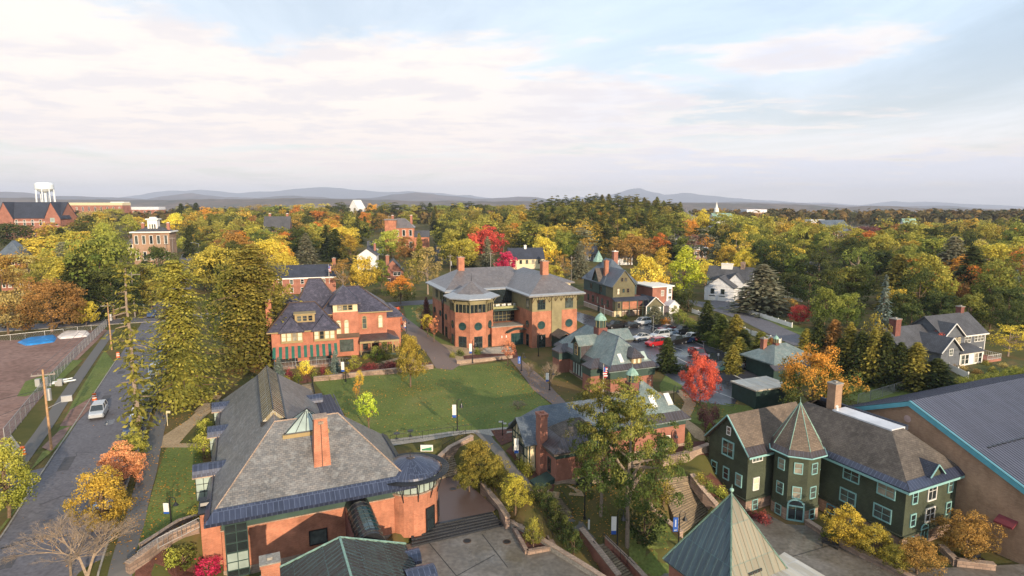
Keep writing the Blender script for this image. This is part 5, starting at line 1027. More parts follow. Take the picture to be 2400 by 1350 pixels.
for k in (4,5,6,7):
    octwin(k,.15 if k!=6 else .1,w=.75,h=1.15,st='trimq',pane='glass',nx=1,ny=2); octwin(k,-2.75,w=.8,h=1.25,st='trimq',pane='glass',nx=1,ny=2)
r8=(tr+.08)*math.cos(R(22.5)); D.win(tx+r8*math.cos(R(225)),ty+r8*math.sin(R(225)),-5.2,225,w=1.5,h=1.55,st='trimq',pane='glass',nx=2,ny=1,fr=.16,name='door',arch=True)
for a in (180,270): D.win(tx+r8*math.cos(R(a)),ty+r8*math.sin(R(a)),-5.35,a,w=.7,h=1.1,st='trimq',pane='glass',nx=1,ny=2)
for v,z in ((6.1,-.25),(2.1,-.25),(6.3,-3.0),(2.3,-3.0)): D.win(.02,v,z,180,w=1.75,h=1.35,st='trimq',pane='glass',nx=2,ny=2,fr=.13)
for v in (8.2,5.2,2.4): D.win(-.04,v,-5.4,180,w=.9,h=.9,st='blued',pane='glass',nx=1,ny=1)
for u,w_,h_,z in ((1.5,.7,1.35,-.4),(4.4,1.3,1.9,-.35),(7.6,.7,1.35,-.4),(1.5,.7,1.2,-3.0),(4.4,1.4,1.35,-3.0),(7.6,.7,1.2,-3.0)): D.win(u,.02,z,270,w=w_,h=h_,st='trimq' if w_<1 else 'white',pane='glass',nx=2 if w_>1 else 1,ny=2,fr=.12)
D.win(3.6,-.04,-5.2,270,w=1.1,h=1.5,st='trimq',pane='blued' if False else 'glasst',nx=2,ny=1,name='door',arch=True); D.win(1.4,-.04,-5.3,270,w=.6,h=.8,st='blued',pane='glass',nx=1,ny=1)
for v in (14.0,16.0,18.0): D.win(-8.66,v,-2.6,180,w=.75,h=1.3,st='trimq',pane='glass',nx=1,ny=2,fr=.13)
D.win(-8.66,15.9,.6,180,w=1.6,h=1.7,st='trimq',pane='glass',nx=2,ny=2,fr=.16); D.win(-8.66,15.9,2.8,180,w=.5,h=.85,st='white',pane='glass',nx=1,ny=2)
D.win(-7.2,12.78,-2.8,270,w=.8,h=1.4,st='white',pane='blind',nx=1,ny=2); D.win(-7.2,12.78,.25,270,w=1.5,h=.45,st='white',pane='glass',nx=3,ny=1); D.win(-7.3,12.68,-5.3,270,w=.7,h=1.1,st='trimq',pane='glass',nx=1,ny=2)
# dormer over the end wall, chimney, vents
m=MB(); gwall(m,3.5,5.3,-.1,.6,1.6,2.6,'u',.15); D.part('dormer_wall',m,MT['wallg']); m=MB(); gable(m,3.2,5.6,-.4,3.2,1.55,2.75,'v',.12); dm=D.part('dormer_roof',m,MT['shingd']); m=MB(); m.tube((3.15,-.42,1.5),(4.4,-.42,2.72),.07,None,4); m.tube((5.65,-.42,1.5),(4.4,-.42,2.72),.07,None,4); D.part('rake_trim',m,MT['trimq'],dm)
chimney(D,4.0,5.2,11.7,12.8,3.5,8.0,'brickt'); m=MB().box(6.9,8.0,4.6,5.2,3.2,3.5); m.tube((7.4,4.9,3.0),(7.4,4.9,3.4),.1); D.part('roof_vent',m,MT['white']); m=MB().tube((3.8,11.2,4.9),(3.8,11.2,5.5),.15); m.tube((3.8,11.2,5.5),(3.5,11.0,5.6),.17); D.part('roof_vent',m,MT['white'])
# small raised sign letters over the tower door, too small to read
m=MB(); r_9=(tr+.02)*math.cos(R(22.5)); bx,by=tx+r_9*math.cos(R(225)),ty+r_9*math.sin(R(225)); dx_,dy_=math.cos(R(315)),math.sin(R(315))
for k in range(12):
    if k==7: continue
    s_=-.85+k*.15; m.obox((bx+dx_*s_,by+dy_*s_),(bx+dx_*(s_+.1),by+dy_*(s_+.1)),.04,-4.12,-3.9-.03*(k%2))
D.part('sign_lettering',m,MT['white'])
# ---------------------------------------------------------------- 5 gymnasium
Gm=T('gymnasium','very large tan brick gymnasium with a shallow ribbed grey metal roof and bright blue trim','building',P(2135,942,7),-6,24)
# local: v = -d along the gable wall, u along the ridge
gw=MB(); pts=[(-13.5,-6.2),(9.3,-6.2),(9.3,3.0),(0,7.0),(-13.5,.9)]
gw.face([(0,v,z) for v,z in pts[::-1]]); gw.face([(.3,v,z) for v,z in pts]); gw.box(.0,34,-13.5,-13.2,-6.2,.9); gw.box(0,34,9,9.3,-6,3)
Gm.part('wall',gw,MT['brickt']); m=MB()
m.face([(-.35,-14.2,.85),(34,-14.2,.85),(34,0,7.15),(-.35,0,7.15)]); m.face([(-.35,0,7.15),(34,0,7.15),(34,9.9,2.95),(-.35,9.9,2.95)]); r_=Gm.part('roof',m,MT['gymr'])
m=MB(); ribs(m,(-.3,-14.2,.9),(34,-14.2,.9),(-.3,0,7.18),(34,0,7.18),78,.04); ribs(m,(34,9.9,2.98),(-.3,9.9,2.98),(34,0,7.18),(-.3,0,7.18),60,.04); Gm.part('standing_seams',m,MT['gymr'],r_)
m=MB(); 
for (v0,z0,v1,z1) in ((-14.25,.8,0,7.1),(0,7.1,9.95,2.9)):
    m.face([(-.42,v0,z0-.55),(-.42,v0,z0+.02),(-.42,v1,z1+.02),(-.42,v1,z1-.55)]); m.face([(-.42,v0,z0+.08),(-.05,v0,z0+.08),(-.05,v1,z1+.08),(-.42,v1,z1+.08)]); m.face([(-.4,v0,z0-.55),(0,v0,z0-.55),(0,v1,z1-.55),(-.4,v1,z1-.55)])
m.box(-.45,.1,9.9,10.1,2.0,3.0); Gm.part('blue_fascia',m,MT['blued']); m=MB(); [m.box(k*.9,k*.9+.6,-7.4,-7.2,3.86,4.02) for k in range(2,38)]; Gm.part('snow_guard',m,MT['black'],r_)
m=MB(); m.face([(-.02,.2+.42*math.cos(R(k*20)),4.9+.42*math.sin(R(k*20))) for k in range(18)]); Gm.part('vent_disc',m,plain('pink_disc',(.45,.32,.30),.6),label='pale round vent high in the gable')
Gm.part('awning',MB().prism([(-.9,-11.6),(0,-11.6),(0,-9.9),(-.9,-9.9)],[-2.6,-2.1,-2.1,-2.6],[-2.4,-1.9,-1.9,-2.4]),plain('maroon',(.16,.03,.04))); Gm.part('downpipe',MB().tube((-.1,-13.3,-6),(-.1,-13.3,.8),.06),MT['trimc'])
# ---------------------------------------------------------------- 6 small brick house with chimney, half timbered gable, cupola
S=T('small_brick_house','small brick house with green eaves and tall chimney behind the big pines','building',P(1303,1135,-1),-1.8,22)
S.part('stone_base',MB().box(-.06,7,-.06,5.5,-1.8,-.7).box(12.4,20.06,3.4,11,-1.6,-.6),MT['stonel']); S.part('wall',MB().box(0,6.9,0,5.5,-.7,1.9).box(12.5,20,3.5,11,-.6,1.9).box(4,13,4,9.8,-.8,2.2),MT['brick2'])
S.part('green_frieze',MB().box(-.05,6.95,-.05,5.5,1.9,2.7).box(12.45,20.05,3.45,11,1.9,2.8),MT['greenf'])
m=MB(); hip(m,-.5,7.5,-.5,6,2.7,(3.0,2.8),(4.4,2.8),5.2); r1=S.part('roof',m,MT['shing']); S.part('eave_flashing',band(band(MB(),(-.5,-.5,2.7),(7.5,-.5,2.7),(3,2.8,5.2),(4.4,2.8,5.2),.45,.03,.05),(-.5,6,2.7),(-.5,-.5,2.7),(3,2.8,5.2),(3,2.8,5.2),.45,.03,.05),MT['metalp'],r1)
m=MB(); hip(m,-1.6,14,3.6,10.4,2.6,(1.2,7),(13.4,7),5.6); S.part('roof',m,MT['slateB'])
m=MB(); hip(m,12.0,20.5,3.0,11.5,2.8,(15.6,7.2),(16,7.2),7.0); r2=S.part('roof',m,MT['slateL']); S.part('eave_flashing',band(band(MB(),(12,3,2.8),(20.5,3,2.8),(15.6,7.2,7),(16,7.2,7),.2,.03,.05),(20.5,3,2.8),(20.5,11.5,2.8),(16,7.2,7),(16,7.2,7),.2,.03,.05),MT['metalp'],r2)
for u in (15.6,18.0): 
    o=S.part('skylight',MB().prism([(u,4.5),(u+.8,4.5),(u+.8,5.6),(u,5.6)],[3.9,3.9,5.0,5.0],[4.45,4.45,5.55,5.55]),MT['glassw'])
def cupola(t,u,v,z,r=.8,h=1.4,mat='greenf',stone=True):
    m=MB().box(u-r*.9,u+r*.9,v-r*.9,v+r*.9,z-1.5,z); c=t.part('cupola_base',m,MT['brickd'])
    t.part('louvre_drum',MB().lathe(u,v,[(r*.85,z),(r*.85,z+h*.75)],8),MT[mat],c); m=MB(); [m.tube((u+r*.9*math.cos(R(k*45)),v+r*.9*math.sin(R(k*45)),z),(u+r*.9*math.cos(R(k*45)),v+r*.9*math.sin(R(k*45)),z+h*.75),.06,None,4) for k in range(8)]; t.part('post',m,MT['olive'],c)
    t.part('cupola_roof',MB().lathe(u,v,[(r*.8,z+h*.72),(r*1.15,z+h*.75),(r*.95,z+h*1.0),(r*.5,z+h*1.3),(0,z+h*1.5)],8),MT['copc'],c); t.part('finial',MB().tube((u,v,z+h*1.4),(u,v,z+h*1.9),.035,.01,5),MT['copc'],c)
cupola(S,14.3,7.2,7.1,.72,1.25)
chimney(S,-.75,.15,2.6,3.8,-1.5,6.1,'brick2','brick2')
m=MB(); gwall(m,3.9,8.6,-1.7,-.5,2.6,4.6,'v',.2); m.box(-1.5,0,4,8.5,-1,2.6); S.part('gable_wing',m,MT['cream']); m=MB(); [m.box(-1.76,-1.69,v,v+.16,-.6,2.7+min(v-3.9,8.6-v)*.8) for v in (4,4.9,5.8,6.7,7.6,8.4)]; [m.box(-1.77,-1.69,3.9,8.6,z,z+.16) for z in (.6,1.7,2.5)]; [m.box(u,u+.15,3.84,3.9,-.6,2.5) for u in (-1.6,-.8)]; S.part('half_timbering',m,MT['greend']); S.part('bay_window',MB().box(-1.9,-1.72,5,7.5,.75,1.65),MT['glass'])
m=MB(); gable(m,-2.3,1.2,3.4,9.1,2.5,4.9,'u',.15); S.part('wing_roof',m,MT['slateB'])
S.win(0,1.7,.6,180,w=.6,h=1.5,st='greend',pane='glass',nx=1,ny=2); S.win(3.2,-.08,-1.25,270,w=1.3,h=.7,st='black',pane='glass',nx=1,ny=1); S.win(5,0,.7,270,w=.6,h=.3,st='black',pane='black',nx=1,ny=1,name='vent'); S.part('bulkhead',MB().prism([(-2.2,.2),(-.05,.2),(-.05,2.2),(-2.2,2.2)],[-1.6]*4,[-1.1,-.4,-.4,-1.1]),MT['greend'])
# ---------------------------------------------------------------- 7 brick library with green slate hip roof
Lb=T('library','single-storey brick library with a big green slate hip roof, dormers and a copper cupola','building',P(1428,870,4),-.3,22)
Lb.part('wall',MB().box(.7,8.6,.7,19,-.3,2.4),MT['brick2']); Lb.part('wall_plinth',MB().box(.62,8.68,.62,19,-.3,.35),MT['stonel']); Lb.part('green_frieze',MB().box(.5,8.8,.5,19.2,2.4,3.75),MT['greenf'])
m=MB(); hip(m,0,9.3,0,19.6,3.9,(4.4,4.6),(4.4,15.2),8.2); r_=Lb.part('roof',m,MT['slateL'])
P0,P1,P2,P3=(0,0,3.9),(9.3,0,3.9),(9.3,19.6,3.9),(0,19.6,3.9); ra,rb=(4.4,4.6,8.2),(4.4,15.2,8.2)
Lb.part('eave_flashing',band(band(band(MB(),P0,P1,ra,ra,.17,.04,.08),P3,P0,rb,ra,.13,.04,.08),P1,P2,ra,rb,.1,.04,.08),MT['metalp'],r_); Lb.part('hip_capping',ridgecap(ridgecap(MB(),[P0,ra,rb,P3],.06),[P1,ra],.06),MT['metalb'],r_)
m=MB(); gable(m,4.4,9.8,8.2,12.2,6.6,8.1,'u'); Lb.part('cross_gable',m,MT['slateL'])
cupola(Lb,4.4,10.4,8.6,.95,1.7)
# bays at the left: small hipped bays and arched dormer
for v in (4.6,15.8):
    m=MB(); hip(m,-1.6,1.7,v-1.5,v+1.5,3.75,(0,v),(1.0,v),4.9); b_=Lb.part('bay_roof',m,MT['metalp']); Lb.part('bay_frieze',MB().box(-1.5,.6,v-1.4,v+1.4,2.4,3.5),MT['greenf'],b_); Lb.part('bay_wall',MB().box(-1.4,.7,v-1.3,v+1.3,-.3,2.4),MT['brick2'],b_)
m=MB(); gwall(m,9.0,11.4,-.3,3.2,6.1,7.3,'v',.2); dw=Lb.part('dormer_wall',m,MT['greenf']); m=MB(); gable(m,-.7,4.4,8.8,11.6,6.1,7.5,'u',.15); Lb.part('dormer_roof',m,MT['slateL'],dw); Lb.part('dormer_cheek',MB().box(-.2,3.2,9.05,11.35,3.9,6.1),MT['metalp'],dw); Lb.win(-.32,10.2,5.1,180,w=.9,h=1.5,st='trimc',pane='glass',nx=1,ny=2,arch=True)
m=MB(); hip(m,4.2,6.6,.3,3.6,5.6,(5.4,1.4),(5.4,2.6),6.9); dr=Lb.part('dormer_roof',m,MT['metalp']); Lb.part('dormer_wall',MB().box(4.5,6.3,.7,3,3.9,5.5),MT['trimc'],dr); Lb.win(5.0,.68,4.95,270,w=.45,h=.7,st='trimc',pane='blind',nx=1,ny=1); Lb.win(5.8,.68,4.95,270,w=.45,h=.7,st='trimc',pane='blind',nx=1,ny=1)
for u in (2.6,7.0): Lb.part('skylight',MB().prism([(u,1.0),(u+.7,1.0),(u+.7,2.1),(u,2.1)],[4.7,4.7,5.8,5.8],[4.95,4.95,6.0,6.0]),MT['glassw'] if u<4 else MT['glassl'])
for k in range(7): Lb.win(.68,7.1+k*.95,1.2,180,w=.6,h=2.1,st='black',pane='glassl',nx=1,ny=1,fr=.12)
Lb.win(4.9,.68,1.25,270,w=.7,h=1.6,st='white',pane='blind',nx=1,ny=1); Lb.part('wall_lamp',MB().box(8.0,8.2,.55,.7,1.4,1.55),MT['white'])
# ---------------------------------------------------------------- 8 three-storey centre building
K=T('campus_centre','three-storey orange brick campus building with round windows, an octagonal bay and wide slate hip roofs','building',P(1242,694,11),-.2,22)
# wings: right front u .9..11.5 v .9.. ; left wing u -13..; centre recessed
oct_c=(-9.7,8.3); OR=4.5
Wf=[(.9,.9),(11.3,.9),(11.3,26),(-13.2,28.5),(-13.2,14.6),(-5.5,11.0),(.9,11.0)]
K.part('wall',MB().box(.9,11.3,.9,24,-.2,7.5).prism([(-13,13.6),(.9,11.0),(.9,26),(-13,28)],-.2,7.5),MT['brick'])
K.part('green_upper_wall',MB().box(.95,11.25,.95,24,7.5,10.6).prism([(-12.95,13.7),(.95,12.5),(.95,26),(-12.95,28)],7.5,10.6),MT['olive'])
def octp(r,c=oct_c): return [(c[0]+r*math.cos(R(22.5+45*k)),c[1]+r*math.sin(R(22.5+45*k))) for k in range(8)]
ob=K.part('octagon_wall',MB().prism(octp(OR),-.2,7.5),MT['brick']); K.part('octagon_glazing',MB().prism(octp(OR-.1),7.5,9.2),MT['glass'],ob); K.part('octagon_frieze',MB().prism(octp(OR),9.2,10.6),MT['olive'],ob)
m=MB(); o1=octp(OR); 
for i in range(8):
    for f in (0,.25,.5,.75): x=o1[i][0]*(1-f)+o1[(i+1)%8][0]*f; y=o1[i][1]*(1-f)+o1[(i+1)%8][1]*f; m.tube((x,y,7.5),(x,y,9.3),.06 if f else .12,None,4)
    m.tube((*o1[i],9.2),(*octp(OR+1.0)[i],10.5),.07,None,4)
K.part('mullion',m,MT['olive'],ob)
m=MB(); oo=octp(OR+1.5); oi=octp(OR*.86); [m.face([(*oo[i],10.55),(*oo[(i+1)%8],10.55),(*oi[(i+1)%8],11.25),(*oi[i],11.25)]) for i in range(8)]; [m.face([(*oo[i],10.35),(*oo[(i+1)%8],10.35),(*oo[(i+1)%8],10.55),(*oo[i],10.55)]) for i in range(8)]; m.face([(*p,10.35) for p in oo[::-1]]); er=K.part('octagon_eave',m,MT['steel'],ob)
m=MB(); [m.face([(*oi[i],11.24),(*oi[(i+1)%8],11.24),(*oct_c,13.6)]) for i in range(8)]; K.part('octagon_roof',m,MT['slateC'],ob); K.part('finial',MB().tube((*oct_c,13.4),(*oct_c,15.2),.05,.02,5).tube((oct_c[0]-.4,oct_c[1],14.6),(oct_c[0]+.4,oct_c[1],14.6),.03,None,4),MT['black'],ob)
m=MB(); hip(m,-.2,12.6,-.2,24,11.0,(6.2,6.4),(6.2,18),14.9,.3); rfr=K.part('roof',m,MT['slateC'])
m=MB(); hip(m,-14.2,8,12.6,29.4,10.9,(-8.4,21),(4,21),14.9,.3); K.part('roof',m,MT['slateC'])
g=MB(); Q0,Q1,Q2,Q3=(-.3,-.3,10.95),(12.7,-.3,10.95),(12.7,24,10.95),(-.3,24,10.95); band(g,Q0,Q1,(6.2,6.4,14.9),(6.2,6.4,14.9),.07,.08,.2); band(g,Q3,Q0,(6.2,18,14.9),(6.2,6.4,14.9),.07,.08,.2); band(g,(-14.3,29.4,10.85),(-14.3,12.5,10.85),(-8.4,21,14.9),(-8.4,21,14.9),.12,.08,.2); band(g,(-14.3,12.5,10.85),(-.3,12.5,10.85),(-8.4,21,14.9),(0,21,14.9),.07,.08,.2); K.part('gutter_edge',g,MT['steel'],rfr)
m=MB()
for i in range(9):
    u=.9+i*1.3; [m.tube((u,.88,9.3),(u+s_*.35,-.1,10.7),.055,None,4) for s_ in (-1,1)]
K.part('eave_bracket',m,MT['trimb'])
K.part('back_block',MB().box(8,17,15,24,0,11.2),MT['cream']); m=MB(); hip(m,7.4,17.8,14.4,24.6,11.3,(11.5,19),(13.5,19),12.9,.3); K.part('back_roof',m,MT['slateC'])
chimney(K,5.4,6.8,5.6,7.0,12.5,17.3,'brick','stonel'); chimney(K,-8.9,-7.5,20.0,21.4,13,17.4,'brick','stonel')
# recessed centre: glass wall, balcony with tables, entrance block
K.part('glass_wall',MB().box(-5.6,.9,10.7,11.0,4.0,7.0),MT['glass'],label='wide second-floor window wall'); m=MB(); [m.box(-5.6+i*.93,-5.54+i*.93,10.6,10.7,4,7) for i in range(8)]; [m.box(-5.6,.9,10.58,10.7,z,z+.06) for z in (4.6,5.3,6.1)]; m.box(-5.6,.9,10.5,10.7,6.9,8.0); K.part('frame',m,MT['olive'])
K.part('balcony_floor',MB().box(-5.6,.9,7.6,11,6.9,7.1),MT['greend']); K.part('balcony_front',MB().box(-5.6,.9,9.0,9.2,6.6,7.6),plain('panel_yellowgreen',(.30,.30,.14),.6)); K.part('porch_back_wall',MB().box(-5.6,.9,12,12.5,7,10.8),MT['glass'])
K.part('balcony_railing',railing(MB(),(-5.6,9.1),(.9,9.1),7.6,7.6,.7,.3),MT['black'])
K.part('entrance_block',MB().box(-6.5,2.6,4.8,11,-.2,4.0),MT['brick']); K.part('coping',MB().box(-6.6,2.7,4.7,4.95,4,4.15).box(-6.5,2.6,4.95,9,4,4.06),MT['conc'])
m=MB()
for k in range(12):
    t0,t1=k/12,(k+1)/12; x0,x1=-3.4+5.2*t0,-3.4+5.2*t1; z0,z1=2.9+.7*math.sin(math.pi*t0),2.9+.7*math.sin(math.pi*t1); m.face([(x0,3.6,z0),(x1,3.6,z1),(x1,4.8,z1+.1),(x0,4.8,z0+.1)]); m.face([(x0,3.6,z0-.12),(x1,3.6,z1-.12),(x1,3.6,z1),(x0,3.6,z0)]); m.face([(x0,4.8,z0-.05),(x1,4.8,z1-.05),(x1,3.6,z1-.12),(x0,3.6,z0-.12)])
K.part('entrance_canopy',m,MT['greend']); K.win(-.8,4.78,1.2,270,w=2.6,h=2.4,st='greend',pane='glasst',nx=4,ny=2,name='door')
for u in (-4.4,-3.4,1.7): K.part('wall_lamp',MB().box(u,u+.18,4.65,4.78,1.7,2.2),MT['white'])
for u,z in ((3.0,4.6),(9.4,4.6)): K.win(u,.88,z,270,w=1.5,h=1.5,st='greend',pane='glasst',rnd=True,fr=.12)
K.win(.88,3.2,4.6,180,w=1.3,h=1.5,st='greend',pane='glasst',rnd=True,fr=.1); K.win(.88,3.1,1.2,180,w=1.1,h=2.4,st='greend',pane='glass',nx=1,ny=2)
for u in (3.0,9.4): K.win(u,.93,8.9,270,w=1.6,h=1.9,st='greend',pane='glass',nx=3,ny=2)
for u in (3.0,): K.win(u,.88,1.25,270,w=1.7,h=2.5,st='greend',pane='glass',nx=2,ny=2)
K.win(.93,3.2,8.9,180,w=1.2,h=1.7,st='greend',pane='glass',nx=2,ny=1)
K.part('metal_panel_wall',MB().box(5.3,7.6,.7,.9,1.0,10.5),MT['olive']); m=MB(); gable(m,5.0,8.6,-3.6,.9,2.6,3.7,'v'); K.part('side_porch_roof',m,MT['shing']); K.part('side_porch',MB().box(5.4,8.2,-3,.9,-.2,2.5),MT['greend'])
rr=OR*math.cos(R(22.5))
for a in (180,225,270,315):
    x,y=oct_c[0]+rr*math.cos(R(a)),oct_c[1]+rr*math.sin(R(a)); K.win(x,y,4.7,a,w=1.45,h=1.5,st='greend',pane='glasst',rnd=True,fr=.12); K.win(x,y,1.25,a,w=1.6,h=2.5,st='greend',pane='glass',nx=2,ny=2)
for v in (17,20,24): K.win(-13.02,v,9,180,w=1.3,h=1.6,st='greend',pane='glass',nx=2,ny=1)
for v in (16.2,21.0,26): K.win(-13.03,v,4.8,180,w=1.2,h=1.3,st='greend',pane='glasst',rnd=True,fr=.1)
K.win(-13.03,16.2,1.3,180,w=1.3,h=2.4,st='greend',pane='glass',nx=1,ny=2); K.part('stair_glazing',MB().box(-13.1,-13,18.2,19.6,.2,10.5),MT['glass'])
# balcony furniture stands on the balcony: its own things
for i in range(9):
    u=-4.9+.68*i; v=9.5+.5*(i%2); x,y=K.w(u,v); t=T('balcony_chair','white café chair on the third-floor balcony between the octagon and the right wing','chair',(x,y),7.1,22,'white chairs on the balcony')
    t.part('seat',MB().box(-.22,.22,-.22,.22,7.5,7.55),MT['white']); t.part('backrest',MB().box(-.22,.22,.18,.24,7.55,8.0),MT['white']); m=MB(); [m.tube((a,b,7.1),(a,b,7.5),.02,None,4) for a in (-.2,.2) for b in (-.2,.2)]; t.part('leg',m,MT['white'])
# ---------------------------------------------------------------- 9 orange brick house, left
V=T('brick_mansion','rambling orange brick house with purple slate roofs and a green striped awning','house',P(640,860,1.0),.7,19)
V.part('wall',MB().box(0,11,0,12,.7,7.2),MT['brickv']); V.part('wall',MB().box(8.5,20.6,4.2,15,.7,9.2),MT['brickv']); V.part('stone_base',MB().box(-.06,11.05,-.06,12,.6,1.5).box(11,20.7,4.1,15,.6,1.7),MT['stone'])
m=MB(); hip(m,-.7,11.7,-.7,13,7.3,(3.2,5.6),(7.6,5.6),11.4); r1=V.part('roof',m,MT['slateV']); 
m=MB(); hip(m,8.2,21.6,3.4,15.8,9.3,(12.4,9.0),(16.0,9.0),13.6); r2=V.part('roof',m,MT['slateV'])
m=MB(); hip(m,3.4,13.2,7.2,17.5,8.8,(6.7,12),(9.0,12),15.0); V.part('roof',m,MT['slateV'])
V.part('ridge_tiles',ridgecap(ridgecap(ridgecap(MB(),[(-.7,-.7,7.35),(3.2,5.6,11.45),(7.6,5.6,11.45),(11.7,-.7,7.35)],.09),[(8.2,3.4,9.35),(12.4,9,13.65),(16,9,13.65),(21.6,3.4,9.35)],.09),[(3.4,7.2,8.85),(6.7,12,15.05),(9,12,15.05),(13.2,7.2,8.85)],.09),MT['trimb'],r1)
V.part('gutter',MB().box(-.75,11.75,-.78,-.68,7.1,7.28).box(8.2,21.65,3.3,3.4,9.1,9.28),MT['trimc'],r1)
# projecting gabled bay of the main block
V.part('bay_wall',MB().box(10.6,15.2,3.0,5,.7,9.6),MT['brickv']); V.part('bay_attic',MB().box(10.7,15.1,3.05,8,9.6,11.2),MT['cream']); m=MB(); hip(m,10.1,15.7,2.4,9.5,11.3,(12.9,5.4),(12.9,7.4),14.2); V.part('bay_roof',m,MT['slateV'])
for i in range(3): V.win(11.9+i*.95,3.0,10.4,270,w=.7,h=.85,st='trimc',pane='glass',nx=1,ny=2,fr=.1)
for u,p in ((11.6,'blind'),(13.0,'blind')): V.win(u,2.98,6.6,270,w=.7,h=2.1,st='trimc',pane=p,nx=1,ny=2,fr=.11,arch=True)
for u,p in ((16.4,'glass'),(19.4,'blind')): V.win(u,4.18,7.0,270,w=.7,h=1.9,st='trimc',pane=p,nx=1,ny=2,fr=.11,arch=True)
V.part('bay_cornice',MB().box(10.4,15.4,2.7,3.0,4.7,4.85).box(10.5,15.3,2.85,3.0,4.85,5.5),MT['trimb']); V.win(12.9,2.98,3.2,270,w=2.2,h=2.0,st='greend',pane='glass',nx=3,ny=2,fr=.15)
# gabled dormers with wide windows on the front block
for u,w_ in ((3.4,3.6),(8.9,3.6)):
    m=MB(); hip(m,u-w_/2-.35,u+w_/2+.35,-1.3,4.5,7.35,(u,.9),(u,2.2),9.6); d_=V.part('dormer_roof',m,MT['slateV']); V.part('dormer_bay',MB().box(u-w_/2,u+w_/2,-.7,.5,5.2,7.25),MT['trimc'],d_)
    for i in range(4): V.win(u-1.35+i*.9,-.72,6.3,270,w=.66,h=1.35,st='trimc',pane=('blind','glass','blind','blind')[(i+int(u))%4],nx=1,ny=2,fr=.09)
V.part('box_dormer',MB().box(4.0,7.4,1.1,4,8.5,9.9).box(3.8,7.6,.9,4.3,9.9,10.05),MT['trimc'])
for i in range(3): V.win(4.75+i*.95,1.08,9.2,270,w=.66,h=.9,st='trimc',pane='glass',nx=1,ny=2,fr=.09)
m=MB(); n=21
for i in range(n):
    u0=.1+10.9*i/n; u1=.1+10.9*(i+1)/n; m.face([(u0,-1.9,3.0),(u1,-1.9,3.0),(u1,-.05,4.5),(u0,-.05,4.5)],i%2); m.face([(u0,-1.9,2.75),(u1,-1.9,2.75),(u1,-1.9,3.0),(u0,-1.9,3.0)],i%2)
aw=link('awning',m.mesh('awning',[plain('awning_green',(.02,.12,.09),.8),plain('awning_red',(.36,.12,.09),.8)],-V.z0),V.r)
for u,w_ in ((2.6,3.0),(8.0,3.6)): V.win(u,-.02,2.2,270,w=w_,h=1.5,st='trimb',pane='glass',nx=3,ny=1)
V.part('terrace',MB().box(.2,11.4,-3.2,0,.6,1.55),MT['stone']); V.part('terrace_railing',railing(railing(MB(),(.3,-3.1),(11.3,-3.1),1.55,1.55,.9,.6),(11.3,-3.1),(14,-1.5),1.55,.8,.9,.5),MT['steel']); m=MB(); [m.tube((u,-3.1,1.5),(u,-1.9,3.0),.03,None,4) for u in (.4,3.8,7.3,10.8)]; V.part('awning_post',m,MT['steel'])
chimney(V,-.95,.05,4.2,5.2,.7,12.4,'brick','white')
# side porch
V.part('porch_roof',MB().prism([(15.2,1.6),(22.6,1.6),(22.6,9),(20.6,9),(20.6,4.2),(15.2,4.2)],[4.0]*6,[4.15,4.15,4.15,4.7,4.9,4.9]),MT['metalp']); [V.part('porch_post',MB().box(u,u+.15,1.8,1.95,1.2,4.0),MT['trimc']) for u in (15.3,17.2,19.2,21.2,22.3)]; [V.part('porch_post',MB().box(22.3,22.45,v,v+.15,1.2,4.0),MT['trimc']) for v in (4,6,8.5)]; V.part('porch_beam',MB().box(15.2,22.5,1.75,1.85,3.6,4.0),MT['trimc']); V.part('porch_floor',MB().box(15.2,22.5,1.6,9,.7,1.4),MT['greend']); V.part('porch_railing',railing(MB(),(15.3,1.8),(22.3,1.8),1.4,1.4,.85,.35),MT['trimb'])
for u in (16.4,18.4): V.win(u,4.18,2.7,270,w=.8,h=1.6,st='trimb',pane='glass',nx=1,ny=2)
V.win(20.0,4.18,2.4,270,w=.9,h=2.0,st='trimb',pane='glass',nx=1,ny=1,name='door')
V.part('side_wing',MB().box(20.6,24,9.5,15,.7,7),MT['brickv']); m=MB(); hip(m,20,24.6,9,15.5,7.1,(22,11.5),(22.4,13),9.2); V.part('side_wing_roof',m,MT['slateV'])
V.part('oriel',MB().lathe(3.9,9.5,[(1.6,7),(1.6,10.2)],10),MT['greend']); V.part('oriel_roof',MB().lathe(3.9,9.5,[(1.9,10.2),(1.5,11.3),(0,12.3)],10),MT['slateV'])
# ---------------------------------------------------------------- 10 olive gabled house
Qn=T('gabled_house','tall green and red brick house with steep blue slate roof and big olive gable','house',P(1436,742,0),-.2,18)
Qn.part('stone_base',MB().box(-.05,9.05,-.05,18,-.2,1.2),MT['stonel']); Qn.part('brick_wall',MB().box(0,9,0,18,1.2,4.9),MT['brickd']); Qn.part('string_course',MB().box(-.1,9.1,-.1,18,1.2,1.32),MT['white'])
m=MB(); m.box(-.15,9.1,4,18,4.9,8.1); Qn.part('shingle_wall',m,plain('shingle_green_shaded',(.035,.065,.062),.6,.2)); m=MB(); gwall(m,-.15,6.2,-.15,4.9,8.1,12.0,'u',.3); m.box(-.14,6.2,.1,6,4.9,8.1); Qn.part('gable_wall',m,MT['wallq'])  # shade painted into the left-wall shingle colour, sunlight into the olive gable
m=MB(); hip(m,-.6,9.8,4.6,18.6,8.1,(4.4,9.6),(4.4,13.6),14.2); r_=Qn.part('roof',m,MT['slateB']); m=MB(); gable(m,-.6,6.7,-.45,9,7.9,12.3,'v',.2); Qn.part('gable_roof',m,MT['slateB'])
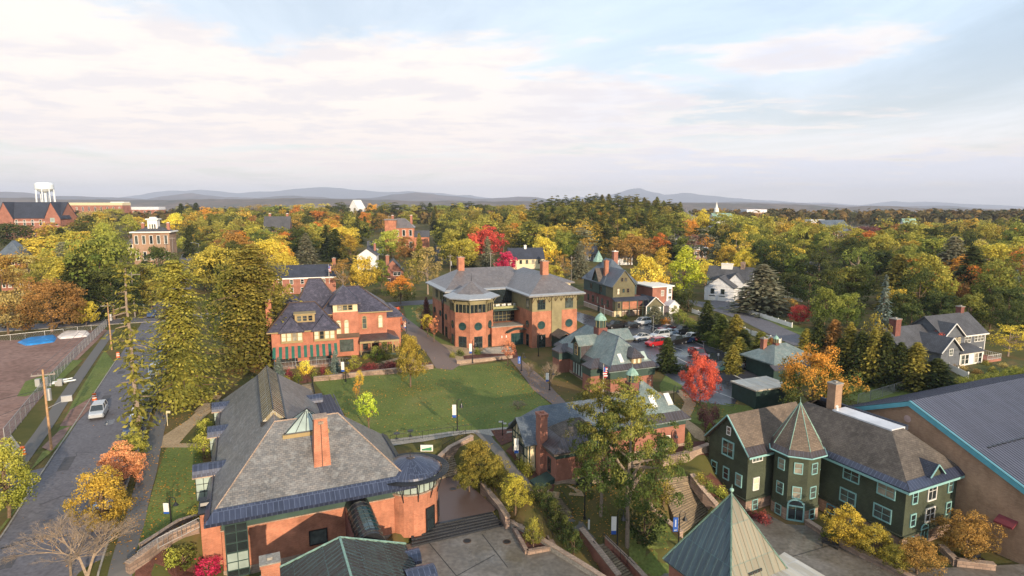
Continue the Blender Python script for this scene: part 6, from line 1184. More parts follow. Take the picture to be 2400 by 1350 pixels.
m=MB(); gwall(m,7.4,11.0,-.5,8,8.6,11.6,'v',.2); m.box(-.4,0,7.5,10.9,5,8.4); Qn.part('dormer_wall',m,MT['greend']); m=MB(); gable(m,-.9,3.5,7.1,11.3,8.5,11.9,'u',.15); Qn.part('dormer_roof',m,MT['shing'])
chimney(Qn,.9,1.9,6.6,7.6,9.5,14.0,'brick','brick'); chimney(Qn,6.2,7.5,12,13.2,12,16,'brick2','white'); Qn.part('turret_roof',MB().lathe(3.2,15.6,[(1.7,13),(0,16.2)],8),MT['copc'])
Qn.part('fire_escape',railing(railing(MB(),(-1.2,13),(-.5,16),8.6,8.6,1.6,.5),(-1.2,13),(-.3,13),8.6,8.6,1.6,.4),MT['black'])
for u,z,w_,h_,p in ((2.4,9.7,.5,.8,'glass'),(3.5,9.7,.5,.8,'glass'),(1.4,6.6,.6,1.5,'blind'),(2.9,6.8,.5,.9,'glasst'),(4.2,6.8,.5,.9,'glass')): Qn.win(u,-.17,z,270,w=w_,h=h_,st='trimb',pane=p,nx=1,ny=2,fr=.08)
Qn.part('porch_roof',MB().prism([(-.6,-2.2),(9.5,-2.2),(9.5,-.15),(-.6,-.15)],[4.3,4.3,4.9,4.9],[4.45,4.45,5.1,5.1]),MT['shingd']); Qn.part('porch_wall',MB().box(-.2,6.3,-1.9,-.1,1.9,4.3),MT['wallq']); Qn.part('porch_panel',MB().box(1.5,5.9,-1.98,-1.9,2.2,4.1),MT['brick']); Qn.part('porch_screen',railing(MB(),(1.5,-2.0),(9.2,-2.0),1.9,1.9,.8,.5),MT['trimc']); m=MB(); [m.box(u,u+.15,-2.1,-1.95,-.2,4.3) for u in (0,1.5,3.6,5.9,7.6,9.2)]; Qn.part('porch_post',m,MT['greend']); Qn.win(.7,-1.92,3.2,270,w=.5,h=1.2,st='trimb',pane='glass',nx=1,ny=2); Qn.part('basement_panel',MB().box(.2,2.5,-.4,-.1,-.2,1.8),MT['cream'])
for v in (3.0,6.2,9,12,15): Qn.win(-.02,v,3.0,180,w=.8,h=1.7,st='greend',pane='glass',nx=1,ny=2)
for v in (6.8,13): Qn.win(-.17,v,6.4,180,w=.9,h=1.3,st='trimb',pane='glass',nx=1,ny=2)
Qn.win(-.07,8.2,.8,180,w=.9,h=1.7,st='greend',pane='black',nx=1,ny=1,name='door')
# ---------------------------------------------------------------- garage, small brick block behind
def simple(name,label,loc,ang,u,v,z,zr,wm,rm,axis='u',over=.4,z0=0,cat='house',stone=None,wins=(),st='white',pane='glass',wsz=(.8,1.3),gm=None,ch=()):
    t=T(name,label,cat,loc,z0,ang); m=MB().box(0,u,0,v,z0-1,z)
    if axis=='u': gwall(m,0,v,0,z-.05,z,zr,'v',.2); gwall(m,0,v,u-.2,z-.05,z,zr,'v',.2)
    if axis=='v': gwall(m,0,u,0,z-.05,z,zr,'u',.2); gwall(m,0,u,v-.2,z-.05,z,zr,'u',.2)
    t.part('wall',m,MT[wm]); m=MB()
    if axis=='u': gable(m,-over,u+over,-over,v+over,z-over*(zr-z)/(v/2),zr+.12,'u')
    elif axis=='v': gable(m,-over,u+over,-over,v+over,z-over*(zr-z)/(u/2),zr+.12,'v')
    else: hip(m,-over,u+over,-over,v+over,z,(u*.35,v/2) if u>=v else (u/2,v*.35),(u*.65,v/2) if u>=v else (u/2,v*.65),zr)
    t.part('roof',m,MT[rm])
    for (a,b,zz,an) in wins: t.win(a,b,zz,an,w=wsz[0],h=wsz[1],st=st,pane=pane,nx=1,ny=2)
    for c in ch: chimney(t,*c)
    return t
gr=simple('garage','small gabled garage with green front and white trim beside the parking lot',P(1514,742),22,5.4,6,2.8,4.9,'wallq','shingd','v',.25); gr.part('garage_door',MB().box(1.2,4.6,-.08,0,0,2.3),MT['white']); m=MB(); m.tube((-.3,-.3,2.6),(2.7,-.3,5.05),.12,None,4); m.tube((5.7,-.3,2.6),(2.7,-.3,5.05),.12,None,4); gr.part('rake_trim',m,MT['white']); [gr.part('corner_board',MB().box(a,a+.22,-.1,0,0,2.8),MT['white']) for a in (-.1,5.28)]; gr.part('side_panel',MB().box(.15,1.15,-.06,0,0,2.6).box(4.65,5.25,-.06,0,0,2.6),MT['greend'])
g2=T('brick_annex','narrow brick building with flat white roof behind the bright yellow tree','building',P(1528,733),0,22); g2.part('wall',MB().box(0,6.5,0,10,-.5,6.9),MT['brick2']); g2.part('cornice',MB().box(-.4,6.9,-.4,10.4,6.9,7.2),MT['white']); g2.part('bay',MB().box(4.4,6.1,-.3,0,2.8,6.8),MT['white']); g2.win(3.2,0,5.2,270,w=.8,h=1.4); g2.win(5.4,-.3,3.6,270,w=.9,h=1.4); g2.win(5.4,-.3,5.7,270,w=.9,h=1.3); g2.win(1.4,0,3,270)
simple('shed','small white arched shed behind the clipped hedge',P(1568,735),22,3.2,3.5,2.2,3.4,'white','membr','v',.15)
# ---------------------------------------------------------------- white house right of centre
Wt=T('white_house','white clapboard house with grey roofs, white chimney and two garage doors','house',P(1650,703),-.2,-30)
# facing wall with garage: from (1650,703) to (1712,715)
Wt.part('wall',(lambda m:(m.box(0,8.6,0,8,-.3,4.4),gwall(m,0,8.6,0,4.3,4.4,7.2,'u',.2),m)[-1])(MB()),MT['whitec']); m=MB(); gable(m,-.3,8.9,-.3,10,4.2,7.4,'v'); Wt.part('roof',m,MT['shingg'])
Wt.part('wall',(lambda m:(m.box(-1,12,8,15,-.3,6),gwall(m,8,15,-1,5.9,6,9.4,'v',.2),gwall(m,8,15,11.8,5.9,6,9.4,'v',.2),m)[-1])(MB()),MT['whitec']); m=MB(); gable(m,-1.4,12.4,7.6,15.4,5.7,9.6,'u'); Wt.part('roof',m,MT['shingg']); Wt.part('wall',(lambda m:(m.box(5.6,10.4,5.2,8,-.3,5.5),gwall(m,5.6,10.4,5.2,5.4,5.5,7.9,'u',.2),m)[-1])(MB()),MT['whitec']); m=MB(); gable(m,5.3,10.7,5,10,5.3,8.1,'v'); Wt.part('roof',m,MT['shingg'])
chimney(Wt,2.6,6.0,10.6,11.8,8,10.4,'white','white'); chimney(Wt,8.4,9.6,10.8,12,8,11.0,'stone','stone')
for u in (2.4,5.4): Wt.win(u,0,3.0,270,w=.9,h=1.3,st='greend',pane='glass',nx=1,ny=2); 
for u in (2.3,5.2): Wt.part('garage_door',MB().box(u-1.1,u+1.1,-.05,0,-.2,1.9),MT['white']); Wt.part('garage_light',MB().box(u-.9,u+.9,-.09,-.05,1.45,1.7),MT['glass'])
Wt.win(8.6,2,1.2,0,w=.9,h=1.2,st='greend',pane='glass'); Wt.win(-1,11.5,4.5,180,w=.9,h=1.2); Wt.win(-1,11.5,7.2,180,w=.7,h=1.0)
# ---------------------------------------------------------------- grey house at the right
Y=T('grey_house','grey clapboard house with white windows and brick chimneys behind the row of spruces','house',P(2235,845),-.3,22)
Y.part('wall',(lambda m:(m.box(-3.5,8.6,0,7.5,-.3,5),gwall(m,0,7.5,8.4,4.9,5,8,'v',.2),gwall(m,0,7.5,-3.5,4.9,5,8,'v',.2),m)[-1])(MB()),MT['greyc']); m=MB(); gable(m,-3.9,9.0,-.5,8,4.7,8.2,'u'); Y.part('roof',m,MT['shingg'])
Y.part('wall',(lambda m:(m.box(-14,-3.5,.5,8,-.3,3.2),m.box(-8.6,-3.5,-3,1,-.3,3.2),gwall(m,-8.6,-3.5,-3,3.1,3.2,5.4,'u',.2),m)[-1])(MB()),MT['greyc']); m=MB(); gable(m,-14.4,-3.3,0,8.5,3.1,6.6,'u'); gable(m,-9.0,-3.1,-3.4,4,3.0,5.6,'v'); Y.part('roof',m,MT['shingg']); m=MB(); gwall(m,-4.2,1.2,-.4,4.8,5,7.2,'u',.2); Y.part('gable_wall',m,MT['greyc']); m=MB(); gable(m,-4.6,1.6,-.8,5,4.8,7.4,'v'); Y.part('roof',m,MT['shingg'])
m=MB(); m.tube((-9,-3.4,3.0),(-6.05,-3.4,5.6),.09,None,4); m.tube((-3.1,-3.4,3.0),(-6.05,-3.4,5.6),.09,None,4); m.tube((-4.6,-.8,4.8),(-1.5,-.8,7.4),.09,None,4); m.tube((1.6,-.8,4.8),(-1.5,-.8,7.4),.09,None,4); m.box(1.6,9,-.56,-.48,4.5,4.72); m.box(8.58,8.75,-.1,.1,-.3,4.8); Y.part('rake_trim',m,MT['white'])
Y.part('sunroom_roof',MB().prism([(-3.6,-3.4),(3.4,-3.4),(3.4,0),(-3.6,0)],[2.3,2.3,3.1,3.1],[2.45,2.45,3.3,3.3]),MT['shingg']); Y.part('sunroom',MB().box(-3.4,3.2,-3.1,0,-.3,2.3),MT['white']); [Y.win(u,-3.12,1.2,270,w=.9,h=1.7,st='white',pane='glass',nx=1,ny=2) for u in (-2.6,-1.5,1.2,2.3)]
for u in (-2.9,-1.9,-.9,.2): Y.win(u,-.42,4.0,270,w=.7,h=1.0,st='cream',pane='glass')
for u in (3.0,3.9,5.9,6.9,7.8): Y.win(u,-.02,3.8,270,w=.75,h=1.15)
for u in (4.2,5.2,6.5,7.4): Y.win(u,-.02,1.2,270,w=.75,h=1.3)
Y.win(-6,-3.02,2.9,270,w=.9,h=1.1); chimney(Y,-13.2,-11.8,2.6,4,5,8.4,'brickd'); chimney(Y,6.6,7.6,3.6,4.6,7,9.3,'brickd')
m=MB().box(4,8,-3.6,-.2,-.3,.5); Y.part('deck',m,MT['brick2']); Y.part('deck_railing',railing(railing(MB(),(4,-3.5),(8,-3.5),.5,.5,.9,.3),(8,-3.5),(8,-.4),.5,.5,.9,.3),MT['white'])
# ---------------------------------------------------------------- flat-roofed dark shed and slate-roofed pavilion with cupola by the orange maple
Z=T('dark_green_shed','dark green walled shed with a weathered flat white roof beside the parking lot','shed',P(1720,930),-.5,22)
Z.part('wall',MB().box(0,6.8,-4.5,.5,-1,2.2),MT['greend']); Z.part('roof',MB().box(-.2,7,-4.7,.7,2.2,2.4),MT['paler'])
Z2=T('slate_pavilion','low pavilion with green slate roof and small cupola left of the orange maple','building',P(1812,893,-.3),-.5,22)
Z2.part('wall',MB().box(0,9,0,6.5,-1,2.4),MT['greend']); m=MB(); hip(m,-.8,9.8,-.8,7.3,2.8,(3.2,3.2),(5.8,3.2),5.2); r_=Z2.part('roof',m,MT['slateL']); Z2.part('copper_skirt',MB().prism([(-1.6,-1.8),(10,-1.8),(10,-.6),(-1.6,-.6)],[2.0,2.0,2.6,2.6],[2.1,2.1,2.8,2.8]),MT['metalp'],r_); cupola(Z2,3.4,3.2,5.4,.45,.9,'greend'); chimney(Z2,1.4,2.2,4,4.8,3,6.0,'brick2')
# ---------------------------------------------------------------- houses and halls farther off
X_=simple
X_('brick_row_house','two-storey brick house with dark blue roof and white windows behind the golden trees',P(628,694),17,21,9,5.7,9.2,'brick2','shingd','u',.3,wins=[(4+i*3.3,0,4.3,270) for i in range(5)]+[(4+i*3.3,0,1.6,270) for i in range(5)],wsz=(.9,1.4),ch=[(20.2,21.3,4,5.2,4,11.2,'brick2')]).part('cornice',MB().box(-.3,21.3,-.35,-.02,5.2,5.6),MT['white'])
X_('cream_house','cream house with black shutters and dark roof beyond the centre building',P(1195,640),12,15,8,6.2,10.2,'cream','shingd','u',.3,wins=[(2+i*2.7,0,4.6,270) for i in range(5)],wsz=(.9,1.5),ch=[(7,8,3.5,4.5,9,11.4,'white')],st='black')
X_('brick_cottage','small brick house with grey roof and wide white window between golden trees',P(897,668),10,7.5,9,5.0,9.0,'brick2','shingg','v',.3,wins=[(4.6,0,4.0,270),(5.9,0,4.0,270),(2.2,0,1.6,270)],wsz=(1.2,1.2),ch=[(1.3,2.5,1,2.2,5,10.6,'brick2')])
X_('white_farmhouse','narrow white two-storey house with grey roof behind yellow trees',P(838,640),8,8,11,7.5,10.2,'whitec','shingg','v',.3,wins=[(5,0,5.5,270),(5,0,2.3,270)],ch=[(6.6,7.5,5,6,9,12,'brick2')])
def dist(px,pyt,h,Y=None):   # place by its top row and height above the ground
    lo=Y or 300.
    if Y is None:
        Y=150.
        while Y<1300:
            X=(px-1200)/F*Y*.99
            if proj(X,Y,hg(X,Y)+h)[1]<=pyt+.5: break
            Y*=1.01
    X=(px-1200)/F*Y*.985; return X,Y,hg(X,Y)
def far(name,label,px,pyt,h,Y,wpx,wm,rm,kind='hip',cat='building',dep=None,ang=10,nw=4,rows=2,st='white',roofh=.3,ch=0):
    if (Y<320 or wpx<30) and 'mansion' not in name and 'dorm' not in name and 'steeple' not in name: Y=None
    X,Y,z=dist(px,pyt,h,Y); zt=ZA(X,Y,pyt); h=zt-z; wd=wpx*Y/F; z0=z; dp=dep or wd*.7; ze=z+h*(1-roofh)
    t=T(name,label,cat,(X-wd/2,Y),z0,ang); m=MB().box(0,wd,0,dp,z-1,ze)
    if kind in('u','v'):
        (gwall(m,0,dp,0,ze-.05,ze,zt,'v',.3),gwall(m,0,dp,wd-.3,ze-.05,ze,zt,'v',.3)) if kind=='u' else (gwall(m,0,wd,0,ze-.05,ze,zt,'u',.3),)
    t.part('wall',m,MT[wm]); m=MB()
    if kind=='hip': hip(m,-.5,wd+.5,-.5,dp+.5,ze,(min(wd*.4,dp*.5),dp/2) if wd>dp else (wd/2,dp*.35),(max(wd*.6,wd-dp*.5),dp/2) if wd>dp else (wd/2,dp*.65),zt)
    elif kind=='flat': m.box(-.3,wd+.3,-.3,dp+.3,ze,zt)
    else: gable(m,-.5,wd+.5,-.5,dp+.5,ze-.2,zt+.1,kind)
    t.part('roof',m,MT[rm])
    s=h*(1-roofh)/rows
    for r in range(rows):
        for i in range(nw): t.win(wd*(i+.5)/nw,-.02,z+s*(r+.55),270,w=min(1.4,wd/nw*.4),h=s*.5,st=st,pane='glass',nx=1,ny=1,fr=.15)
    for i in range(ch): chimney(t,wd*(.15+.7*i),wd*(.15+.7*i)+1.2,dp/2,dp/2+1.2,ze,zt+1.5,'brick2','white')
    return t,wd,dp,z,ze,zt
t,wd,dp,z,ze,zt=far('gabled_brick_hall','big brick hall with dark blue roof and twin brick gables at the left skyline',62,474,13,410,125,'brick2','shingd','u',ang=4,nw=7,roofh=.42,dep=18)
m=MB(); [t.part('gable_wall',gwall(MB(),wd*a,wd*b,-1.2,ze-4,ze-.5,zt,'u',.4),MT['brick2']) for a,b in ((.74,1.02),(-.1,.18))]; [t.part('gable_roof',gable(MB(),wd*a,wd*b,-1.6,10,ze-.6,zt+.2,'v'),MT['shingd']) for a,b in ((.73,1.03),(-.11,.19))]; t.part('round_window',MB().lathe(0,0,[(0,0)],3) if 0 else MB().box(wd*.84,wd*.92,-1.3,-1.2,ze-3,ze),MT['glassl']); t.part('string_course',MB().box(-.1,wd+.1,-.1,0,ze-3,ze-2.6),MT['white'])
far('long_brick_block','long flat-roofed red brick block with white top storey at the left skyline',215,475,13,660,125,'brick2','cream','flat',ang=2,nw=9,roofh=.14,dep=15); far('brick_block_wing','lower brick wing at the right of the long brick block',305,485,10,680,115,'brick2','membr','flat',ang=2,nw=9,roofh=.2,dep=14); far('penthouse','small white rooftop block above the long brick block',270,473,15,700,30,'white','white','flat',ang=2,nw=2,roofh=.2,dep=10)
t,wd,dp,z,ze,zt=far('cupola_mansion','pale brick mansion with white cornice and square cupola among trees at left',338,532,13,270,78,'brickt','shingg','hip',ang=14,nw=5,roofh=.15,ch=2)
t.part('cornice',MB().box(-.9,wd+.9,-.9,dp+.9,ze-.1,ze+.4),MT['white']); zt2=ZA(t.loc[0]+wd/2,t.loc[1]+dp/2,515); t.part('cupola',MB().box(wd/2-2,wd/2+2,dp/2-2,dp/2+2,ze,zt2),MT['white']); t.part('cupola_roof',MB().box(wd/2-2.6,wd/2+2.6,dp/2-2.6,dp/2+2.6,zt2,zt2+.5).box(wd/2-1.2,wd/2+1.2,dp/2-1.2,dp/2+1.2,zt2+.5,zt2+1.2),MT['white']); [t.win(wd/2-1+i*1.0,dp/2-2.02,ze+2.6,270,w=.6,h=2,nx=1,ny=1) for i in range(3)]
t,wd,dp,z,ze,zt=far('turreted_house','white and grey house with a pointed corner turret below the cupola mansion',312,548,11,235,60,'cream','slateC','hip',ang=12,nw=3,roofh=.45)
tx2=wd*1.0; t.part('turret_wall',MB().lathe(tx2,0,[(2.2,z),(2.2,ze+1)],8),MT['cream']); t.part('turret_roof',MB().lathe(tx2,0,[(2.6,ze+1),(0,ZA(t.loc[0]+tx2,t.loc[1],543))],8),MT['slateC'])
t,wd,dp,z,ze,zt=far('brick_dormitory','dark brick dormitory with blue hip roof at the left edge',-4,566,12,200,46,'brick2','slateB','hip',ang=20,nw=4,rows=3,roofh=.3,dep=9)
t,wd,dp,z,ze,zt=far('brick_pavilion','brick gateway pavilion with dark roof and white gable at the left edge',10,622,8,125,62,'brick2','shingd','v',ang=35,nw=1,rows=1,roofh=.5,dep=9); m=MB(); gwall(m,-.2,wd+.2,-.25,ze-.4,ze,zt,'u',.2); t.part('white_gable',m,MT['whitec'])
t,wd,dp,z,ze,zt=far('red_brick_mansion','red brick mansion with mansard roof and chimneys among the trees, centre left',935,512,14,330,62,'brick','slateC','hip',ang=6,nw=4,roofh=.28,ch=2); t.part('tower',MB().box(-1,5,-1.5,5,z,zt-1),MT['brick']); t.part('tower_roof',MB().prism([(-1.4,-1.9),(5.4,-1.9),(5.4,5.4),(-1.4,5.4)],zt-1,zt-.4),MT['slateC']); t.part('side_wing',MB().box(wd,wd+8,1,10,z,z+8),MT['brick']); m=MB(); gable(m,wd-.4,wd+8.4,.6,10.4,z+7.8,z+11,'u'); t.part('side_roof',m,MT['shingg'])
t,wd,dp,z,ze,zt=far('turreted_brick_hall','red brick hall with a round turret near the pine hill',1618,500,14,430,44,'brick2','slateC','hip',ang=8,nw=5,roofh=.3,ch=1); t.part('turret',MB().lathe(wd*.3,-1,[(3,z),(3,ze+1)],10),MT['brick']); t.part('turret_roof',MB().lathe(wd*.3,-1,[(3.4,ze+1),(0,ZA(t.loc[0],430,486))],10),MT['slateC'])
t,wd,dp,z,ze,zt=far('white_steeple_church','white columned building with a tall white steeple right of the pine hill',1702,500,14,520,46,'whitec','copc','u',ang=6,nw=7,roofh=.25,rows=2); X0=t.loc[0]; zs=ZA(X0,520,472); t.part('steeple',MB().box(wd*.18,wd*.34,4,9,ze,ze+(zs-ze)*.35).lathe(wd*.26,6.5,[(2.2,ze+(zs-ze)*.35),(2.0,ze+(zs-ze)*.55),(1.2,ze+(zs-ze)*.6),(0,zs)],8),MT['white'])
far('flat_office','pale flat-roofed office right of the steeple on the skyline',1780,491,9,640,50,'brickt','membr','flat',nw=6,roofh=.15); far('long_low_hall','low hall with a blue-green metal roof on the right skyline',1985,517,8,420,62,'brickt','slateB','u',nw=5,rows=1,roofh=.5,dep=22); far('brick_flat_block','orange brick flat block peeping over trees, right skyline',1925,515,9,480,34,'brick','membr','flat',nw=4,rows=1,roofh=.15); far('small_white_chapel','small pale gabled building at the right skyline between spruces',2150,513,8,400,34,'whitec','copc','u',nw=1,rows=1,roofh=.4)
far('white_gabled_chapel','white gabled chapel with steep roof rising from trees, centre left skyline',828,469,16,700,34,'whitec','white','v',nw=1,rows=2,roofh=.6,ang=-18,dep=16); far('white_porch_house','low white house with porch beside the narrow farmhouse',875,566,7,245,36,'whitec','shingg','u',nw=3,rows=1,roofh=.45); far('blue_white_house','pale blue gabled house between the orange and yellow trees',1442,530,10,290,30,'whitec','slateB','u',nw=2,roofh=.45,ang=-15)
far('white_gable_house','white house with shallow gable in front of the big green willow',1580,550,6,250,44,'whitec','shingg','u',nw=3,rows=1,roofh=.35); far('maple_cottage','pale cottage roof with chimney among dark maples, right',1928,617,7,170,48,'cream','shingg','u',nw=3,rows=1,roofh=.5,ch=1,dep=9); far('blue_grey_cottage','blue-grey roofed cottage half hidden behind the red maple',1120,520,8,300,34,'greyc','shingg','u',nw=1,rows=1,roofh=.5); far('small_grey_roof_house','grey-roofed house behind the golden trees at centre',1040,575,8,215,36,'greyc','shingg','u',nw=1,rows=1,roofh=.5,ang=20)
far('low_white_house','low white-roofed house at the foot of the pine hill',1650,580,6,210,34,'brickt','membr','flat',nw=3,rows=1,roofh=.2); far('white_bungalow','white bungalow under the pines left of the golden maple',1470,590,6,210,40,'whitec','shingg','u',nw=1,rows=1,roofh=.4)
far('brick_chimney_house','dark brick house with chimneys behind the large golden tree',640,508,9,330,56,'brickd','shingg','u',nw=4,rows=1,roofh=.45,ch=2); far('grey_roof_cottage','grey cottage roof below the grey spruces, centre right',1385,578,7,220,40,'greyc','shingg','u',nw=3,rows=1,roofh=.5); far('white_clapboard_house','white clapboard house behind the huge conifers',618,600,9,190,34,'whitec','shingg','u',nw=3,rows=2,roofh=.35)
# water tower
X0,Y0=(102-1200)/F*640*.985,640; zt=ZA(X0,Y0,427); s=Y0/F; zb=ZA(X0,Y0,448); t=T('water_tower','white water tower on slender legs above the left skyline','water tower',(X0,Y0),hg(X0,Y0)); zz=hg(X0,Y0)
t.part('tank',MB().lathe(0,0,[(0,zb-3*s),(12*s,zb-1*s),(18.5*s,zb+5*s),(18.5*s,zt-5*s),(15*s,zt-1*s),(0,zt)],28),MT['tank']); t.part('riser',MB().tube((0,0,zz-2),(0,0,zb),3*s,None,10),MT['tank'])
for k in range(8): t.part('leg',MB().tube((20*s*math.cos(R(k*45+20)),20*s*math.sin(R(k*45+20)),zz-2),(17.5*s*math.cos(R(k*45+20)),17.5*s*math.sin(R(k*45+20)),zb+4*s),1.1*s,None,6),MT['tank'])
# ================================================================= site works: walls, steps, fences, lamps, poles, vehicles
def thing_mesh(name,label,cat,mb,mat,group=None):
    o=link(name,mb.mesh(name,mat)); return tag(o,label,cat,group)
def gl(px,py): return G(px,py)
def wallline(name,label,pts,w,h,mat,dz=-.3,zs=None,cap=None):
    m=MB(); c=MB(); W=[(*(P(a,b,zs[i]) if zs else G(a,b)[:2]),(zs[i] if zs else G(a,b)[2])) for i,(a,b) in enumerate(pts)]
    for a,b in zip(W,W[1:]):
        m.obox(a[:2],b[:2],w,(a[2]+dz-.6,b[2]+dz-.6),(a[2]+h,b[2]+h)); c.obox(a[:2],b[:2],w+.12,(a[2]+h,b[2]+h),(a[2]+h+.09,b[2]+h+.09))
    t=T(name,label,'wall',W[0][:2],W[0][2]); 
    for v in (m,c): v.v=[(x-W[0][0],y-W[0][1],z) for x,y,z in v.v]
    t.part('masonry',m,MT[mat]); t.part('coping',c,MT[cap or 'stonel']); return t
wallline('stone_wall','long low stone wall between the lawn and the orange brick house garden',[(735,894),(860,880),(1015,864)],.5,.7,'stone')
wallline('stone_wall','low stone wall in front of the centre building planting bed',[(1070,853),(1130,848),(1200,840)],.45,.6,'stonel')
wallline('stone_wall','stone retaining wall at the head of the sunken brick plaza',[(1012,1095),(1055,1056),(1107,1030)],.5,.5,'stone')
wallline('stone_wall','stepped stone wall along the right side of the sunken plaza',[(1130,1140),(1150,1170),(1172,1196),(1190,1225)],.5,.6,'stone')
wallline('stone_wall','curved stone wall right of the ramp by the slate hall door',[(300,1345),(345,1312),(400,1272),(465,1245)],.5,.9,'stone')
wallline('stone_wall','stone wall on the upper side of the entrance ramp at left',[(330,1288),(372,1262),(420,1230),(462,1218)],.3,.45,'stone')
wallline('stone_wall','stone retaining wall left of the green building behind the columnar shrubs',[(1550,1092),(1610,1078),(1662,1058)],.6,1.0,'stonel')
wallline('rock_edging','rough rock edging down the right side of the wide stone stair',[(1622,1120),(1650,1158),(1680,1192)],.6,.45,'stone')
wallline('stone_wall','low stone wall on the left side of the wide stone stair',[(1520,1185),(1560,1225),(1597,1255)],.5,.35,'stone')
wallline('stone_wall','curving stone planter wall in front of the green building',[(1890,1228),(1960,1275),(2080,1335),(2150,1370)],.5,.5,'stone',zs=[-6]*4)
wallline('stone_wall','short stone planter wall under the rust-tinted tree by the gym',[(2205,1290),(2240,1325),(2330,1335)],.5,.6,'stone',zs=[-6]*3)
wallline('brick_wall','brick cheek wall left of the lower steps',[(1362,1262),(1400,1310),(1450,1375)],.5,1.1,'brick2')
wallline('brick_wall','brick cheek wall right of the lower steps',[(1418,1275),(1470,1325),(1520,1380)],.4,.8,'brick2')
wallline('stone_wall','low concrete edge wall beside the long green hedge',[(1183,1227),(1240,1257),(1385,1347),(1480,1410)],.4,.55,'conc',zs=[-3.7]*4)
# planters
for pts,lab in ((((1180,1195),(1215,1230),(1260,1222),(1262,1205),(1190,1190)),'upper stone planter box with a small olive tree'),(((1205,1235),(1235,1290),(1300,1278),(1272,1232)),'lower stone planter box on the wet courtyard holding one shrub')):
    W=[P(a,b,-3.3) for a,b in pts]; x0,y0=W[0]; t=T('stone_planter',lab,'planter',(x0,y0),-4); m=MB(); n=len(W)
    for i in range(n): a,b=W[i],W[(i+1)%n]; m.obox((a[0]-x0,a[1]-y0),(b[0]-x0,b[1]-y0),.4,-4.1,-3.3)
    t.part('planter_wall',m,MT['stone']); t.part('soil',MB().prism([(a-x0,b-y0) for a,b in W],-4.1,-3.45),MT['mulch'])
x,y=P(1252,1262,-3.45); tree('shrub','olive',x,y,1.5,2.2,-3.4,'small green shrub inside the lower stone planter')
# steps
def steps(name,label,TL,TR,BR,BL,n,mat,zt,zb):
    A,B_,C,D_=[P(*q,z) for q,z in ((TL,zt),(TR,zt),(BR,zb),(BL,zb))]; m=MB(); x0,y0=A
    lerp=lambda p,q,f:(p[0]+(q[0]-p[0])*f-x0*0,p[1]+(q[1]-p[1])*f)
    for k in range(n):
        f0,f1=k/n,(k+1.15)/n; f1=min(1,f1); z=zt+(zb-zt)*k/n
        q=[lerp(A,D_,f0),lerp(B_,C,f0),lerp(B_,C,f1),lerp(A,D_,f1)]; m.prism([(a-x0,b-y0) for a,b in q],z-1.2,z+.02-.002*k)
    t=T(name,label,'steps',(x0,y0),zb); t.part('treads',m,MT[mat]); return t
steps('steps','wide dark wet granite steps between the brick plaza and the lower courtyard',(963,1237),(1153,1200),(1180,1233),(965,1282),6,'granite',-2.8,-3.7)
steps('steps','stone steps climbing beside the round pavilion',(1040,1075),(1062,1068),(1078,1112),(1022,1126),9,'stonep',-1.3,-2.8)
steps('steps','short flight of steps on the sloping path by the small brick house',(1288,1165),(1312,1168),(1340,1203),(1310,1208),8,'stonep',-1.7,-3.0)
steps('steps','lower flight of steps with black handrails at the bottom of the picture',(1387,1287),(1413,1274),(1485,1350),(1440,1375),14,'stonep',-4.0,-6.0)
steps('steps','very wide fan of stone steps left of the green building',(1540,1122),(1614,1116),(1684,1190),(1597,1254),22,'stonep',-1.5,-5.6)
steps('steps','garden steps by the stone wall at the left end of the lawn',(700,903),(732,898),(740,935),(705,942),9,'stonep',.9,0.05)
steps('steps','pale stone steps in front of the centre building entrance',(1140,815),(1195,810),(1205,828),(1120,830),5,'conc',.55,.05)
t=steps('wooden_steps','short timber steps on the path left of the slate hall',(478,945),(500,945),(472,970),(455,965),7,'stonep',.6,.05)
def rail_thing(label,a,b,za,zb,mat='black',h=1.0,sp=.35):
    A,B_=P(*a,za),P(*b,zb); m=MB(); railing(m,(0,0),(B_[0]-A[0],B_[1]-A[1]),za,zb,h,sp); t=T('handrail',label,'railing',A,min(za,zb)); t.part('bars',m,MT[mat])
rail_thing('black handrail on the left of the lower steps',(1390,1290),(1445,1365),-4,-6); rail_thing('black handrail on the right of the lower steps',(1414,1272),(1487,1345),-4,-6); rail_thing('black handrail right of the short path steps',(1312,1166),(1342,1202),-1.7,-3.0)
rail_thing('black railing along the walk above the sunken plaza',(915,1038),(1105,1012),.02,.02,sp=.8); rail_thing('black handrail sloping beside the stair by the round pavilion',(1038,1060),(1092,1025),-1.0,0); rail_thing('black railing beside the stone planters in the courtyard',(1268,1222),(1300,1282),-3.3,-3.7); rail_thing('blue-grey railing along the entrance ramp at left',(325,1318),(370,1287),.1,.3,'steel'); rail_thing('blue-grey railing beside the slate hall door',(372,1286),(468,1238),.3,.9,'steel'); rail_thing('black railing at the head of the wide stair',(1565,1085),(1600,1078),-1,-1)
rail_thing('iron railing beside the left lawn steps',(700,903),(706,942),.9,.05); rail_thing('iron railing beside the right lawn steps',(731,898),(739,935),.9,.05); rail_thing('iron railing by the timber steps',(474,945),(452,968),.6,.05); rail_thing('steel guard rail above the wall at the plaza corner',(1560,1010),(1600,1035),-.5,-.8)
x,y=P(1000,1042,.9); t=T('banner','white banner with a green hill picture on the plaza railing','banner',(x,y),0); m=MB().box(-.75,.75,-.03,.03,.05,.85); t.part('cloth',m,MT['white']); t.part('picture',MB().prism([(-.6,-.05),(.6,-.05),(.6,-.035),(-.6,-.035)],.15,[.35,.6,.6,.35]),plain('banner_green',(.05,.25,.13)))
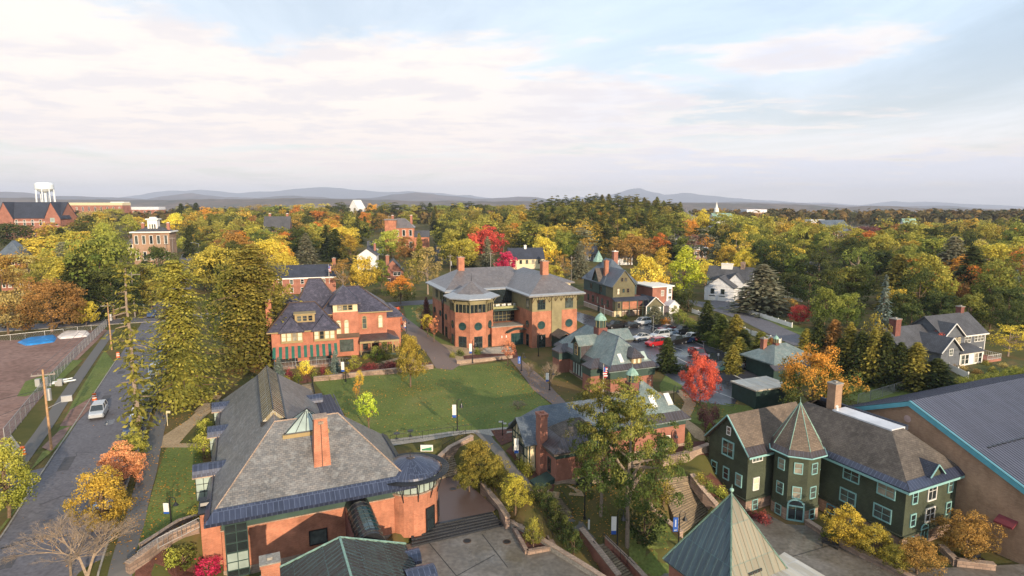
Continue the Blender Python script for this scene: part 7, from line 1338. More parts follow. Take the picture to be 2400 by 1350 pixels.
# street lamps
def lamp(px,pb,pt,label,banner=None,arm=1,kind='goose',group='black gooseneck lamps of the campus'):
    x,y,z=G(px,pb); 
    for poly,zf in flats:
        xx,yy=P(px,pb,zf)
        if inpoly(np.array(xx),np.array(yy),poly): x,y,z=xx,yy,zf
    h=ZA(x,y,pt)-z; t=T('street_lamp',label,'street lamp',(x,y),z,group=group)
    m=MB().tube((0,0,z-.1),(0,0,z+.25),.2,.14,8); m.tube((0,0,z+.25),(0,0,z+h*.92),.075,.055,8)
    pts=[(0,0,z+h*.92)]+[(arm*(.28-.28*math.cos(R(a))),0,z+h*.92+.32*math.sin(R(a))) for a in range(20,181,20)]+[(arm*.56,0,z+h*.86)]
    for p,q in zip(pts,pts[1:]): m.tube(p,q,.035,None,5)
    t.part('post',m,MT['black']); t.part('lamp_shade',MB().lathe(arm*.56,0,[(.06,z+h*.86),(.12,z+h*.82),(.27,z+h*.75),(.25,z+h*.74)],12),MT['black']); t.part('bulb',MB().lathe(arm*.56,0,[(0,z+h*.71),(.12,z+h*.75),(0,z+h*.78)],8),MT['glassw'])
    if banner:
        bx=-arm*.38; c1,c2=banner; b=t.part('banner',MB().box(bx-.25,bx+.25,-.015,.015,z+h*.5,z+h*.82),MT[c1]); t.part('banner_foot',MB().box(bx-.25,bx+.25,-.02,.02,z+h*.42,z+h*.5),MT[c2],b); t.part('bracket',MB().tube((0,0,z+h*.83),(bx*1.7,0,z+h*.83),.02).tube((0,0,z+h*.41),(bx*1.7,0,z+h*.41),.02),MT['black'],b)
        if c1=='bblue':
            e=MB(); zz=z+h*.46; e.tube((bx-.12,-.03,zz-.08),(bx-.05,-.03,zz+.08),.022,None,4); e.tube((bx-.05,-.03,zz+.08),(bx+.05,-.03,zz-.06),.022,None,4); e.tube((bx+.05,-.03,zz-.06),(bx+.13,-.03,zz+.09),.022,None,4); t.part('emblem',e,MT['white'],b); e=MB(); [e.box(bx-.07,bx+.07,-.022,-.016,z+h*(.56+.03*k),z+h*(.575+.03*k)) for k in range(7)]; t.part('lettering',e,MT['tank'],b)
    return t
MT['bblue']=plain('banner_blue',(.02,.09,.38),.6,.05); 
for a in ((1072,1010,935,'gooseneck lamp standing on the middle of the lawn edge','white'),(1218,1098,1012,'lamp with white and blue banner in front of the small brick house','white'),(1370,1215,1110,'lamp in the shade under the big pines',None),(1446,1295,1192,'lamp with white banner on the grass right of the lower steps','white'),(1590,1280,1198,'lamp with a blue banner and white emblem left of the copper pyramid','bblue'),
 (1572,1075,1008,'lamp by the columnar shrubs near the wide steps','white'),(1108,852,795,'lamp with blue-white banner in front of the octagonal bay','white'),(402,1230,1168,'lamp with a white square banner on the left lawn','white'),(810,895,838,'small lamp by the awning garden','white'),(953,782,750,'small lamp on the brick walk','white'),(1288,915,865,'lamp with banner beside the pink twiggy trees','white'),(1222,870,828,'lamp with blue banner at the brick path','bblue'),(1578,960,905,'lamp between the two brick buildings with cupolas',None),(1262,835,780,'lamp below the round windows of the right wing',None),(938,745,715,'tiny lamp by the crossing street',None)):
    lamp(a[0],a[1],a[2],a[3],(a[4],'bblue') if a[4] else None)
def lotlamp(px,pb,pt,label):
    x,y,z=G(px,pb); h=ZA(x,y,pt)-z; t=T('parking_lamp',label,'street lamp',(x,y),z,group='parking lot lamp poles'); t.part('pole',MB().tube((0,0,z),(0,0,z+h),.07,.05,6),MT['steel']); t.part('lamp_head',MB().box(-.35,.35,-.2,.2,z+h,z+h+.18),MT['black'])
lotlamp(1530,790,742,'grey lamp pole in the middle of the parking lot'); lotlamp(1648,832,802,'grey lamp pole near the red maple'); lotlamp(1416,755,715,'grey lamp pole below the olive gabled house'); lotlamp(1638,765,735,'slim lamp pole by the white fence'); lotlamp(2016,800,772,'lamp pole among the spruces, right'); 
x,y,z=G(1178,1022); t=T('signpost','black fingerpost with white arms at the corner of the lawn','sign',(x,y),z); h=ZA(x,y,985)-z; t.part('post',MB().tube((0,0,z),(0,0,z+h),.06,None,6),MT['black']); t.part('sign_arm',MB().box(-.5,.1,-.03,.03,z+h-.3,z+h-.1).box(-.05,.5,.04,.1,z+h-.55,z+h-.37),MT['white'])
x,y,z=G(1380,1240); t=T('info_post','short white marker post under the pines','post',(x,y),z); t.part('post',MB().box(-.09,.09,-.09,.09,z,z+1.1),MT['white']); t.part('cap',MB().box(-.1,.1,-.1,.1,z+1.1,z+1.18),MT['black'])
x,y=P(392,1185,1.6); 
# flagpoles
def flag(px,pb,pt,label,zb=None):
    x,y=P(px,pb,zb or 0); z=zb if zb is not None else hg(x,y); h=ZA(x,y,pt)-z; t=T('flagpole',label,'flagpole',(x,y),z); t.part('pole',MB().tube((0,0,z),(0,0,z+h),.05,.03,6),MT['white']); t.part('finial',MB().lathe(0,0,[(0,z+h),(.1,z+h+.1),(0,z+h+.2)],8),MT['trimc'])
    m=MB(); w_=.9; hh=1.6; zt=z+h*.93
    for k in range(9): m.box(.02+.1*math.sin(k),.55+.08*math.sin(k*2),-.03,.03,zt-hh*(k+1)/9,zt-hh*k/9,k%2)
    m.box(.02,.3,-.04,.04,zt-hh*.45,zt,2); o=link('flag',m.mesh('flag',[plain('flag_red',(.5,.03,.04)),plain('flag_white',(.7,.7,.7)),MT['bblue']],-z),t.r)
flag(1413,935,855,'flagpole with a limp striped flag in front of the library'); flag(772,665,620,'flagpole with red and white flag behind the orange brick house',8)
# utility poles and wires
wp=[]
def upole(px,pb,pt,label,z=None,mat='wood',arm=1.2,tr=True,lampd=0,r=.15):
    x,y,zz=G(px,pb); h=ZA(x,y,pt)-zz; t=T('utility_pole',label,'utility pole',(x,y),zz,26,'wooden utility poles along the street'); t.part('pole',MB().tube((0,0,zz-.2),(0,0,zz+h),r,r*.7,8),MT[mat]); m=MB().box(-arm,arm,-.06,.06,zz+h-.75,zz+h-.6); [m.tube((u,0,zz+h-.6),(u,0,zz+h-.4),.04,None,5) for u in (-arm+.1,-arm*.4,arm*.4,arm-.1)]; t.part('crossarm',m,MT['grayw'])
    if tr: t.part('transformer',MB().tube((.35,0,zz+h*.62),(.35,0,zz+h*.76),.27,None,10).tube((-.1,0,zz+h*.69),(.3,0,zz+h*.69),.05),MT['steel'])
    if lampd: t.part('lamp_arm',MB().tube((0,0,zz+h*.52),(1.8*lampd,0,zz+h*.60),.04).box(1.5*lampd,2.6*lampd,-.15,.15,zz+h*.58,zz+h*.65),MT['steel'])
    wp.append(((x,y,zz+h-.4),t)); return t
upole(121,1055,866,'nearest wooden utility pole with transformer and lamp arm',lampd=1); upole(262,820,709,'second wooden utility pole at the corner of the dirt lot'); upole(317,745,638,'utility pole with wide crossarm behind the sparse conifer',mat='grayw',tr=False,arm=2); upole(372,640,583,'grey utility pole with lamp arm near the turreted house',mat='grayw',lampd=1); upole(392,630,548,'tall bare utility pole right of the cupola mansion',mat='grayw',tr=False); upole(408,620,555,'farthest utility pole up the street',mat='grayw',tr=False)
upole(1056,665,596,'utility pole with white transformer left of the slate ridge',mat='grayw',arm=1); upole(841,690,610,'dark utility pole behind the orange brick house',mat='grayw',arm=.6,tr=False); upole(1150,665,590,'pale utility pole behind the centre building',mat='grayw',arm=.6,tr=False); upole(1339,660,600,'slim pole left of the olive gabled house',mat='grayw',arm=.5,tr=False,r=.1); upole(912,552,505,'pole beside the red brick mansion',mat='grayw',arm=.8,tr=False); upole(1580,580,535,'pole near the white dormer house',mat='grayw',arm=1.5,tr=False); upole(2092,545,518,'pole on the right skyline',mat='grayw',tr=False)
def wire(a,b,sag,label,n=14):
    m=MB(); p=None; x0,y0,z0=a
    for k in range(n+1):
        f=k/n; q=(a[0]+(b[0]-a[0])*f-x0,a[1]+(b[1]-a[1])*f-y0,a[2]+(b[2]-a[2])*f-sag*4*f*(1-f)-z0)
        if p: m.tube(p,q,.028,None,3,cap=False)
        p=q
    o=link('power_line',m.mesh('power_line',MT['black'],0,False),None,a); tag(o,label,'power line','power lines strung between the street poles')
Wp=[q for q,_ in wp]
off=lambda p,dx,dz=0:(p[0]+dx,p[1]+dx*.45,p[2]+dz)
P_out=(*A.w(-50,-25),8.5)
for dx in (-1,0,1): wire(off(Wp[0],dx),off(Wp[1],dx),.8,'overhead wires between the two nearest poles'); wire(off(Wp[1],dx),off(Wp[2],dx),.7,'overhead wires from the corner pole to the next pole')
for dx in (-1,1): wire(off(Wp[2],dx),off(Wp[3],dx),1.2,'overhead wires running away up the street')
wire(off(Wp[0],0,-2),(Wp[0][0]-45,Wp[0][1]-12,2),1,'guy wire falling to the left edge'); wire(off(Wp[0],0,-3),(Wp[0][0]-22,Wp[0][1]-24,0),.6,'cable running down to the lower left corner')
for dz in (0,-2.2): wire(off(Wp[7],0,dz-1.5),off(Wp[6],0,dz),1,'wires crossing behind the orange brick house'); wire(off(Wp[6],0,dz),off(Wp[8],0,dz),.6,'wires crossing behind the slate ridge'); wire(off(Wp[8],0,dz),off(Wp[9],0,dz),.9,'wires crossing behind the centre building')
wire(Wp[10],(Wp[10][0]-60,Wp[10][1]+10,Wp[10][2]),1.5,'wires left of the red brick mansion')
x,y,z=G(468,606); t=T('street_lamp','grey cobra-head street lamp beside the far street','street lamp',(x,y),z); h=ZA(x,y,571)-z; t.part('post',MB().tube((0,0,z),(0,0,z+h),.13,.08,6),MT['steel']); t.part('lamp_arm',MB().tube((0,0,z+h),(-3,0,z+h+.5),.08).box(-3.8,-2.8,-.2,.2,z+h+.4,z+h+.6),MT['steel'])
# fences
def chain(label,pts,h=1.9,sp=2.5,group=None,slat=True):
    W=[G(a,b) for a,b in pts]; x0,y0,z0=W[0]; t=T('chain_link_fence',label,'fence',(x0,y0),z0); m=MB(); f=MB()
    for a,b in zip(W,W[1:]):
        L=math.hypot(b[0]-a[0],b[1]-a[1]); n=max(1,int(L/sp))
        for k in range(n+1):
            q=[a[i]+(b[i]-a[i])*k/n-(x0,y0,0)[i] for i in range(3)]; m.tube((q[0],q[1],q[2]-.1),(q[0],q[1],q[2]+h),.05,None,5)
        p=[a[i]-(x0,y0,0)[i] for i in range(3)]; q=[b[i]-(x0,y0,0)[i] for i in range(3)]
        m.tube((p[0],p[1],p[2]+h),(q[0],q[1],q[2]+h),.035,None,4)
        nw=max(2,int(L/.28))
        for k in range(nw):
            u=k/nw; u2=min(1,(k+ (h/.9)*1.0)/nw); 
            A_=[p[i]+(q[i]-p[i])*u for i in range(3)]; B_=[p[i]+(q[i]-p[i])*u2 for i in range(3)]
            f.tube((A_[0],A_[1],A_[2]+.05),(B_[0],B_[1],B_[2]+h-.03),.012,None,3,cap=False); f.tube((A_[0],A_[1],A_[2]+h-.03),(B_[0],B_[1],B_[2]+.05),.012,None,3,cap=False)
    t.part('post_and_rail',m,MT['steel']); t.part('wire_mesh',f,MT['steel'])
chain('long galvanised fence between the dirt lot and the left pavement',[(12,1038),(100,925),(180,835),(250,766)]); chain('low chain link fence along the far side of the dirt lot',[(-10,803),(60,795),(150,785),(245,770)],1.4); chain('chain link fence behind the gym across the lawn',[(2010,948),(2095,922),(2160,900)],1.6,3)
def picket(label,pts,h=1.1,w=.12):
    W=[G(a,b) for a,b in pts]; x0,y0,z0=W[0]; t=T('white_fence',label,'fence',(x0,y0),z0); m=MB(); c=MB()
    for a,b in zip(W,W[1:]):
        L=math.hypot(b[0]-a[0],b[1]-a[1]); n=max(1,int(L/2.4)); lp=lambda k:[a[i]+(b[i]-a[i])*k/n-(x0,y0,0)[i] for i in range(3)]
        for k in range(n):
            p,q=lp(k),lp(k+1); m.obox(p[:2],q[:2],.06,(p[2],q[2]),(p[2]+h,q[2]+h)); c.box(p[0]-.09,p[0]+.09,p[1]-.09,p[1]+.09,p[2]-.1,p[2]+h+.18)
        q=lp(n); c.box(q[0]-.09,q[0]+.09,q[1]-.09,q[1]+.09,q[2]-.1,q[2]+h+.18)
    t.part('boards',m,MT['white']); t.part('post',c,MT['white'])
picket('white board fence on the grass in front of the blue-grey spruce',[(1736,731),(1780,743),(1856,768)]); picket('white board fence between the parking lot hedge and the driveway',[(1622,733),(1680,752),(1760,785),(1830,806)]); picket('short white board fence by the lot conifers',[(1772,812),(1830,806)]); picket('white garden fence below the grey house',[(2222,865),(2268,888)]); picket('white fence bits beyond the driveway among bushes',[(1838,700),(1880,708)],.9)
# tarps and site stuff
def tarp(label,pts,h,mat,cat='tarpaulin'):
    W=[G(a,b)[:2] for a,b in pts]; cx=sum(p[0] for p in W)/len(W); cy=sum(p[1] for p in W)/len(W); z=hg(cx,cy); m=MB(); n=26; rr=random.Random(3)
    B0=[];B1=[];B2=[]
    def per(f):
        k=f*len(W); i=int(k)%len(W); g=k-int(k); j=(i+1)%len(W); return (W[i][0]*(1-g)+W[j][0]*g-cx,W[i][1]*(1-g)+W[j][1]*g-cy)
    for k in range(n): p=per(k/n); B0.append((p[0],p[1],z)); B1.append((p[0]*.86,p[1]*.86,z+h*rr.uniform(.55,.75))); B2.append((p[0]*.45,p[1]*.45,z+h*rr.uniform(.85,1.1)))
    for k in range(n): j=(k+1)%n; m.face([B0[k],B0[j],B1[j],B1[k]]); m.face([B1[k],B1[j],B2[j],B2[k]]); m.face([B2[k],B2[j],(0,0,z+h)])
    m.v=[(a,b,c-z) for a,b,c in m.v]; o=link('tarp_covered_pile',m.mesh('tarp_covered_pile',MT[mat],0),None,(cx,cy,z)); tag(o,label,cat)
MT['tarpb']=plain('tarp_blue',(.02,.22,.55),.4,.25,1.2); MT['tarpw']=plain('tarp_white',(.68,.62,.58),.5,.2,1.0)
tarp('long heap covered with a bright blue tarpaulin',[(40,803),(60,795),(128,786),(134,793),(128,803),(60,812)],.55,'tarpb'); tarp('heap under white plastic sheets right of the blue tarp',[(133,790),(150,778),(205,776),(212,783),(205,790),(140,796)],.6,'tarpw')
x,y,z=G(105,905); t=T('equipment_crates','cluster of pale blue-grey site boxes behind the nearest utility pole','equipment',(x,y),z,20); m=MB(); rr=random.Random(4)
for k in range(9): a,b,s_=rr.uniform(-1.5,2.5),rr.uniform(-1,1),rr.uniform(.3,.8); m.box(a,a+s_,b,b+s_*.7,z,z+rr.uniform(.4,1.5))
t.part('boxes',m,MT['steel']); t.part('pipes',MB().tube((1,0,z+.3),(4,.8,z+.4),.12).tube((1,.4,z+.3),(4,1.3,z+.3),.12).tube((1.2,-.3,z+.6),(3.8,.4,z+.9),.1),MT['tank'])
for px,py,l in ((222,938,'orange traffic drum at the driveway mouth beside the silver car'),(54,1067,'orange traffic drum on the pavement at the left'),(277,838,'orange traffic drum farther up the street')):
    x,y,z=G(px,py); t=T('traffic_drum',l,'traffic drum',(x,y),z+.04); z+=.04; m=MB().lathe(0,0,[(.36,z),(.36,z+.06),(.3,z+.06),(.27,z+1.0),(.2,z+1.05),(0,z+1.05)],16); t.part('barrel',m,plain('drum_orange',(.65,.12,.02),.5)); s_=MB(); [s_.lathe(0,0,[(.305-.03*(a-.06)*1.1,z+a),(.305-.03*(a+.14),z+a+.14)],16) for a in (.32,.66)]; t.part('white_stripe',s_,MT['white'])
# benches, bike racks, bins
def bench(px,py,z,label,ang):
    x,y=P(px,py,z); t=T('bench',label,'bench',(x,y),z,ang); t.part('seat',MB().box(-.8,.8,-.25,.25,z+.42,z+.48),MT['black']); t.part('backrest',MB().box(-.8,.8,.22,.28,z+.5,z+.85),MT['black']); [t.part('leg',MB().box(u-.03,u+.03,-.22,.22,z,z+.42),MT['black']) for u in (-.7,.7)]
bench(1945,1283,-6,'black bench by the planter wall in front of the green building',-28); bench(2290,1322,-6,'black bench beside the planter at the gym wall',20)
for px,py,l in ((1095,1268,'round drain cover left in the wet courtyard'),(1188,1270,'round drain cover right in the wet courtyard'),(1062,1146,'round drain cover on the brick plaza')):
    z=-2.79 if py<1200 else -3.69; x,y=P(px,py,z); t=T('drain_cover',l,'manhole cover',(x,y),z); t.part('ring',MB().lathe(0,0,[(.42,z-.02),(.42,z+.02),(.34,z+.02)],20),MT['trimb']); t.part('lid',MB().lathe(0,0,[(.34,z+.015),(0,z+.015)],20),MT['black'])
for px,py,l in ((930,1028,'round black café table left on the walk'),(962,1022,'round black café table right on the walk')):
    x,y=P(px,py,.1); t=T('cafe_table',l,'table',(x,y),.1); t.part('tabletop',MB().lathe(0,0,[(.4,.8),(.4,.84),(0,.84)],14),MT['black']); t.part('leg',MB().tube((0,0,.1),(0,0,.8),.04).tube((0,0,.1),(0,0,.13),.22,None,10),MT['black'])
x,y,z=G(393,998); t=T('sign_post','pale wooden sign post by the right pavement','sign',(x,y),z); t.part('post',MB().tube((0,0,z),(0,0,z+2.1),.05,None,5),MT['cream']); t.part('sign_board',MB().box(-.05,.5,-.03,.03,z+1.8,z+2.1),MT['cream'])
for i,(px,py) in enumerate(((1700,845),(1724,842),(1661,850),(1683,847))):
    x,y,z=G(px,py); t=T('parking_sign','small white sign post at the head of the bays by the red maple','sign',(x,y),z,group='small signs along the parking bays'); t.part('post',MB().tube((0,0,z),(0,0,z+1.3),.03,None,4),MT['steel']); t.part('plate',MB().box(-.16,.16,-.02,.02,z+1.1,z+1.55),MT['white'])
# parking bay lines
def line(px0,py0,px1,py1,w=.12): drape('parking_line', ribbon([G(px0,py0)[:2],G(px1,py1)[:2]],w), MT['white'], .075)
for a in ((1422,766,1452,776),(1450,760,1480,770),(1478,757,1512,766),(1480,788,1545,815),(1500,780,1520,786),(1600,770,1650,790),(1560,825,1612,852),(1640,905,1720,935),(1655,900,1680,893),(1600,862,1560,838),(1720,880,1745,892),(1690,822,1722,836),(1660,812,1690,822),(1515,760,1545,772),(1560,808,1600,822),(1625,800,1650,812)): line(*a)
# ---------------------------------------------------------------- vehicles
def paint(name,c,met=.3): 
    m,nt,b=newmat('paint_'+name); b.inputs['Base Color'].default_value=(*c,1); b.inputs['Metallic'].default_value=met; b.inputs['Roughness'].default_value=.28; b.inputs['Coat Weight'].default_value=.6; return m
PC={k:paint(k,c) for k,c in dict(silver=(.50,.53,.56),white=(.72,.73,.73),black=(.012,.012,.014),red=(.45,.015,.02),maroon=(.18,.012,.02),blue=(.04,.08,.2),teal=(.02,.07,.08),grey=(.12,.13,.15),bluegrey=(.2,.27,.36),lightblue=(.25,.45,.6)).items()}
tyre=plain('tyre',(.015,.015,.016),.85); rimm=plain('rim',(.45,.46,.48),.3,.05,2,.7); headm=plain('headlight',(.75,.75,.7),.1,.05); tailm=plain('taillight',(.45,.01,.01),.2,.05)
def sections(prof,wid):    # prof: list of (y, z_low, z_high, halfwidth_low, halfwidth_high)
    m=MB(); S=[]
    for (y,zl,zh,wl,wh) in prof: S.append([(-wl,y,zl),(-wl*1.02,y,zl+(zh-zl)*.45),(-wh,y,zh-.04),(-wh*.86,y,zh),(wh*.86,y,zh),(wh,y,zh-.04),(wl*1.02,y,zl+(zh-zl)*.45),(wl,y,zl)])
    for a,b in zip(S,S[1:]):
        for i in range(8): j=(i+1)%8; m.face([a[i],b[i],b[j],a[j]][::-1])
    m.face(S[0]); m.face(S[-1][::-1]); return m
CARS={}
def mkcar(kind):
    L,Wd,h,hood=dict(sedan=(4.7,.9,1.45,.95),suv=(4.6,.93,1.72,1.08),pickup=(5.6,.97,1.85,1.15))[kind]; hl=L/2
    body=sections([(-hl,.42,hood*.72,Wd*.78,Wd*.74),(-hl+.18,.3,hood*.86,Wd*.95,Wd*.88),(-hl+1.15,.26,hood,Wd,Wd*.93),(0,.25,hood+.02,Wd,Wd*.94),(hl-1.0,.26,hood+.03,Wd,Wd*.93),(hl-.15,.3,hood*.96,Wd*.96,Wd*.88),(hl,.42,hood*.85,Wd*.8,Wd*.76)],Wd)
    if kind=='sedan': cab=[(-hl+1.25,hood-.05,Wd*.86),(-hl+2.0,h,Wd*.68),(hl-1.75,h,Wd*.68),(hl-.85,hood,Wd*.84)]
    elif kind=='suv': cab=[(-hl+1.05,hood-.05,Wd*.88),(-hl+1.75,h,Wd*.74),(hl-.55,h,Wd*.74),(hl-.12,hood,Wd*.86)]
    else: cab=[(-hl+1.5,hood-.05,Wd*.88),(-hl+2.1,h,Wd*.74),(.55,h,Wd*.74),(.85,hood,Wd*.86)]
    g=MB(); (y0,z0,w0),(y1,z1,w1),(y2,z2,w2),(y3,z3,w3)=cab
    g.face([(-w0,y0,z0),(w0,y0,z0),(w1,y1,z1-.03),(-w1,y1,z1-.03)]); g.face([(w3,y3,z3),(-w3,y3,z3),(-w2,y2,z2-.03),(w2,y2,z2-.03)])
    for s in (-1,1): q=[(s*w0,y0,z0),(s*w1,y1,z1-.03),(s*w2,y2,z2-.03),(s*w3,y3,z3)]; g.face(q if s>0 else q[::-1])
    rf=MB().prism([(-w1*.98,y1),(w1*.98,y1),(w2*.98,y2),(-w2*.98,y2)],z1-.04,z1+.03)
    for s in (-1,1):
        rf.tube((s*w0,y0,z0),(s*w1,y1,z1),.045,None,4); rf.tube((s*w3,y3,z3),(s*w2,y2,z2),.05,None,4); ym=(y1+y2)/2; rf.tube((s*Wd*.87,ym,hood),(s*w1,ym,z1),.04,None,4)
    if kind=='pickup': 
        body.box(-Wd*.94,-Wd*.84,.95,hl-.05,hood,hood+.22); body.box(Wd*.84,Wd*.94,.95,hl-.05,hood,hood+.22); body.box(-Wd*.9,Wd*.9,hl-.12,hl-.03,hood,hood+.2)
    wh=MB(); wh.tube((-.11,0,0),(.11,0,0),.34,None,16); rm=MB().tube((-.118,0,0),(.118,0,0),.2,None,10)
    li=MB().box(-.17,.17,-.04,.04,-.08,.08)
    CARS[kind]=dict(body=body,win=g,roof=rf,wheel=wh.mesh('wheel',tyre),rim=rm.mesh('rim',rimm),hl=li.mesh('headlight',headm),tl=li.mesh('taillight',tailm),L=hl,W=Wd,h=hood)
for k in ('sedan','suv','pickup'): mkcar(k)
_cm={}
def car(px,py,kind,color,ang,label,group='cars in the parking lot',on=None):
    c=CARS[kind]; x,y,z=G(px,py); 
    if on: x,y=on; z=hg(x,y)
    z+=.09; nm={'sedan':'car','suv':'car','pickup':'pickup_truck'}[kind]
    r=link(nm,None,None,(x,y,z),R(ang)); tag(r,label,'car' if kind!='pickup' else 'pickup truck',group)
    if (kind,color) not in _cm:
        _cm[(kind,color)]=(c['body'].mesh('body',PC[color],0,False),c['roof'].mesh('roof_panel',PC[color],0,False),c['win'].mesh('window_glass',MT['glass'],0,False))
    b,rf,g=_cm[(kind,color)]; link('body',b,r); link('roof_panel',rf,r); link('window_glass',g,r)
    for sx in (-1,1):
        for sy in (-1,1): w_=link('wheel',c['wheel'],r,(sx*(c['W']-.1),sy*c['L']*.62,.34)); link('rim',c['rim'],w_)
        link('headlight',c['hl'],r,(sx*c['W']*.62,-c['L']+.08,c['h']*.68)); link('taillight',c['tl'],r,(sx*c['W']*.66,c['L']-.06,c['h']*.72))
    return r
# angle: car front points to local -y rotated by ang
st_ang=math.degrees(math.atan2(rd[1],rd[0]))-90+0
car(232,975,'suv','silver',st_ang,'silver car with roof window driving towards us on the street','cars in the street')
for (s_,kind,col,l) in ((3.5,'sedan','bluegrey','pale blue parked car seen through the bare twigs'),(10.5,'suv','lightblue','light blue parked car partly hidden by the leafless tree'),(24,'suv','blue','dark blue parked car under the red street tree'),(30.5,'sedan','white','white parked car above the red street tree'),(37.5,'suv','grey','grey parked car beside the sparse conifer trunk'),(46,'sedan','grey','grey parked car behind the sparse conifer'),(54,'suv','silver','silver parked car hidden by the huge conifer branches'),(62,'sedan','teal','dark green parked car beside the huge conifer'),(70,'suv','blue','blue parked car near the crossing')):
    car(0,0,kind,col,st_ang,l,'cars parked along the street',on=RD(s_,RW-1.25))
for s_,o_,kind,col,l in ((150,1.2,'suv','grey','far grey car parked up the street'),(158,1.3,'sedan','blue','far blue car parked up the street'),(166,1.2,'suv','teal','far dark car parked up the street'),(178,4.4,'sedan','black','farthest dark car turning at the end of the street')): car(0,0,kind,col,st_ang,l,'cars far up the street',on=RD(s_,o_))
car(0,0,'sedan','black',CS and math.degrees(math.atan2(cd[1],cd[0]))-90,'black car on the cross street at the left edge','cars on the cross street',on=CS(2,1.6)); car(0,0,'suv','grey',math.degrees(math.atan2(cd[1],cd[0]))-90,'brown-grey parked car left of the big rust-coloured tree','cars on the cross street',on=CS(11,2.2)); car(356,742,'pickup','blue',st_ang,'truck with a blue cover waiting at the crossing','cars in the street')
U=22
for a in ((1443,769,'pickup','black',-65,'black pickup truck at the upper left corner of the lot'),(1480,768,'sedan','black',-62,'black car between the pickup and the silver car'),(1505,761,'suv','silver',-62,'silver wagon parked under the porch of the gabled house'),
 (1563,776,'sedan','maroon',-62,'dark red car with glowing rear lights in the lot'),(1600,781,'pickup','black',-60,'black truck by the clipped hedge'),(1505,797,'sedan','silver',-62,'silver car alone left of the row'),(1546,792,'suv','silver',-62,'silver hatchback behind the red car'),(1567,786,'sedan','bluegrey',-62,'blue-grey car behind the dark lot conifer tip'),
 (1536,811,'suv','red',-62,'bright red small car in the front row'),(1558,805,'sedan','white',-62,'white car right of the bright red one'),(1586,806,'pickup','black',-62,'black truck with open bed in the front row'),(1604,804,'sedan','blue',-62,'dark blue car right of the black truck'),(1620,799,'suv','silver',-62,'silver car third from the right end of the row'),(1644,799,'sedan','red',-62,'red car at the right end of the row'),
 (1636,838,'pickup','maroon',10,'dark red truck behind the red maple'),(1692,869,'sedan','teal',-70,'dark teal car right of the red maple'),(1718,865,'sedan','silver',-70,'silver car between the teal and the maroon cars'),(1752,861,'sedan','maroon',-70,'maroon car at the right end near the shed'),(1690,810,'suv','black',-60,'dark car in the shade of the lot conifers')):
    car(a[0],a[1],a[2],a[3],a[4],a[5])
x,y,z=G(1700,812); t=T('dumpster','dark dumpster in the shade of the lot conifers','dumpster',(x,y),z,22); t.part('bin',MB().box(-1,1,-.7,.7,z,z+1.3),MT['greend']); t.part('lid',MB().box(-1.05,1.05,-.75,.75,z+1.3,z+1.4),MT['black'])
# street sign at the crossing
x,y,z=G(331,725); t=T('green_sign','pale green sign board on posts near the crossing','sign',(x,y),z); t.part('board',MB().box(-1,1,-.05,.05,z+1.2,z+2.8),MT['copc']); t.part('post',MB().tube((-.8,0,z),(-.8,0,z+2.9),.06).tube((.8,0,z),(.8,0,z+2.9),.06),MT['white'])
# fallen leaves scattered over the lawns: nobody could count them
rng=np.random.default_rng(12); pts=[]
for (px,py,n,s_) in ((1005,925,500,14),(1120,980,400,14),(850,985,300,9),(420,1150,300,5),(1000,890,300,10),(860,925,260,3),(963,912,240,4),(1190,865,360,5),(1240,900,360,6),(300,1080,420,4),(260,1230,420,5),(400,1120,300,8),(1440,1220,600,8),(1250,930,260,6),(1330,1180,300,4),(520,880,500,9),(430,980,400,8),(1640,960,260,4),(1900,985,200,6),(340,1250,260,5),(1985,1290,220,4)):
    x,y,_=G(px,py)
    for k in range(n): a,b=x+rng.normal()*s_*.5,y+rng.normal()*s_*.5; pts.append((a,b,hg(a,b)+.1))
C=np.array(pts); Nn=rng.normal(size=C.shape)*.25; Nn[:,2]+=1; cols=np.stack([rng.uniform(0,1,len(C)),rng.uniform(0,1,len(C)),rng.uniform(0,1,len(C))],1)
lf=quads('fallen_leaves',C,Nn,rng.uniform(.1,.22,len(C)),cols); lf.materials[0]=MT['f_orange']; o=link('fallen_leaves',lf); tag(o,'fallen autumn leaves scattered over lawns and paths',kind='stuff')
# grass blades: tufts over the open grass near the camera
# ================================================================= haze
hb=MB().box(-19500,19500,-2100,19800,-140,450); hm=bpy.data.materials.new('haze'); hm.use_nodes=True; nt=hm.node_tree; nt.nodes.remove(nt.nodes['Principled BSDF']); pv=N(nt,'ShaderNodeVolumePrincipled'); pv.inputs['Color'].default_value=(.72,.81,1.0,1); pv.inputs['Density'].default_value=HAZE; nt.links.new(pv.outputs[0],nt.nodes['Material Output'].inputs['Volume'])
o=link('haze',hb.mesh('haze',hm,0,False)); o['kind']='stuff'; o['label']='thin pale autumn haze filling the air'
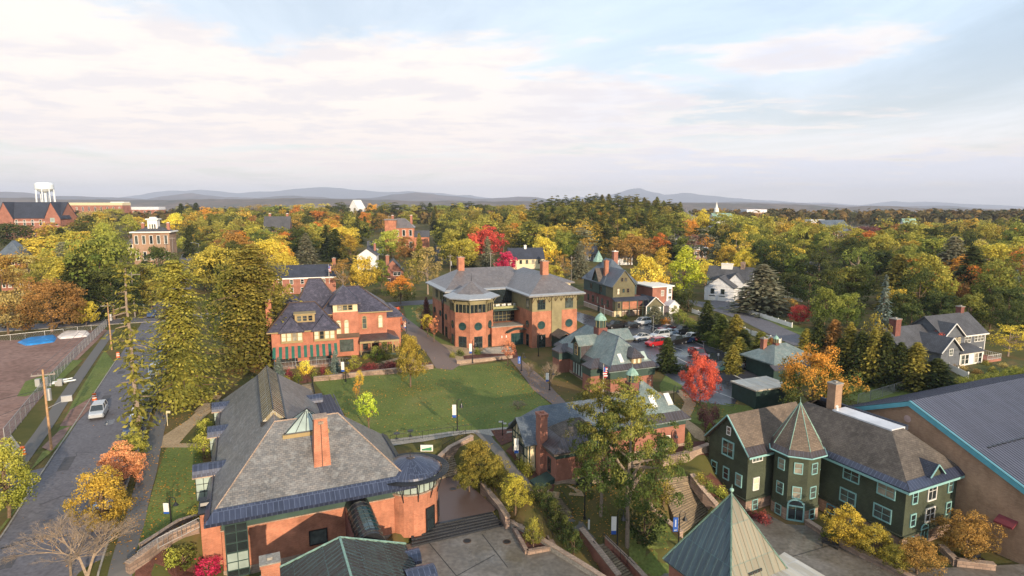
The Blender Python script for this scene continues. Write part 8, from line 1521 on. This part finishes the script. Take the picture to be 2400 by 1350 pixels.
# ================================================================= labels for the trees
LM=[(x,y,n) for x,y,n in ((68,500,'the gabled brick hall'),(255,490,'the long brick block'),(352,550,'the cupola mansion'),(20,600,'the brick dormitory'),(20,650,'the gateway pavilion'),(90,795,'the blue tarp'),(170,783,'the white plastic heap'),(430,610,'the far street'),(690,650,'the blue-roofed brick house'),(640,515,'the dark chimney house'),(780,740,'the orange brick house'),(828,480,'the white gabled chapel'),(855,620,'the white farmhouse'),(935,530,'the red brick mansion'),(918,635,'the small brick cottage'),(1180,700,'the campus centre'),(1232,615,'the cream house'),(1420,660,'the olive gabled house'),(1540,720,'the little garage'),(1430,490,'the pine hill'),(1618,510,'the turreted brick hall'),(1700,500,'the white steeple'),(1780,495,'the flat office'),(1985,520,'the blue-green roofed hall'),(1700,670,'the white house'),(1800,750,'the white board fence'),(1928,630,'the maple cottage'),(2200,790,'the grey house'),(2100,730,'the tall blue spruce'),(2250,640,'the bright orange maple'),(1400,830,'the library roof'),(1560,800,'the parked cars'),(1790,890,'the dark green shed'),(1620,960,'the small brick house'),(1280,1050,'the brick chimney wall'),(1600,1180,'the wide stone steps'),(1870,1100,'the shingled tower'),(2200,1230,'the tan brick gym'),(750,1050,'the big slate roof'),(1090,1170,'the sunken brick plaza'),(430,1200,'the left lawn'),(230,1000,'the silver car'),(300,900,'the left pavement'),(1100,940,'the main lawn'),(1430,1240,'the lower steps'),(550,540,'the leftward treeline'),(1080,480,'the middle skyline'),(1230,500,'the skyline centre'),(2330,500,'the right-hand skyline'),(2050,580,'the willows on the right'),(1142,580,'the red maple'),(1603,640,'the lime green tree'),(1440,1000,'the big pines'))]
def rel(px,py,lm):
    dx,dy=px-lm[0],py-lm[1]
    if abs(dx)<14 and abs(dy)<14: return 'beside'
    if abs(dx)>=abs(dy)*.9: return ('just ' if abs(dx)<45 else '')+('right of' if dx>0 else 'left of')
    return ('just ' if abs(dy)<35 else '')+('beyond' if dy<0 else 'in front of')
used={}
recs=[]
for (r,shape,color,px,py,Y,lab,grp,h) in TREES:
    if grp and grp!='fill': r['label']=(grp) ; r['group']=grp; recs.append(None); continue
    if lab: r['label']=lab; used[lab]=1; recs.append(None); continue
    lm=sorted(LM,key=lambda q:(q[0]-px)**2+((q[1]-py)*1.6)**2); recs.append([r,shape,px,py,lm,h])
from collections import defaultdict
pend=[q for q in recs if q]; 
for rnd in range(3):
    grp=defaultdict(list)
    for q in pend: grp['%s %s %s'%(q[1],rel(q[2],q[3],q[4][rnd]),q[4][rnd][2])].append(q)
    nxt=[]
    for k,v in grp.items():
        if len(v)==1 and k not in used: v[0][0]['label']=k; used[k]=1
        else: nxt+=v
    pend=nxt
grp=defaultdict(list)
for q in pend: grp['%s %s %s'%(q[1],rel(q[2],q[3],q[4][0]),q[4][0][2])].append(q)
ORD=['first','second','third','fourth','fifth','sixth','seventh','eighth','ninth','tenth','eleventh','twelfth']
for k,v in grp.items():
    v.sort(key=lambda q:q[2])
    for i,q in enumerate(v):
        l='%s, %s from left'%(k,ORD[min(i,11)]) if len(v)>1 else k+', the nearer one'
        q[0]['label']=l
for (r,shape,color,px,py,Y,lab,grp,h) in TREES:
    if grp=='fill' or not grp: r['group']={'tree':'autumn trees of the town','hedge':'garden hedges and shrubs','shrub':'garden hedges and shrubs','evergreen shrub':'garden hedges and shrubs'}[r['category']]
print('TREES',len(TREES),'HAND',NHAND,'objects',len(bpy.data.objects))
